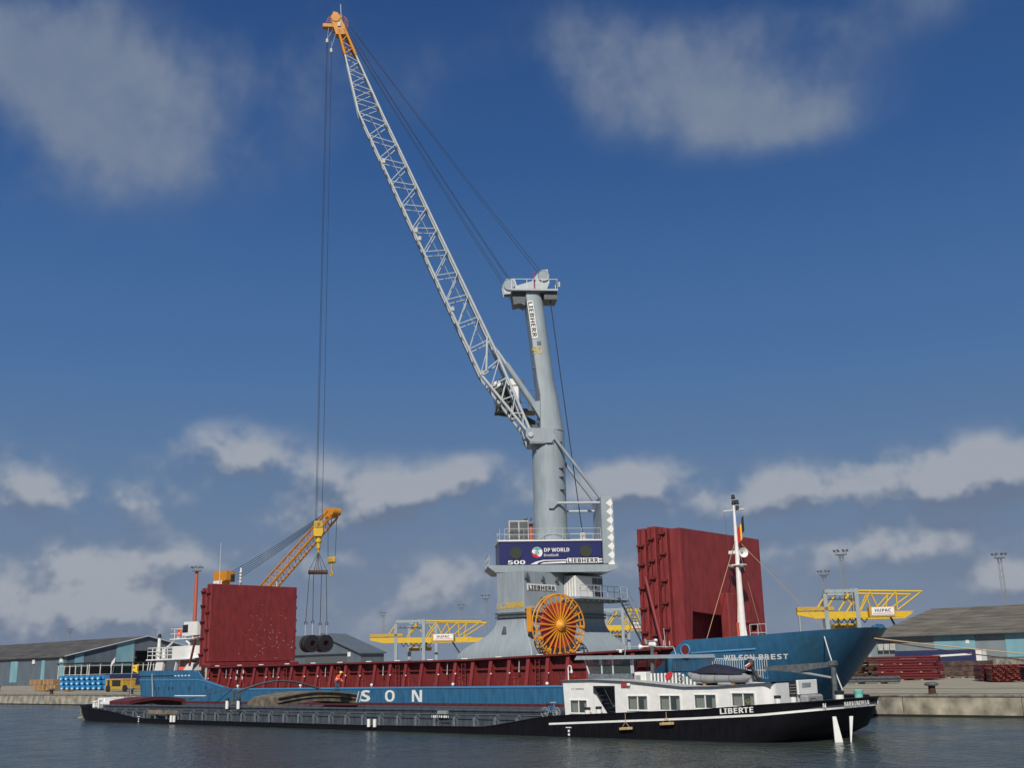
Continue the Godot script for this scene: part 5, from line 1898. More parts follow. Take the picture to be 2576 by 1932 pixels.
func barge_bow(t: Node3D):
	var g = G.new()
	g.span(Vector3(-100.9, 1.0, -53.4), Vector3(-99.6, 1.95, -55.4), 0.05)
	g.span(Vector3(-99.7, 1.35, -53.0), Vector3(-97.5, 1.62, -54.2), 0.04)
	var wl = part("windlass_house", g, M.white, t)
	g = G.new()
	g.span(Vector3(-100.5, 1.1, -53.36), Vector3(-100.0, 1.75, -53.4))
	part("windlass_door", g, M.rubber_grey, wl)
	for k in 3:
		g = G.new()
		g.lathe([Vector2(0.14, 0), Vector2(0.14, 0.4), Vector2(0.2, 0.46), Vector2(0.2, 0.56), Vector2(0, 0.6)], Vector3(-102.6 + k * 0.75, 1.1, -54.4 + k * 0.6), UP, 10)
		part("bow_bollard", g, M.white, t)
	g = G.new()
	g.lathe([Vector2(0.16, 0), Vector2(0.16, 0.6), Vector2(0, 0.62)], Vector3(-102.6, 1.1, -55.75), UP, 10)
	part("capstan", g, M.dark, t)
	g = G.new()
	g.span(Vector3(-97.6, 1.9, -59.4), Vector3(-92.5, 1.98, -59.6))
	part("white_board", g, M.white, t)
	g = G.new()
	g.tube(Vector3(-99.2, 1.0, BZ), Vector3(-99.2, 5.9, BZ), 0.05, 0.03, 6)
	g.tube(Vector3(-99.9, 5.55, BZ), Vector3(-98.5, 5.55, BZ), 0.02, 0.02, 5)
	part("jackstaff", g, M.rubber_grey, t)
	var f = thing("warning_flag", "yellow and black flag flying from the jackstaff at the barge's bow", "flag", Vector3(-99.2, 4.7, BZ))
	g = G.new()
	var fp = func(u: float, v: float) -> Vector3: return Vector3(-99.2 + u * 1.25, 4.75 + u * 0.25 - v * (0.35 + u * 0.65), BZ + sin(u * 7.0) * 0.08)
	for k in 5:
		g.quad(fp.call(k / 5.0, 0), fp.call((k + 1) / 5.0, 0), fp.call((k + 1) / 5.0, 1), fp.call(k / 5.0, 1))
	part("cloth", g, M.flag_yellow, f)
	g = G.new()
	for q in [[0.15, 0.45, 0.35, 0.5], [0.7, 0.9, 0.25, 0.75]]:
		var o = Vector3(0, 0, 0.02)
		g.quad(fp.call(q[0], q[2]) + o, fp.call(q[1], q[2]) + o, fp.call(q[1], q[3]) + o, fp.call(q[0], q[3]) + o)
	part("black_mark", g, M.flag_black, f)

func barge_cabin(t: Node3D):
	var c = sub("cabin", t)
	var zf = -51.9
	var z1 = -59.5
	var g = G.new()
	# near wall with window openings
	var holes = [[-42.75, -41.45, 1.26, 2.0, false], [-41.0, -39.45, 1.24, 2.78, true], [-38.6, -37.2, 1.46, 2.24, false], [-36.45, -35.05, 1.46, 2.26, false], [-34.2, -32.8, 1.58, 2.31, false], [-31.9, -30.5, 1.70, 2.39, false]]
	var xs = [-43.1]
	for h in holes:
		xs.append_array([h[0], h[1]])
	xs.append(-30.1)
	for k in xs.size() - 1:
		var n = 4
		for j in n:
			var a = lerpf(xs[k], xs[k + 1], float(j) / n)
			var b = lerpf(xs[k], xs[k + 1], (j + 1.0) / n)
			var lo_a = barge_top(a) - 0.3
			var lo_b = barge_top(b) - 0.3
			if k % 2 == 0:
				g.quad(Vector3(a, lo_a, zf), Vector3(b, lo_b, zf), Vector3(b, roof_y(b), zf), Vector3(a, roof_y(a), zf), Vector3.BACK)
			else:
				var h: Array = holes[(k - 1) / 2]
				g.quad(Vector3(a, lo_a, zf), Vector3(b, lo_b, zf), Vector3(b, h[2], zf), Vector3(a, h[2], zf), Vector3.BACK)
				g.quad(Vector3(a, h[3], zf), Vector3(b, h[3], zf), Vector3(b, roof_y(b), zf), Vector3(a, roof_y(a), zf), Vector3.BACK)
	# rounded after corner, after wall and front wall
	var prev = Vector3(-30.1, 0, zf)
	for k in range(1, 9):
		var a = PI * 0.5 * k / 8.0
		var p = Vector3(-30.1 + sin(a) * 0.55, 0, zf - 0.55 + cos(a) * 0.55)
		var n = Vector3(sin(a - PI / 32), 0, cos(a - PI / 32))
		g.quad(prev + UP * 1.4, p + UP * 1.4, p + UP * roof_y(-29.8), prev + UP * roof_y(-30.0), n)
		prev = p
	g.quad(prev + UP * 1.4, Vector3(prev.x, 1.4, -56.8), Vector3(prev.x, roof_y(-29.6), -56.8), prev + UP * roof_y(-29.6), Vector3.RIGHT)
	g.quad(Vector3(-43.1, 0.7, zf), Vector3(-43.1, 0.7, z1), Vector3(-43.25, 3.08, z1), Vector3(-43.25, 3.08, zf), Vector3.LEFT)
	g.quad(Vector3(-43.1, 0.7, z1), Vector3(-33.0, 1.2, z1), Vector3(-33.0, 2.69, z1), Vector3(-43.1, 3.08, z1), Vector3.FORWARD)
	g.quad(Vector3(-33.0, 1.2, z1), Vector3(-29.55, 1.4, -56.8), Vector3(-29.55, 2.84, -56.8), Vector3(-33.0, 2.69, z1), Vector3(0.6, 0, -0.8))
	g.quad(Vector3(-43.25, 3.08, zf), Vector3(-43.1, 3.08, zf), Vector3(-43.1, 1.0, zf), Vector3(-43.1, 1.0, zf), Vector3.BACK)
	part("wall", g, M.white, c)
	# roof with a thin dark edge
	g = G.new()
	var rx = [-43.35, -41.0, -39.6, -38.2, -36.5, -34.8, -33.0, -31.5, -30.0, -29.5]
	for k in rx.size() - 1:
		var a = Vector3(rx[k], roof_y(rx[k]), 0)
		var b = Vector3(rx[k + 1], roof_y(rx[k + 1]), 0)
		var za = z1 if a.x < -33.0 else lerpf(z1, -56.8, (a.x + 33.0) / 3.5)
		var zb = z1 if b.x < -33.0 else lerpf(z1, -56.8, (b.x + 33.0) / 3.5)
		g.quad(a + Vector3(0, 0.04, zf + 0.1), b + Vector3(0, 0.04, zf + 0.1), b + Vector3(0, 0.04, zb), a + Vector3(0, 0.04, za), UP)
		g.quad(a + Vector3(0, -0.02, zf + 0.1), b + Vector3(0, -0.02, zf + 0.1), b + Vector3(0, -0.02, zf), a + Vector3(0, -0.02, zf), -UP)
	part("roof", g, M.white_dirty, c)
	g = G.new()
	for k in rx.size() - 1:
		g.tube(Vector3(rx[k], roof_y(rx[k]) + 0.01, zf + 0.1), Vector3(rx[k + 1], roof_y(rx[k + 1]) + 0.01, zf + 0.1), 0.035, 0.035, 6)
	part("roof_edge", g, M.steel_grey, c)
	g = G.new()
	g.span(Vector3(-43.0, 0.9, -53.6), Vector3(-29.8, 2.6, -53.7))
	part("inner_wall", g, M.steel_grey, c)
	# windows
	for h in holes:
		if h[4]:
			continue
		var w = sub("window", c)
		g = G.new()
		var x0: float = h[0]
		var x1: float = h[1]
		var y0: float = h[2]
		var y1: float = h[3]
		for q in [[x0 - 0.05, x0 + 0.05, y0 - 0.05, y1 + 0.05], [x1 - 0.05, x1 + 0.05, y0 - 0.05, y1 + 0.05]]:
			g.span(Vector3(q[0], q[2], zf - 0.06), Vector3(q[1], q[3], zf + 0.05), 0.02)
		for q in [[y0 - 0.05, y0 + 0.04], [y1 - 0.04, y1 + 0.05]]:
			g.span(Vector3(x0 + 0.05, q[0], zf - 0.06), Vector3(x1 - 0.05, q[1], zf + 0.045), 0.02)
		var mx = lerpf(x0, x1, 0.50)
		g.span(Vector3(mx - 0.025, y0 + 0.04, zf - 0.05), Vector3(mx + 0.025, y1 - 0.04, zf + 0.02))
		part("frame", g, M.white, w)
		for q in [[x0 + 0.05, mx - 0.025], [mx + 0.025, x1 - 0.05]]:
			g = G.new()
			g.span(Vector3(q[0], y0 + 0.04, zf - 0.035), Vector3(q[1], y1 - 0.04, zf - 0.02))
			part("pane", g, M.glass, w)
		for q in [[x0 + 0.04, lerpf(x0, x1, 0.47)], [lerpf(x0, x1, 0.73), x1 - 0.04]]:
			g = G.new()
			var n = 10
			for k in n:
				var xa = lerpf(q[0], q[1], float(k) / n)
				var xb = lerpf(q[0], q[1], (k + 1.0) / n)
				var za = zf - 0.14 + 0.03 * (k % 2)
				var zb = zf - 0.14 + 0.03 * ((k + 1) % 2)
				g.quad(Vector3(xa, y0, za), Vector3(xb, y0, zb), Vector3(xb, y1, zb), Vector3(xa, y1, za))
			part("curtain", g, M.curtain, w)
	g = G.new()   # potted plant behind the aftermost window
	for k in 14:
		var p = Vector3(-31.05 + rng.randf_range(-0.16, 0.16), 1.8 + rng.randf_range(0, 0.28), zf - 0.25 + rng.randf_range(-0.06, 0.06))
		g.ball(p, Vector3(0.06, 0.05, 0.05), 8)
	part("window_plant", g, M.flower, c)
	# stairway recess
	var s = sub("stairway", c)
	g = G.new()
	g.quad(Vector3(-41.0, 1.24, -52.9), Vector3(-39.45, 1.24, -52.9), Vector3(-39.45, 2.78, -52.9), Vector3(-41.0, 2.78, -52.9), Vector3.BACK)
	g.quad(Vector3(-39.45, 1.24, zf), Vector3(-39.45, 1.24, -52.9), Vector3(-39.45, 2.78, -52.9), Vector3(-39.45, 2.78, zf), Vector3.LEFT)
	g.quad(Vector3(-41.0, 1.24, zf), Vector3(-41.0, 1.24, -52.9), Vector3(-41.0, 2.78, -52.9), Vector3(-41.0, 2.78, zf), Vector3.RIGHT)
	g.quad(Vector3(-41.0, 1.24, zf), Vector3(-39.45, 1.24, zf), Vector3(-39.45, 1.24, -52.9), Vector3(-41.0, 1.24, -52.9), UP)
	g.quad(Vector3(-41.0, 2.78, zf), Vector3(-39.45, 2.78, zf), Vector3(-39.45, 2.78, -52.9), Vector3(-41.0, 2.78, -52.9), -UP)
	part("recess", g, M.rib_grey, s)
	g = G.new()
	g.prism([Vector2(-41.0, 1.24), Vector2(-41.0, 2.35), Vector2(-40.85, 2.3), Vector2(-40.05, 1.24)], Vector3(0, 0, zf - 0.05), Vector3.RIGHT, UP, Vector3(0, 0, 0.045))
	part("side_plate", g, M.white, s)
	for k in 5:
		g = G.new()
		g.span(Vector3(-40.75 + k * 0.2, 2.22 - k * 0.22, zf - 0.1), Vector3(-40.35 + k * 0.2, 2.26 - k * 0.22, zf - 0.8))
		part("tread", g, M.dark, s)
	g = G.new()
	g.tube(Vector3(-40.35, 2.75, zf - 0.1), Vector3(-39.65, 1.6, zf - 0.1), 0.03, 0.03, 5)
	g.path([Vector3(-40.85, 2.3, zf), Vector3(-40.95, 2.7, zf), Vector3(-39.5, 2.72, zf)], 0.025, 5)
	part("handrail", g, M.dark, s)
	g = G.new()
	g.span(Vector3(-38.92, 2.75, zf + 0.01), Vector3(-38.55, 2.92, zf + 0.12))
	part("port_lamp_board", g, M.flag_red, c)
	g = G.new()
	g.cham(Vector3(-38.4, 2.84, zf + 0.1), Vector3(0.2, 0.16, 0.16), 0.04)
	part("lamp_box", g, M.white, c)
	g = G.new()   # owner's name, too small to read
	for q in [[0.0, 0.05], [0.1, 0.07], [0.25, 0.05], [0.34, 0.2], [0.56, 0.2], [0.78, 0.14]]:
		g.span(Vector3(-42.6 + q[0], 2.58, zf), Vector3(-42.6 + q[0] + q[1], 2.655, zf + 0.006))
	part("name_marks", g, M.rubber_grey, c).set_meta("kind", "stuff")
	# after wall: ladder door, panel with the builder's name, small deck locker
	g = G.new()
	g.span(Vector3(-29.56, 1.95, -53.75), Vector3(-29.50, 2.93, -54.45))
	part("after_door", g, M.dark, c)
	for k in 6:
		g = G.new()
		g.span(Vector3(-29.5, 2.0 + k * 0.14, -53.78), Vector3(-29.46, 2.04 + k * 0.14, -54.42))
		part("ladder_rung", g, M.rubber_grey, c)
	g = G.new()
	g.span(Vector3(-29.55, 2.2, -54.5), Vector3(-29.42, 2.95, -56.6), 0.03)
	part("after_panel", g, M.white, c)
	g = G.new()
	g.span(Vector3(-29.42, 2.58, -54.9), Vector3(-29.40, 2.8, -55.85))
	part("name_plate", g, M.rubber_grey, c)
	g = G.new()
	g.span(Vector3(-29.5, 1.6, -54.6), Vector3(-29.0, 2.2, -56.4), 0.1)
	part("deck_locker", g, M.rubber_grey, c)

func barge_wheelhouse(t: Node3D):
	var w = sub("wheelhouse", t)
	var z0 = -54.0
	var z1 = -57.6
	var g = G.new()
	g.span(Vector3(-43.05, 3.06, z0), Vector3(-39.75, 3.42, z1), 0.03)
	part("base", g, M.rib_grey, w)
	g = G.new()
	g.prism([Vector2(-43.75, 4.27), Vector2(-43.55, 4.5), Vector2(-36.6, 4.42), Vector2(-36.5, 4.22)], Vector3(0, 0, z0 + 0.35), Vector3.RIGHT, UP, Vector3(0, 0, -4.3))
	part("roof", g, M.crane_grey, w)
	for z in [z0 - 0.05, z1 + 0.05]:
		for q in [[-43.25, -42.95], [-41.98, -41.98], [-41.15, -41.15], [-39.8, -39.8], [-39.68, -39.68]]:
			g = G.new()
			g.tube(Vector3(q[1], 3.42, z), Vector3(q[0], 4.27, z), 0.055, 0.055, 6)
			part("window_post", g, M.crane_light, w)
		for q in [[-42.95, -42.0, -43.2], [-41.95, -41.18, -41.95], [-41.12, -39.85, -41.12]]:
			g = G.new()
			g.prism([Vector2(q[0], 3.44), Vector2(q[1], 3.44), Vector2(q[1], 4.25), Vector2(q[2], 4.25)], Vector3(0, 0, z), Vector3.RIGHT, UP, Vector3(0, 0, -0.012))
			part("pane", g, M.glass, w)
	g = G.new()
	g.prism([Vector2(3.44, -42.98), Vector2(4.25, -43.22), Vector2(4.25, -43.23), Vector2(3.44, -42.99)], Vector3(0, 0, z0 - 0.1), UP, Vector3.RIGHT, Vector3(0, 0, z1 - z0 + 0.2))
	part("windscreen", g, M.glass, w)
	g = G.new()
	g.span(Vector3(-42.6, 3.42, -54.4), Vector3(-42.1, 3.95, -57.0), 0.05)
	g.cham(Vector3(-41.2, 3.7, -55.6), Vector3(0.6, 0.9, 0.6), 0.1)
	part("console", g, M.dark, w)
	g = G.new()
	for k in 9:
		g.tube(Vector3(-42.5, 3.6, -54.3), Vector3(-42.5 + rng.randf_range(-0.25, 0.25), 3.95 + rng.randf_range(-0.1, 0.1), -54.3 + rng.randf_range(-0.2, 0.2)), 0.03, 0.005, 4)
	part("wheelhouse_plant", g, M.plant, w)
	# mast with horns and antennas
	g = G.new()
	g.tube(Vector3(-38.3, 2.85, -54.0), Vector3(-38.22, 4.95, -54.0), 0.13, 0.11, 10)
	part("radar_mast", g, M.steel_grey, w)
	g = G.new()
	g.cham(Vector3(-38.2, 5.02, -54.0), Vector3(0.5, 0.28, 0.25), 0.08)
	g.cham(Vector3(-37.95, 5.25, -54.0), Vector3(0.22, 0.16, 0.2), 0.06)
	part("mast_lamp", g, M.white, w)
	g = G.new()
	g.lathe([Vector2(0.03, 0), Vector2(0.04, 0.35), Vector2(0.1, 0.5), Vector2(0.17, 0.56)], Vector3(-38.4, 4.92, -53.9), Vector3(-1, -0.02, 0.15).normalized(), 12)
	part("horn", g, M.white, w)
	g = G.new()
	g.tube(Vector3(-38.75, 5.2, -54.0), Vector3(-38.0, 5.25, -54.0), 0.03, 0.03, 5)
	g.tube(Vector3(-38.6, 5.05, -54.0), Vector3(-38.7, 5.35, -54.0), 0.09, 0.05, 6)
	part("radar_scanner", g, M.rubber_grey, w)
	g = G.new()
	g.path([Vector3(-40.2, 4.45, -54.0), Vector3(-40.1, 4.95, -54.0), Vector3(-36.75, 4.85, -54.0), Vector3(-36.6, 4.42, -54.0)], 0.025, 5)
	for q in [[-39.9, 0.25], [-37.4, 0.3], [-37.0, 0.25]]:
		g.tube(Vector3(q[0], 4.93, -54.0), Vector3(q[0], 4.93 + q[1], -54.0), 0.03, 0.03, 5)
	g.tube(Vector3(-37.3, 4.85, -54.0), Vector3(-37.35, 5.9, -54.0), 0.02, 0.02, 5)
	part("antenna_frame", g, M.crane_light, w)
	g = G.new()
	g.lathe([Vector2(0, 0), Vector2(0.09, 0.02), Vector2(0.11, 0.1), Vector2(0.06, 0.16), Vector2(0, 0.17)], Vector3(-40.35, 4.6, -53.8), UP, 10)
	part("searchlight", g, M.white, w)
	g = G.new()
	g.path([Vector3(-43.05, 3.08, -52.2), Vector3(-43.05, 3.85, -52.2), Vector3(-42.95, 3.95, -52.2), Vector3(-42.82, 3.9, -52.2), Vector3(-42.8, 3.7, -52.2)], 0.035, 6)
	g.cham(Vector3(-42.8, 3.6, -52.2), Vector3(0.12, 0.2, 0.12), 0.03)
	part("anchor_lamp", g, M.white, w)
	# white ventilator box and the barred railing round the after deck
	g = G.new()
	g.span(Vector3(-39.3, 2.95, -53.6), Vector3(-38.5, 3.5, -54.2), 0.04)
	var vb = part("ventilator_box", g, M.white, w)
	g = G.new()
	g.span(Vector3(-39.2, 3.0, -53.56), Vector3(-38.85, 3.32, -53.6))
	part("grille", g, M.rubber_grey, vb)
	var rl = sub("barred_railing", t)
	for k in 44:
		var x = -39.5 + k * 0.15
		g = G.new()
		g.path([Vector3(x, 3.0, -57.8), Vector3(x, 4.0, -57.8), Vector3(x + 0.06, 4.15, -57.9)], 0.022, 5)
		part("bar", g, M.crane_light, rl)
	g = G.new()
	g.tube(Vector3(-39.5, 4.15, -57.9), Vector3(-32.9, 4.15, -57.9), 0.025, 0.025, 5)
	g.tube(Vector3(-39.5, 3.45, -57.8), Vector3(-32.9, 3.45, -57.8), 0.025, 0.025, 5)
	part("top_rail", g, M.crane_light, rl)
	# striped windbreak cloth
	var sb = sub("striped_windbreak", t)
	for k in 26:
		g = G.new()
		var xa = -38.15 + k * 0.12
		var hi = 3.42 if k < 18 else 3.42 - (k - 17) * 0.07
		g.span(Vector3(xa, 2.74, -53.6), Vector3(xa + 0.12, hi, -53.58 + 0.004 * (k % 2)))
		part("stripe", g, M.white if k % 2 == 0 else M.rib_grey, sb)
	g = G.new()
	for k in 6:
		var a = TAU * k / 6.0 + PI / 6
		var b = TAU * (k + 1) / 6.0 + PI / 6
		g.tube(Vector3(-36.1, 3.1, -53.56) + Vector3(cos(a), sin(a), 0) * 0.2, Vector3(-36.1, 3.1, -53.56) + Vector3(cos(b), sin(b), 0) * 0.2, 0.02, 0.02, 5)
	g.ball(Vector3(-36.1, 3.1, -53.56), Vector3(0.06, 0.09, 0.02), 8)
	part("emblem", g, M.steel_grey, sb)
	g = G.new()
	g.prism([Vector2(-0.2, -0.15), Vector2(-0.25, 0.05), Vector2(0.05, 0.22), Vector2(0.25, 0.2), Vector2(0.2, -0.02), Vector2(0, -0.18)], Vector3(-36.85, 3.25, -53.57), Vector3.RIGHT, UP, Vector3(0, 0, 0.06))
	part("red_pennant", g, M.flag_red, sb)

func barge_stern(t: Node3D):
	var g = G.new()
	for q in [[-41.1, 1.2, -51.45], [-40.3, 1.25, -51.45], [-29.05, 1.85, -51.6], [-28.35, 1.92, -51.9]]:
		var b = sub("deck_bollard", t)
		g = G.new()
		g.lathe([Vector2(0.16, -0.3), Vector2(0.16, 0.28)], Vector3(q[0], q[1], q[2]), UP, 14)
		part("post", g, M.white, b)
		g = G.new()
		g.lathe([Vector2(0.17, 0.28), Vector2(0.18, 0.42), Vector2(0, 0.43)], Vector3(q[0], q[1], q[2]), UP, 14)
		part("head", g, M.dark, b)
	for q in [[-27.7, -55.6, M.white, M.dark], [-27.5, -57.4, M.teal_paint, M.teal_paint]]:
		var b = sub("deck_bollard", t)
		g = G.new()
		g.lathe([Vector2(0.22, 0), Vector2(0.22, 0.24)], Vector3(q[0], 1.95, q[1]), UP, 14)
		part("post", g, q[2], b)
		g = G.new()
		g.lathe([Vector2(0.23, 0.24), Vector2(0.26, 0.4), Vector2(0.2, 0.44), Vector2(0, 0.44)], Vector3(q[0], 1.95, q[1]), UP, 14)
		part("head", g, q[3], b)
	# rudder wings painted white
	var rx = Vector3(0.743, 0, -0.669)
	for q in [[-0.42, 1.0], [0.42, -1.0]]:
		g = G.new()
		g.prism([Vector2(q[0] - 0.09, 1.22), Vector2(q[0] + 0.09, 1.22), Vector2(q[0] + 0.12 + 0.26 * q[1], -0.3), Vector2(q[0] - 0.12 + 0.05 * q[1], -0.3)], Vector3(-26.55, 0, -53.4), rx, UP, Vector3(0.06, 0, 0.07))
		part("rudder_stock", g, M.white, t)
	# deck crane folded along the after house
	var d = sub("deck_crane", t)
	g = G.new()
	g.tube(Vector3(-28.9, 1.6, -57.5), Vector3(-28.85, 3.7, -57.5), 0.16, 0.14, 10)
	g.cham(Vector3(-28.85, 3.75, -57.5), Vector3(0.4, 0.3, 0.4), 0.05)
	part("post", g, M.steel_grey, d)
	g = G.new()
	g.prism([Vector2(-33.0, 3.5), Vector2(-33.0, 3.66), Vector2(-28.8, 3.84), Vector2(-28.8, 3.6), Vector2(-29.8, 3.5), Vector2(-31.0, 3.3)], Vector3(0, 0, -57.6), Vector3.RIGHT, UP, Vector3(0, 0, 0.25))
	part("jib", g, M.steel_grey, d)
	g = G.new()
	g.tube(Vector3(-31.6, 3.45, -57.5), Vector3(-29.0, 3.0, -57.5), 0.07, 0.07, 8)
	part("hydraulic_ram", g, M.rubber_grey, d)
	g = G.new()
	g.torus(Vector3(-28.0, 1.95, -53.4), Vector3(0.3, 0.2, 1).normalized(), 0.16, 0.06, 14, 6)
	part("rope_coil", g, M.steel_grey, t)

func barge_things():
	# rubber dinghy on the cabin roof
	var at = Vector3(-33.8, 2.9, -54.2)
	var t = thing("rubber_dinghy", "grey inflatable dinghy under a navy cover on the barge's cabin roof", "dinghy", at)
	var g = G.new()
	for z in [-0.55, 0.55]:
		var pts = [at + Vector3(-2.0, 0.42, z * 0.35), at + Vector3(-1.5, 0.25, z * 0.85), at + Vector3(-0.6, 0.2, z), at + Vector3(1.75, 0.22, z)]
		for k in 3:
			g.tube(pts[k], pts[k + 1], 0.12 if k == 0 else 0.24, 0.24, 14)
		g.tube(pts[3], pts[3] + Vector3(0.35, 0.02, 0), 0.24, 0.06, 14)
	part("side_tubes", g, M.rubber_grey, t)
	g = G.new()
	g.prism([Vector2(-1.8, 0.4), Vector2(-1.3, 0.02), Vector2(1.7, -0.02), Vector2(1.7, 0.35)], at + Vector3(0, 0, -0.4), Vector3.RIGHT, UP, Vector3(0, 0, 0.8))
	part("bottom", g, M.white_dirty, t)
	g = G.new()
	var rings = []
	for q in [[-2.1, 0.5, 0.1, 0.06], [-1.7, 0.62, 0.4, 0.2], [-1.0, 0.85, 0.68, 0.42], [-0.4, 0.97, 0.78, 0.5], [0.3, 0.88, 0.8, 0.42], [1.0, 0.7, 0.8, 0.28], [1.7, 0.55, 0.78, 0.16]]:
		var r = []
		for k in 9:
			var a = PI * k / 8.0
			r.append(at + Vector3(q[0], q[1] - q[3] + sin(a) * q[3], cos(a) * q[2]))
		rings.append(r)
	g.loft(rings, false)
	part("cover", g, M.cover_navy, t)
	g = G.new()
	for x in [-0.9, 0.0, 0.9]:
		g.torus(at + Vector3(x, 0.21, 0.55), Vector3.RIGHT, 0.25, 0.015, 16, 4)
	part("lashing", g, M.steel_grey, t)
	g = G.new()
	g.span(at + Vector3(-0.9, -0.2, -0.6), at + Vector3(-0.7, 0.02, 0.6))
	g.span(at + Vector3(0.9, -0.2, -0.6), at + Vector3(1.1, 0.02, 0.6))
	part("chock", g, M.wood, t)
	var o = sub("outboard_motor", t)
	var mb = at + Vector3(1.95, 0.75, 0.2)
	var bs = Basis(Vector3.BACK, deg_to_rad(28.0))
	g = G.new()
	g.cham(mb + bs * Vector3(0, 0.2, 0), Vector3(0.5, 0.5, 0.36), 0.12, bs)
	part("cowling", g, M.dark, o)
	g = G.new()
	g.box(mb + bs * Vector3(-0.02, 0.17, 0.183), Vector3(0.32, 0.06, 0.01), bs)
	part("white_stripe", g, M.white, o)
	g = G.new()
	g.box(mb + bs * Vector3(-0.02, 0.07, 0.183), Vector3(0.32, 0.08, 0.01), bs)
	part("red_stripe", g, M.flag_red, o)
	g = G.new()
	g.cham(mb + bs * Vector3(0.05, -0.35, 0), Vector3(0.2, 0.75, 0.16), 0.04, bs)
	g.cham(mb + bs * Vector3(0.1, -0.78, 0), Vector3(0.34, 0.16, 0.1), 0.04, bs)
	part("drive_leg", g, M.dark, o)
	# bicycle leaning in front of the cabin
	var bp = Vector3(-44.0, 1.0, -51.6)
	t = thing("bicycle", "white and blue bicycle leaning beside the front of the barge's cabin", "bicycle", bp)
	for x in [-0.45, 0.45]:
		var w = sub("wheel", t)
		g = G.new()
		g.torus(bp + Vector3(x, 0.3, 0), Vector3.BACK, 0.28, 0.025, 20, 5)
		part("tyre", g, M.rubber_grey, w)
		g = G.new()
		for k in 6:
			var a = PI * k / 6.0
			g.tube(bp + Vector3(x, 0.3, 0) + Vector3(cos(a), sin(a), 0) * 0.27, bp + Vector3(x, 0.3, 0) - Vector3(cos(a), sin(a), 0) * 0.27, 0.006, 0.006, 4)
		part("spokes", g, M.white, w)
	g = G.new()
	g.path([bp + Vector3(-0.45, 0.3, 0), bp + Vector3(-0.15, 0.62, 0), bp + Vector3(0.3, 0.65, 0), bp + Vector3(0.0, 0.28, 0), bp + Vector3(-0.15, 0.62, 0)], 0.025, 6)
	g.path([bp + Vector3(0.45, 0.3, 0), bp + Vector3(0.3, 0.65, 0), bp + Vector3(0.26, 0.85, 0)], 0.022, 6)
	part("frame", g, M.drum_blue, t)
	g = G.new()
	g.cham(bp + Vector3(-0.2, 0.78, 0), Vector3(0.24, 0.07, 0.12), 0.03)
	part("saddle", g, M.dark, t)
	g = G.new()
	g.tube(bp + Vector3(0.24, 0.87, -0.25), bp + Vector3(0.24, 0.87, 0.25), 0.018, 0.018, 5)
	part("handlebar", g, M.white, t)
	# wooden fenders on ropes over the side
	for q in [[-38.0, -50.85, 1.35, 0.55, "pale wooden fender plank hanging below the barge's second cabin window", 0.6], [-35.3, -50.85, 1.46, 0.85, "pale wooden fender plank hanging below the barge's third cabin window", 0.62], [-101.0, -51.9, 1.2, 0.25, "small orange fender plank hanging over the barge's bow", 0.5]]:
		var f = thing("fender_plank", q[4], "fender", Vector3(q[0], q[3], q[1]), "wooden fenders over the barge's side")
		g = G.new()
		g.cham(Vector3(q[0], q[3], q[1]), Vector3(q[5] * 1.4, 0.14, 0.14), 0.02, Basis(Vector3.BACK, 0.06))
		part("plank", g, M.wood_pale, f)
		g = G.new()
		g.path([Vector3(q[0] - 0.25, q[3] + 0.06, q[1]), Vector3(q[0], q[3] + 0.35, q[1] + 0.02), Vector3(q[0] + 0.25, q[3] + 0.06, q[1])], 0.015, 5)
		g.tube(Vector3(q[0], q[3] + 0.35, q[1] + 0.02), Vector3(q[0], q[2], q[1] + 0.02), 0.015, 0.015, 5)
		part("rope", g, M.rope_tan, f)
	worker()

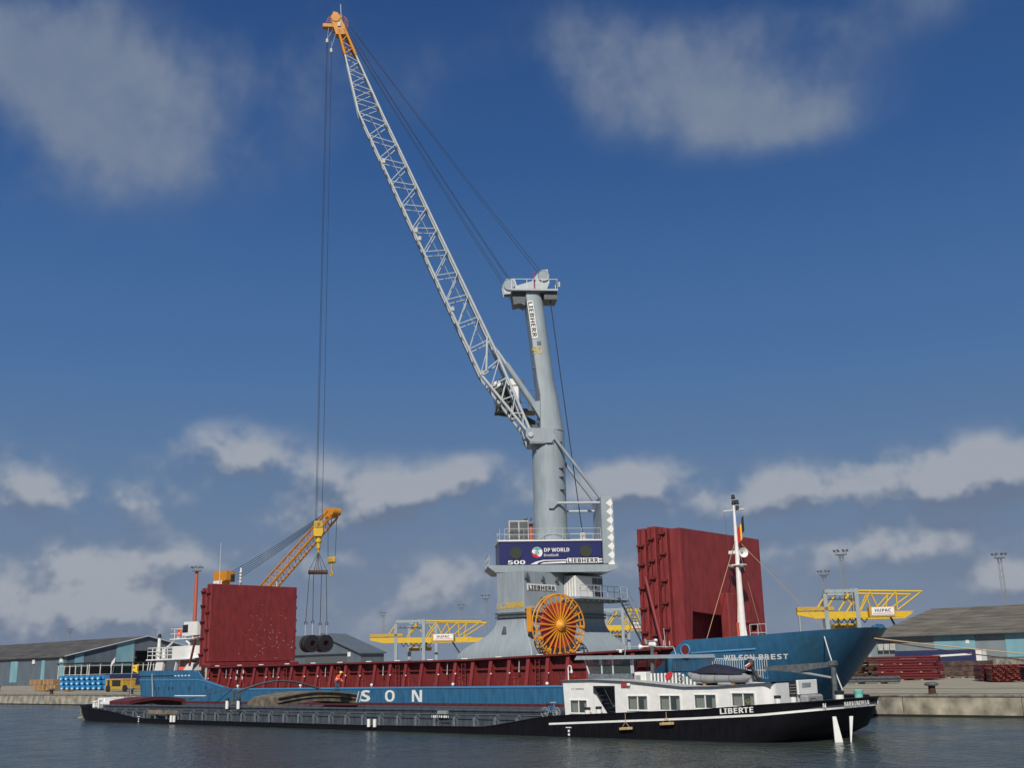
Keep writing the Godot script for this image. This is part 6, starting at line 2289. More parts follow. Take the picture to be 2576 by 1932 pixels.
# ------------------------------------------------------------------ the man on the hatch covers
func nets(bones: Array, lo: Vector3, hi: Vector3, cell: float, k: float) -> ArrayMesh:
	var n = Vector3i(((hi - lo) / cell).ceil())
	var val = PackedFloat32Array()
	val.resize((n.x + 1) * (n.y + 1) * (n.z + 1))
	var field = func(p: Vector3) -> float:
		var d = 9.0
		for b in bones:
			var a: Vector3 = b[0]
			var e: Vector3 = b[1] - a
			var h = clampf((p - a).dot(e) / maxf(e.length_squared(), 1e-9), 0.0, 1.0)
			var q: float = p.distance_to(a + e * h) - lerpf(b[2], b[3], h)
			var m = clampf(0.5 + 0.5 * (q - d) / k, 0.0, 1.0)
			d = lerpf(q, d, m) - k * m * (1.0 - m)
		return d
	var sx = 1
	var sy = n.x + 1
	var sz = (n.x + 1) * (n.y + 1)
	for z in n.z + 1:
		for y in n.y + 1:
			for x in n.x + 1:
				val[x + y * sy + z * sz] = field.call(lo + Vector3(x, y, z) * cell)
	var ids = {}
	var verts = []
	for z in n.z:
		for y in n.y:
			for x in n.x:
				var sum = Vector3.ZERO
				var cnt = 0
				for e in [[0, 0, 0, 1, 0, 0], [0, 1, 0, 1, 1, 0], [0, 0, 1, 1, 0, 1], [0, 1, 1, 1, 1, 1], [0, 0, 0, 0, 1, 0], [1, 0, 0, 1, 1, 0], [0, 0, 1, 0, 1, 1], [1, 0, 1, 1, 1, 1], [0, 0, 0, 0, 0, 1], [1, 0, 0, 1, 0, 1], [0, 1, 0, 0, 1, 1], [1, 1, 0, 1, 1, 1]]:
					var a = val[x + e[0] + (y + e[1]) * sy + (z + e[2]) * sz]
					var b = val[x + e[3] + (y + e[4]) * sy + (z + e[5]) * sz]
					if (a < 0) != (b < 0):
						sum += Vector3(e[0], e[1], e[2]).lerp(Vector3(e[3], e[4], e[5]), a / (a - b))
						cnt += 1
				if cnt:
					ids[Vector3i(x, y, z)] = verts.size()
					verts.append(lo + (Vector3(x, y, z) + sum / cnt) * cell)
	var g = G.new()
	var nrm = []
	for p in verts:
		var e = cell * 0.7
		nrm.append(Vector3(field.call(p + Vector3(e, 0, 0)) - field.call(p - Vector3(e, 0, 0)), field.call(p + Vector3(0, e, 0)) - field.call(p - Vector3(0, e, 0)), field.call(p + Vector3(0, 0, e)) - field.call(p - Vector3(0, 0, e))).normalized())
	for c in ids:
		for ax in [[Vector3i(1, 0, 0), Vector3i(0, 1, 0), Vector3i(0, 0, 1)], [Vector3i(0, 1, 0), Vector3i(0, 0, 1), Vector3i(1, 0, 0)], [Vector3i(0, 0, 1), Vector3i(1, 0, 0), Vector3i(0, 1, 0)]]:
			var a = val[c.x + c.y * sy + c.z * sz]
			var d: Vector3i = c + ax[0]
			var b = val[d.x + d.y * sy + d.z * sz]
			if (a < 0) == (b < 0):
				continue
			var q = [c, c - ax[1], c - ax[1] - ax[2], c - ax[2]]
			if not (ids.has(q[1]) and ids.has(q[2]) and ids.has(q[3])):
				continue
			var i = [ids[q[0]], ids[q[1]], ids[q[2]], ids[q[3]]]
			g.tri(verts[i[0]], verts[i[1]], verts[i[2]], nrm[i[0]], nrm[i[1]], nrm[i[2]])
			g.tri(verts[i[0]], verts[i[2]], verts[i[3]], nrm[i[0]], nrm[i[2]], nrm[i[3]])
	return g.done()

func worker():
	# stooping to the right, as in the photograph; local axes: x right along the barge, y up, z towards the camera
	var t = thing("person", "person in orange vest and yellow helmet stooping on the barge's hatch covers", "person", Vector3(-69.9, 2.42, -56.6), "", true)
	t.scale = Vector3.ONE * 0.86
	t.rotation.y = deg_to_rad(40.0)
	var hip = Vector3(-0.06, 0.84, 0)
	var chest = Vector3(0.14, 1.22, 0)
	var neck = Vector3(0.27, 1.36, 0)
	var legs = [[Vector3(-0.10, 0.82, 0.09), Vector3(-0.02, 0.46, 0.11), Vector3(-0.12, 0.07, 0.12)], [Vector3(-0.06, 0.82, -0.09), Vector3(0.12, 0.47, -0.11), Vector3(0.10, 0.07, -0.12)]]
	var trousers = [[hip, hip + Vector3(0.03, 0.1, 0), 0.14, 0.14]]
	for l in legs:
		trousers.append_array([[l[0], l[1], 0.095, 0.068], [l[1], l[2], 0.07, 0.05]])
	var torso = [[hip + Vector3(0.03, 0.1, 0), chest, 0.145, 0.155], [chest + Vector3(0, 0, 0.14), chest + Vector3(0, 0, -0.14), 0.09, 0.09], [chest, neck, 0.1, 0.06]]
	var arms = [[Vector3(0.16, 1.28, 0.21), Vector3(0.30, 1.02, 0.26), Vector3(0.44, 0.86, 0.16)], [Vector3(0.16, 1.28, -0.21), Vector3(0.32, 1.04, -0.26), Vector3(0.46, 0.88, -0.14)]]
	var skin = [[neck, neck + Vector3(0.05, 0.06, 0), 0.055, 0.055], [neck + Vector3(0.08, 0.13, 0), neck + Vector3(0.1, 0.2, 0), 0.085, 0.095], [neck + Vector3(0.18, 0.12, 0), neck + Vector3(0.19, 0.13, 0), 0.02, 0.02]]
	var sleeves = []
	for a in arms:
		sleeves.append_array([[a[0], a[1], 0.055, 0.045], [a[1], a[2], 0.045, 0.034]])
		skin.append([a[1].lerp(a[2], 0.85), a[2] + Vector3(0.05, -0.03, 0), 0.036, 0.04])
		for f in 5:
			var o = Vector3(0.06, -0.05, (f - 2) * 0.02)
			skin.append([a[2] + Vector3(0.05, -0.03, (f - 2) * 0.018), a[2] + o + Vector3(0.05, -0.05 - 0.01 * (f % 3), 0), 0.011, 0.009])
	var body = []
	body.append_array(trousers)
	body.append_array(torso)
	body.append_array(sleeves)
	for s in skin:
		body.append(s)
	var b = part_of("body", nets(body, Vector3(-0.4, -0.02, -0.42), Vector3(0.75, 1.75, 0.42), 0.028, 0.03), M.skin, t)
	var grow = func(list: Array, d: float) -> Array:
		var out = []
		for q in list:
			out.append([q[0], q[1], q[2] + d, q[3] + d])
		return out
	part_of("trousers", nets(grow.call(trousers, 0.012), Vector3(-0.4, 0.05, -0.42), Vector3(0.4, 1.15, 0.42), 0.028, 0.03), M.jeans, t)
	part_of("vest", nets(grow.call(torso, 0.014), Vector3(-0.3, 0.7, -0.42), Vector3(0.6, 1.6, 0.42), 0.028, 0.03), M.vest, t)
	part_of("sleeves", nets(grow.call(sleeves, 0.012), Vector3(0.0, 0.7, -0.42), Vector3(0.7, 1.5, 0.42), 0.028, 0.02), M.vest, t)
	var g = G.new()
	var hc = neck + Vector3(0.1, 0.21, 0)
	g.ball(hc + Vector3(0, 0.03, 0), Vector3(0.15, 0.12, 0.13), 16)
	g.ball(hc + Vector3(0.08, 0.0, 0), Vector3(0.13, 0.02, 0.11), 12)
	part("helmet", g, M.helmet, t)
	g = G.new()
	g.lathe([Vector2(0.163, -0.03), Vector2(0.172, -0.03), Vector2(0.172, 0.03), Vector2(0.163, 0.03)], hip.lerp(chest, 0.6), (chest - hip).normalized(), 16)
	part("reflective_band", g, M.white, t)
	g = G.new()
	for l in legs:
		g.cham(l[2] + Vector3(0.05, -0.03, 0), Vector3(0.27, 0.09, 0.1), 0.03)
	part("boots", g, M.dark, t)

# ------------------------------------------------------------------ background cranes
func lattice_crane():
	var t = thing("lattice_crane", "orange lattice boom crane standing behind the ship's stern hatch covers", "crane", Vector3(-144, QY, -97))
	var g = G.new()
	g.span(Vector3(-149.5, QY + 0.6, -100), Vector3(-139.5, 4.2, -94), 0.1)
	part("undercarriage", g, M.orange, t)
	g = G.new()
	g.span(Vector3(-148.0, 4.2, -97.6), Vector3(-146.4, 18.2, -96.0), 0.08)
	part("tower", g, M.orange, t)
	g = G.new()
	g.prism([Vector2(-148.2, 16.3), Vector2(-148.2, 19.0), Vector2(-144.9, 18.8), Vector2(-144.9, 17.5), Vector2(-146.2, 17.2), Vector2(-146.2, 16.3)], Vector3(0, 0, -97.4), Vector3.RIGHT, UP, Vector3(0, 0, 1.5))
	part("tower_head", g, M.orange, t)
	g = G.new()
	g.prism([Vector2(-0.35, 0), Vector2(0.35, 0), Vector2(0, 0.6)], Vector3(-146.7, 16.5, -95.39), Vector3.RIGHT, UP, Vector3(0, 0, 0.04))
	part("warning_sign", g, M.flag_red, t)
	g = G.new()
	g.span(Vector3(-147.5, 16.1, -95.38), Vector3(-145.9, 17.4, -95.41))
	part("sign_board", g, M.white, t)
	g = G.new()
	g.span(Vector3(-144.2, 17.1, -96.2), Vector3(-143.7, 18.2, -96.6))
	part("floodlight", g, M.dark, t)
	var bm = sub("boom", t)
	var a = Vector3(-141.5, 12.2, -97)
	var b = Vector3(-121.3, 24.9, -97)
	var d = (b - a).normalized()
	var n = Vector3(-d.y, d.x, 0)
	var w = 0.75
	var ends = []
	for q in [[-1.0, 1.0], [1.0, 1.0], [-1.0, -1.0], [1.0, -1.0]]:
		var p0: Vector3 = a + n * q[0] * w + Vector3(0, 0, q[1] * 0.8)
		var p1: Vector3 = b + n * q[0] * w * 0.75 + Vector3(0, 0, q[1] * 0.6)
		ends.append([p0, p1])
		g = G.new()
		g.tube(p0, p1, 0.14, 0.14, 8)
		part("chord", g, M.orange, bm)
	lattice(bm, ends, 15, 0.06, M.orange)
	g = G.new()
	g.tube(b + Vector3(0.5, 0.3, -0.7), b + Vector3(0.5, 0.3, 0.7), 0.55, 0.55, 16)
	g.tube(b + Vector3(-1.0, 0.5, -0.5), b + Vector3(-1.0, 0.5, 0.5), 0.4, 0.4, 12)
	g.span(b + Vector3(-1.2, -0.5, -0.6), b + Vector3(0.6, 0.5, 0.6), 0.1)
	part("boom_head", g, M.orange, t)
	for k in 5:
		g = G.new()
		g.path(sag(Vector3(-144.3 + k * 0.2, 18.7 - k * 0.35, -96.6), b + Vector3(-1.2 - k * 0.3, 0.4 - k * 0.25, 0.2), 0.25, 6), 0.04, 5)
		part("luffing_rope", g, M.rope_dark, t)
	for k in 2:
		g = G.new()
		g.tube(b + Vector3(0.9 - k * 1.9, 0, 0), b + Vector3(0.75 - k * 1.6, -5.8, 0), 0.035, 0.035, 5)
		part("hoist_rope", g, M.rope_dark, t)
	g = G.new()
	g.cham(b + Vector3(0.0, -6.3, 0), Vector3(1.5, 0.9, 0.6), 0.2)
	g.tube(b + Vector3(0.0, -6.7, 0), b + Vector3(0.0, -8.0, 0), 0.12, 0.12, 8)
	g.torus(b + Vector3(0.0, -8.2, 0), Vector3.BACK, 0.25, 0.09, 12, 6)
	part("hook_block", g, M.yellow_dirty, t)

func gantry(label: String, D: float, m: Dictionary):
	# frame: x to the right across the view, z towards the camera; the bridge runs mostly across
	var f = Vector3(-0.669, 0, -0.743)
	var r = Vector3(0.743, 0, -0.669)
	var xf = Transform3D(Basis(r, UP, -f), f * D)
	var mid: float = (m.x0 + m.x1) * 0.5
	var t = thing("gantry_crane", label, "gantry crane", xf * Vector3(mid, QY, 0), "yellow container gantry cranes")
	var k: float = m.s
	var ng = func() -> G:
		var g = G.new()
		g.xf = xf
		return g
	var g: G
	var y: float = m.y
	var x0: float = m.x0
	var x1: float = m.x1
	var dz = 5.0 * k
	var top: float = y + 4.8 * k
	var li = 0
	for z in [dz, -dz]:
		# main girder, deep in the middle, tapering at both ends
		var sh = 0.0 if z > 0 else 5.5 * k
		g = ng.call()
		g.prism([Vector2(x0 + sh, y + 0.75 * k), Vector2(x1 + sh * 0.6, y + 0.5 * k), Vector2(x1 - 2.0 * k + sh * 0.6, y - 0.6 * k), Vector2(x0 + 3.5 * k + sh, y - 0.6 * k), Vector2(x0 + sh, y + 0.15 * k)], Vector3(0, 0, z - 0.5 * k), Vector3.RIGHT, UP, Vector3(0, 0, 1.0 * k))
		part("main_girder", g, M.yellow, t)
		# truss above: top chord and diagonals
		var xa: float = lerpf(x0, x1, 0.42) + sh * 0.5
		var xe: float = x1 + 2.2 * k + sh * 0.2
		g = ng.call()
		g.tube(Vector3(xa, top, z), Vector3(xe, top - 0.5 * k, z), 0.22 * k, 0.22 * k, 8)
		part("top_chord", g, M.yellow, t)
		var n = 3
		for j in n:
			var ta = lerpf(xa, xe, float(j) / n)
			var tb = lerpf(xa, xe, (j + 1.0) / n)
			var b0 = lerpf(xa + 2.5 * k, x1, (j + 0.15) / n)
			for q in [[ta, b0], [b0, tb]]:
				g = ng.call()
				g.tube(Vector3(q[0], top - 0.2 * k, z), Vector3(q[1], y + 0.75 * k, z), 0.16 * k, 0.16 * k, 6) if q[0] == ta else g.tube(Vector3(q[0], y + 0.75 * k, z), Vector3(q[1], top - 0.4 * k, z), 0.16 * k, 0.16 * k, 6)
				part("truss_brace", g, M.yellow, t)
		# raking struts over the cantilever
		for q in [0.16, 0.36]:
			g = ng.call()
			g.tube(Vector3(lerpf(x0, x1, q) + sh * 0.8, y + 0.8 * k, z), Vector3(lerpf(x0, x1, q) + 3.1 * k + sh * 0.8, top + 0.3 * k, z), 0.2 * k, 0.2 * k, 8)
			part("raking_strut", g, M.yellow, t)
		# legs
		for q in [0.25, 0.52]:
			g = ng.call()
			var lx = lerpf(x0, x1, q) + sh * 0.45
			g.span(Vector3(lx - 0.42 * k, QY, z - 0.5 * k), Vector3(lx + 0.42 * k, top + 0.35 * k if q > 0.4 else y + 4.0 * k, z + 0.6 * k), 0.05)
			part("leg", g, M.crane_grey, t)
		g = ng.call()
		g.span(Vector3(lerpf(x0, x1, 0.25) + sh * 0.45, top - 0.4 * k, z - 0.4 * k), Vector3(lerpf(x0, x1, 0.52) + sh * 0.45, top + 0.25 * k, z + 0.4 * k))
		part("portal_beam", g, M.crane_grey, t)
	g = ng.call()
	g.span(Vector3(lerpf(x0, x1, 0.25), y + 3.0 * k, dz), Vector3(lerpf(x0, x1, 0.50), y + 3.15 * k, dz + 0.5 * k))
	for j in 7:
		var gx = lerpf(lerpf(x0, x1, 0.25), lerpf(x0, x1, 0.50), j / 6.0)
		g.span(Vector3(gx, y + 3.1 * k, dz + 0.3 * k), Vector3(gx + 0.1, y + 3.6 * k, dz + 0.5 * k))
	part("walkway", g, M.dark, t)
	# end box, trolley and festoon cables
	g = ng.call()
	g.span(Vector3(x0, y + 0.9 * k, dz - 0.6 * k), Vector3(lerpf(x0, x1, 0.32), y + 1.7 * k, dz + 0.6 * k), 0.05)
	part("end_platform", g, M.yellow_dirty, t)
	g = ng.call()
	g.span(Vector3(lerpf(x0, x1, 0.6), y - 0.6 * k, dz + 0.3 * k), Vector3(lerpf(x0, x1, 0.82), y + 1.4 * k, dz + 1.8 * k), 0.06)
	part("trolley_house", g, M.yellow_dirty, t)
	g = ng.call()
	g.span(Vector3(lerpf(x0, x1, 0.62), y - 0.2 * k, dz + 1.8 * k), Vector3(lerpf(x0, x1, 0.81), y + 1.3 * k, dz + 1.86 * k))
	part("name_board", g, M.white, t)
	write(t, "HUPAC", xf * Vector3(lerpf(x0, x1, 0.715), y + 0.7 * k, dz + 1.87 * k), r, UP, 0.6 * k, M.dark, 3.2 * k)
	g = ng.call()
	g.span(Vector3(lerpf(x0, x1, 0.63), y + 0.05 * k, dz + 1.86 * k), Vector3(lerpf(x0, x1, 0.80), y + 0.15 * k, dz + 1.88 * k))
	part("red_line", g, M.flag_red, t)
	for j in 6:
		g = ng.call()
		var xa = lerpf(x0, x1, 0.3 + j * 0.05)
		g.path([Vector3(xa, y - 0.7 * k, dz), Vector3(xa + 0.6 * k, y - 1.6 * k, dz), Vector3(xa + 1.2 * k, y - 0.7 * k, dz)], 0.1 * k, 5)
		part("festoon_cable", g, M.dark, t)
	g = ng.call()
	g.tube(Vector3(lerpf(x0, x1, 0.8), y - 0.6 * k, dz), Vector3(lerpf(x0, x1, 0.92), QY + 4, dz), 0.2 * k, 0.2 * k, 6)
	part("spreader_arm", g, M.dark, t)
	for q in [0.36, 0.48]:   # spreader clutter below the trolley
		g = ng.call()
		g.span(Vector3(lerpf(x0, x1, q), y - 2.6 * k, -1.5 * k), Vector3(lerpf(x0, x1, q + 0.1), y - 1.6 * k, 1.5 * k), 0.1)
		g.tube(Vector3(lerpf(x0, x1, q + 0.05), y - 1.6 * k, 0), Vector3(lerpf(x0, x1, q + 0.05), y, 0), 0.2 * k, 0.2 * k, 6)
		part("spreader", g, M.yellow_dirty, t)

func gantries():
	gantry("yellow container gantry crane with white board seen left of the big crane's pedestal", 300.0, {"x0": -38.2, "x1": -11.6, "y": 11.0, "s": 1.02})
	gantry("yellow container gantry crane behind the stairs of the big grey crane", 262.0, {"x0": 14.0, "x1": 33.0, "y": 11.9, "s": 0.85})
	gantry("yellow container gantry crane with white board behind the ship's bow", 220.0, {"x0": 53.1, "x1": 75.2, "y": 12.0, "s": 0.95})

func light_masts():
	var list = [[Vector3(-639, 30, -318), 1.0, "thin floodlight mast above the roof of the slate warehouse", "mast_grey"],
		[Vector3(-628, 30, -367), 0.8, "thin floodlight mast just left of the ship's deckhouse", "mast_grey"],
		[Vector3(-311, 36, -195), 1.1, "red floodlight mast rising behind the ship's stern hatch covers", "mast_red"],
		[Vector3(-414, 30, -363), 0.9, "faint floodlight mast above the end of the yellow gantry crane left of the pedestal", "mast_grey"],
		[Vector3(-349, 30, -351), 0.9, "small floodlight mast behind the middle of the gantry crane left of the pedestal", "mast_grey"],
		[Vector3(-297, 30, -312), 1.0, "dark lattice floodlight mast just left of the big crane's pedestal", "mast_grey"],
		[Vector3(-147, 34, -304), 1.25, "tall floodlight mast above the gantry crane behind the ship's bow", "mast_grey"],
		[Vector3(-162, 30, -322), 1.1, "shorter floodlight mast left of the tall one behind the ship's bow", "mast_grey"],
		[Vector3(-121, 34, -358), 1.3, "lone floodlight mast above the mossy warehouse roof", "mast_grey"],
		[Vector3(-182, 39, -208), 1.0, "red floodlight mast half hidden behind the big crane's tower", "mast_red"]]
	for q in list:
		var h: Vector3 = q[0]
		var s: float = q[1] * 0.82
		var t = thing("light_mast", q[2], "light mast", Vector3(h.x, QY, h.z), "floodlight masts over the port")
		var g = G.new()
		if q[3] == "mast_red":
			g.tube(Vector3(h.x, QY, h.z), Vector3(h.x, h.y - 1.0, h.z), 0.75, 0.5, 10)
		else:
			for c in [[-1, -1], [1, -1], [1, 1], [-1, 1]]:
				g.tube(Vector3(h.x + c[0] * 0.75, QY, h.z + c[1] * 0.75), Vector3(h.x + c[0] * 0.45, h.y - 1.0, h.z + c[1] * 0.45), 0.09, 0.07, 5)
			for k in 14:
				var y0 = lerpf(QY, h.y - 1.0, k / 14.0)
				var y1 = lerpf(QY, h.y - 1.0, (k + 1.0) / 14.0)
				var w = lerpf(0.75, 0.45, k / 14.0)
				for c in [[-1, -1, 1, -1], [1, -1, 1, 1], [1, 1, -1, 1], [-1, 1, -1, -1]]:
					g.tube(Vector3(h.x + c[0] * w, y0, h.z + c[1] * w), Vector3(h.x + c[2] * w, y1, h.z + c[3] * w), 0.035, 0.035, 4)
		part("mast", g, M[q[3]], t)
		g = G.new()
		g.lathe([Vector2(0, -0.15), Vector2(1.5 * s, -0.15), Vector2(1.6 * s, 0.0), Vector2(0, 0.0)], h - UP * 0.8, UP, 12)
		for k in 10:
			var a = TAU * k / 10.0
			g.tube(h + Vector3(cos(a) * 1.55 * s, -0.8, sin(a) * 1.55 * s), h + Vector3(cos(a) * 1.55 * s, 0.3, sin(a) * 1.55 * s), 0.05, 0.05, 4)
		part("head_platform", g, M.mast_grey, t)
		for k in 8:
			var a = TAU * k / 8.0
			g = G.new()
			g.cham(h + Vector3(cos(a) * 1.9 * s, 0.35, sin(a) * 1.9 * s), Vector3(0.55, 0.5, 0.55) * s, 0.1, Basis(UP, -a))
			part("floodlight", g, M.steel_grey, t)

# ------------------------------------------------------------------ cargo on the quay
const ORD := ["first", "second", "third", "fourth", "fifth", "sixth", "seventh", "eighth", "ninth"]
func cargo():
	var g = G.new()
	# blue drums in three rows
	var proto: Node3D = null
	for row in 3:
		for i in 8:
			var at = Vector3(-197.5 + i * 1.9 - row * 0.3, QY + 0.08 + row * 0.82, -98.0)
			var lab = "bright blue steel drum, %s from the left in the %s row of the stack" % [ORD[i], ["bottom", "middle", "top"][row]]
			var t: Node3D
			if proto == null:
				t = thing("blue_drum", lab, "drum", at, "blue drums stacked on the quay", true)
				g = G.new()
				g.lathe([Vector2(0, -0.8), Vector2(0.36, -0.8), Vector2(0.41, -0.76), Vector2(0.41, -0.3), Vector2(0.43, -0.27), Vector2(0.41, -0.24), Vector2(0.41, 0.24), Vector2(0.43, 0.27), Vector2(0.41, 0.3), Vector2(0.41, 0.76), Vector2(0.38, 0.8), Vector2(0.36, 0.77), Vector2(0, 0.77)], Vector3(0, 0.41, 0), Vector3(0.55, 0, 0.835), 18)
				g.cham(Vector3(0.8, 0.41, -0.6), Vector3(0.7, 0.72, 1.2), 0.1)
				part("shell", g, M.drum_blue, t)
				g = G.new()
				g.lathe([Vector2(0.13, 0.775), Vector2(0.13, 0.8), Vector2(0, 0.81)], Vector3(0.0, 0.28, 0), Vector3(0.55, 0, 0.835), 12)
				part("end_label", g, M.white, t)
				proto = t
			else:
				t = proto.duplicate()
				t.name = numbered("blue_drum")
				add_child(t)
				t.position = at
				tag(t, lab, "drum", "blue drums stacked on the quay")
	# wooden boxes
	for q in [[-205.5, 0, 4.2, "pale brown wooden box, lower one right beside the blue drums"], [-207.0, 1, 4.6, "brown wooden box, upper left one beside the blue drums"], [-202.0, 1, 4.0, "brown wooden box, upper right one against the blue drums"], [-200.8, 0, 3.6, "brown wooden box, lower right one against the blue drums"]]:
		var c = Vector3(q[0], QY + 0.1 + q[1] * 0.98 + 0.45, -98.0)
		var t = thing("wooden_box", q[3], "crate", c - UP * 0.45, "wooden boxes on the quay")
		for k in 4:
			g = G.new()
			g.span(c + Vector3(-q[2] / 2, -0.45 + k * 0.225, -0.9), c + Vector3(q[2] / 2, -0.24 + k * 0.225, 0.9), 0.01)
			part("plank", g, M.wood, t)
		for x in [-0.42, 0.0, 0.42]:
			g = G.new()
			g.span(c + Vector3(q[2] * x - 0.07, -0.45, 0.9), c + Vector3(q[2] * x + 0.07, 0.45, 0.94))
			part("batten", g, M.wood_pale, t)
	# timber and rust coloured plates lying on the quay
	var boards = [[-219.0, -92, 6.0, "yellow stack of boards lying low on the quay near the wall's end", "wood_pale", 0.55], [-190.0, -91, 3.0, "low heap of brown boards lying in front of the blue drums", "wood", 0.22], [-183.0, -91.5, 2.4, "small heap of brown boards lying near the yellow machine", "wood", 0.25], [-228.0, -96, 16.0, "long dark red row of steel plates lying on the quay", "pipe_brown", 0.9]]
	for q in boards:
		var t = thing("board_stack", q[3], "boards", Vector3(q[0], QY, q[1]), "boards and plates on the quay")
		for k in 4:
			g = G.new()
			g.span(Vector3(q[0] - q[2] / 2 + rng.randf() * 0.2, QY + 0.03 + k * q[5] / 4.0, q[1] - 0.6), Vector3(q[0] + q[2] / 2 - rng.randf() * 0.2, QY + 0.01 + (k + 1) * q[5] / 4.0, q[1] + 0.6))
			part("board", g, M[q[4]], t)
	# container under a dark blue sheet
	var t = thing("blue_container", "dark blue container behind the yellow machine by the ship's stern", "container", Vector3(-188.0, QY, -105))
	g = G.new()
	g.span(Vector3(-194.5, QY + 0.1, -106.5), Vector3(-181.0, 4.15, -104.0), 0.06)
	part("body", g, M.tarp_blue, t)
	for k in 24:
		g = G.new()
		g.span(Vector3(-194.3 + k * 0.56, QY + 0.3, -104.0), Vector3(-194.05 + k * 0.56, 4.0, -103.95))
		part("corrugation", g, M.tarp_blue, t)
	# white pennant on a staff by the store
	t = thing("pennant", "white pennant on a thin staff in front of the slate warehouse", "flag", Vector3(-203, QY, -110))
	g = G.new()
	g.tube(Vector3(-203.4, QY, -110), Vector3(-202.0, 7.4, -110), 0.06, 0.04, 6)
	part("staff", g, M.mast_grey, t)
	g = G.new()
	g.prism([Vector2(-202.0, 7.3), Vector2(-202.3, 6.3), Vector2(-203.8, 5.4), Vector2(-203.4, 6.4)], Vector3(0, 0, -110), Vector3.RIGHT, UP, Vector3(0, 0, 0.03))
	part("cloth", g, M.white, t)
	# yellow machine
	t = thing("loading_machine", "yellow wheeled loading machine with a square cab by the ship's stern", "loader", Vector3(-162.5, QY, -90))
	g = G.new()
	g.span(Vector3(-166.3, QY + 0.25, -91.3), Vector3(-161.0, 2.25, -89.0), 0.08)
	part("chassis", g, M.yellow_dirty, t)
	g = G.new()
	for q in [[-166.2, -165.7], [-164.9, -164.4], [-161.6, -161.0]]:
		g.span(Vector3(q[0], 2.25, -91.2), Vector3(q[1], 3.2, -89.05), 0.03)
	g.span(Vector3(-166.3, 3.15, -91.3), Vector3(-160.95, 3.4, -89.0), 0.05)
	part("cab", g, M.yellow_dirty, t)
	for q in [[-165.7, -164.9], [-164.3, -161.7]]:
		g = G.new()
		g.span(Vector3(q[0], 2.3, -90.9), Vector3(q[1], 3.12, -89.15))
		part("cab_window", g, M.dark, t)  # solid black blocks imitate the shaded inside of the cab
	g = G.new()
	g.span(Vector3(-160.95, QY + 0.3, -91.0), Vector3(-158.4, 2.3, -89.2), 0.1)
	g.span(Vector3(-161, 2.3, -91.0), Vector3(-158.4, 2.4, -89.2))
	part("bonnet", g, M.yellow_dirty, t)
	for x in [-165.0, -160.0]:
		g = G.new()
		g.tube(Vector3(x, QY + 0.5, -89.05), Vector3(x, QY + 0.5, -88.75), 0.5, 0.5, 16)
		part("wheel", g, M.dark, t)
	# trailer in front of the right hand shed
	t = thing("truck_trailer", "dark blue curtain trailer parked in front of the mossy roofed warehouse", "trailer", Vector3(-62.7, QY, -156))
	g = G.new()
	g.span(Vector3(-68.3, 2.7, -157.3), Vector3(-57.1, 4.85, -155.0), 0.04)
	part("body", g, M.tarp_blue, t)
	g = G.new()
	g.prism([Vector2(-66.6, 4.0), Vector2(-57.6, 4.35), Vector2(-57.6, 4.1), Vector2(-66.6, 3.75)], Vector3(0, 0, -155.0), Vector3.RIGHT, UP, Vector3(0, 0, 0.03))
	for k in 3:
		g.prism([Vector2(-67.6 + k * 0.35, 3.7), Vector2(-67.3 + k * 0.35, 3.7), Vector2(-67.3 + k * 0.35, 4.1), Vector2(-67.6 + k * 0.35, 4.1)], Vector3(0, 0, -155.0), Vector3.RIGHT, UP, Vector3(0, 0, 0.03))
	part("white_print", g, M.white, t)
	g = G.new()
	g.span(Vector3(-57.1, 2.9, -157.2), Vector3(-56.4, 4.8, -155.1), 0.04)
	part("front_wall", g, M.white, t)
	for x in [-67, -65.8, -64.6, -58.5]:
		g = G.new()
		g.tube(Vector3(x, QY + 0.5, -155.2), Vector3(x, QY + 0.5, -154.9), 0.5, 0.5, 14)
		part("wheel", g, M.dark, t)
	g = G.new()
	g.span(Vector3(-68, 2.3, -156.8), Vector3(-57, 2.7, -155.4))
	part("frame", g, M.dark, t)
	# white cabin behind the bow
	t = thing("office_cabin", "tall pale site cabin standing behind the ship's stem", "cabin", Vector3(-70, QY, -149))
	g = G.new()
	g.span(Vector3(-71.3, QY, -150), Vector3(-69.4, 4.9, -148), 0.04)
	part("body", g, M.white_dirty, t)
	for x in [-71.5, -69.25]:
		g = G.new()
		g.span(Vector3(x, QY, -147.9), Vector3(x + 0.2, 5.3, -148.1))
		part("corner_post", g, M.dark, t)
	# stacks of steel on the right
	steel_stack("rust brown stack of long steel beams beside the ship's stem", Vector3(-60.5, QY, -122), 7.0, 8, 7, "rust", false)
	steel_stack("wide stack of dark red steel tubes behind the mushroom bollard", Vector3(-54.5, QY, -126), 7.5, 9, 8, "pipe_red", true)
	steel_stack("neat stack of brown steel sections right of the dark red tubes", Vector3(-51.6, QY, -136), 5.6, 3, 3, "pipe_brown", false)
	steel_stack("tall pile of brown steel beams behind the red tube bundles", Vector3(-41.5, QY, -132), 10.0, 5, 6, "rust", false)
	steel_stack("low row of dark steel bars lying beside the ship's stem", Vector3(-52.5, QY, -110), 8.0, 2, 5, "steel_grey", true)
	tube_bundle("bundle of bright red steel tubes, ends facing, first from the left", Vector3(-41.0, QY, -115.5))
	tube_bundle("bundle of bright red steel tubes, ends facing, second from the left", Vector3(-39.55, QY, -115.5))
	tube_bundle("bundle of bright red steel tubes, ends facing, at the picture's edge", Vector3(-37.6, QY, -115.5))
	tube_bundle("bundle of bright red steel tubes set behind the front row", Vector3(-43.2, QY, -119.0))
	# white van roof behind the tubes
	t = thing("white_van", "small white vehicle half hidden behind the red tube bundles", "van", Vector3(-43.0, QY, -140))
	g = G.new()
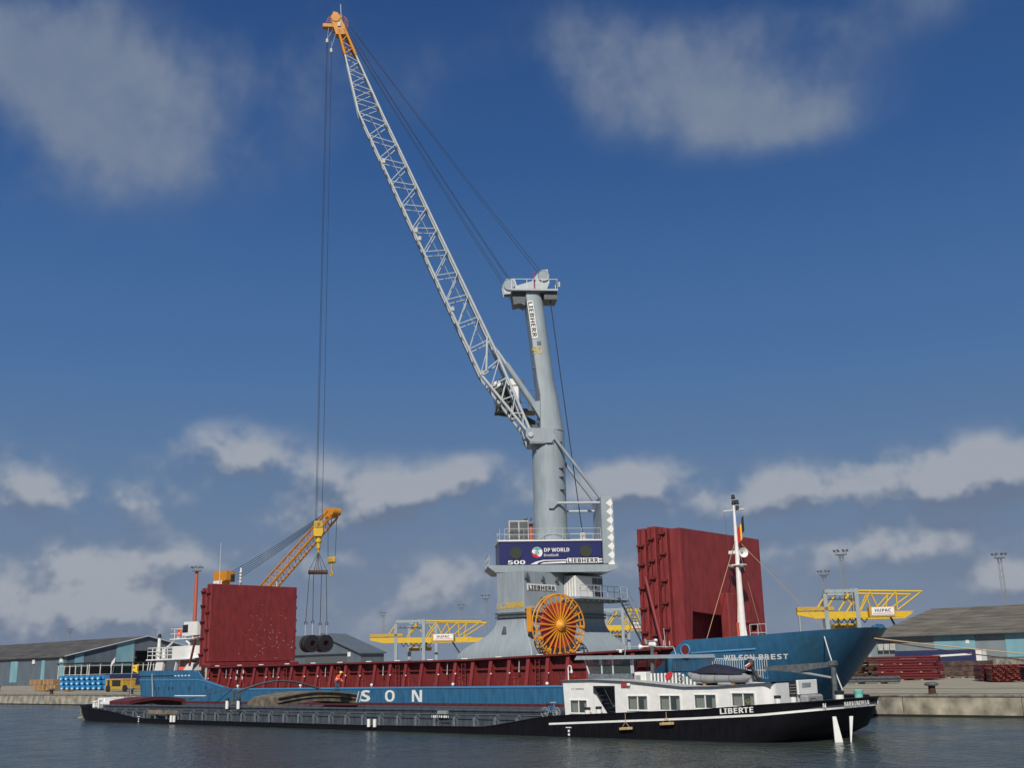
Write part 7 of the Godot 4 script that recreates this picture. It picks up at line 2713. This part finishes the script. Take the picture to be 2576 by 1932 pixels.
	g.prism([Vector2(-1.9, 0.4), Vector2(-1.9, 1.2), Vector2(-1.2, 1.35), Vector2(-0.7, 2.0), Vector2(1.9, 2.0), Vector2(1.9, 0.4)], Vector3(-43.0, QY + 0.3, -140.9), Vector3.RIGHT, UP, Vector3(0, 0, 1.8))
	part("body", g, M.white, t)
	g = G.new()
	g.prism([Vector2(-1.05, 1.35), Vector2(-0.6, 1.9), Vector2(0.2, 1.9), Vector2(0.2, 1.35)], Vector3(-43.0, QY + 0.3, -139.1), Vector3.RIGHT, UP, Vector3(0, 0, 0.03))
	part("side_window", g, M.dark, t)  # black sheet painted in for the dim interior behind the glass
	for x in [-44.3, -41.8]:
		g = G.new()
		g.tube(Vector3(x, QY + 0.36, -139.2), Vector3(x, QY + 0.36, -139.0), 0.35, 0.35, 14)
		part("wheel", g, M.dark, t)

func steel_stack(label: String, at: Vector3, long: float, layers: int, across: int, m: String, round_: bool):
	var t = thing("steel_stack", label, "steel stack", at, "steel stacked on the quay", true)
	var h = 0.27 if layers > 4 else 0.62
	var w = 0.5
	if layers == 2:
		h = 0.3
	var g = G.new()
	if round_:
		g.tube(Vector3(-long / 2, 0, 0), Vector3(long / 2, 0, 0), h * 0.5, h * 0.5, 10)
	else:
		g.span(Vector3(-long / 2, -h * 0.46, -w * 0.46), Vector3(long / 2, h * 0.46, w * 0.46), 0.015)
	var mesh = g.done()
	for l in layers:
		for a in across:
			if rng.randf() < 0.08 and l == layers - 1:
				continue
			var o = part_of("steel_length", mesh, M[m], t)
			o.position = Vector3(rng.randf_range(-0.35, 0.35), 0.12 + h * (l + 0.5) + 0.05 * (l / 3), (a - across / 2.0) * (h if round_ else w))
	for l in range(0, layers, 3):
		for s in [-0.3, 0.0, 0.3]:
			g = G.new()
			g.span(Vector3(s * long - 0.07, h * l - 0.02 + 0.05 * (l / 3), -across * 0.25), Vector3(s * long + 0.07, h * l + 0.1 + 0.05 * (l / 3), across * 0.26 if not round_ else across * h * 0.5))
			part("timber_bearer", g, M.wood_pale, t)

func tube_bundle(label: String, at: Vector3):
	var t = thing("tube_bundle", label, "tube bundle", at, "bundles of red tubes", true)
	var g = G.new()
	g.lathe([Vector2(0.075, -3.0), Vector2(0.1, -3.0), Vector2(0.1, 3.0), Vector2(0.075, 3.0), Vector2(0.075, -3.0)], Vector3.ZERO, Vector3(0.45, 0, 0.89).normalized(), 9)
	var mesh = g.done()
	for y in 8:
		for x in 6:
			var o = part_of("tube", mesh, M.pipe_red if (x + y) % 3 else M.mast_red, t)
			o.position = Vector3(x * 0.22 - 0.6 + (y % 2) * 0.03, 0.2 + y * 0.19, rng.randf_range(-0.15, 0.15))

# ------------------------------------------------------------------ mooring lines
func lines():
	var g = G.new()
	g.path(sag(Vector3(-31.6, 5.2, SZ + 0.1), Vector3(2.0, QY + 0.5, QZ - 0.9), 0.5, 12), 0.042, 6)
	single("mooring_line", "thick tan mooring rope running from the ship's bow towards the picture's right edge", "rope", g, M.rope_tan, "mooring ropes")
	g = G.new()
	g.path(sag(Vector3(-31.6, 5.1, SZ), Vector3(2.0, QY + 0.45, QZ - 1.0), 0.9, 12), 0.035, 6)
	single("mooring_line", "thin dark mooring rope sagging just below the thick tan one", "rope", g, M.rust, "mooring ropes")
	g = G.new()
	g.path(sag(Vector3(-33.6, 5.65, -66.0), Vector3(-28.4, 2.4, -57.4), 0.25, 10), 0.04, 6)
	single("mooring_line", "white mooring rope from the ship's bow down to the barge's stern", "rope", g, M.rope_white, "mooring ropes")
	g = G.new()
	g.path(sag(Vector3(-95.3, 2.6, -62.1), Vector3(-95.5, 1.5, -59.5), 0.1, 6), 0.03, 6)
	g.path(sag(Vector3(-91.0, 2.75, -62.2), Vector3(-97.5, 1.5, -59.8), 0.1, 8), 0.03, 6)
	single("mooring_line", "thin dark rope slanting from the ship's side down to the barge's fore part", "rope", g, M.rust, "mooring ropes")
	g = G.new()
	g.tube(Vector3(-106.3, 4.0, -62.0), Vector3(-103.2, 1.6, -60.4), 0.035, 0.035, 6)
	single("mooring_line", "pale rope slanting down the blue hull at the ship's stern", "rope", g, M.white_dirty, "mooring ropes")
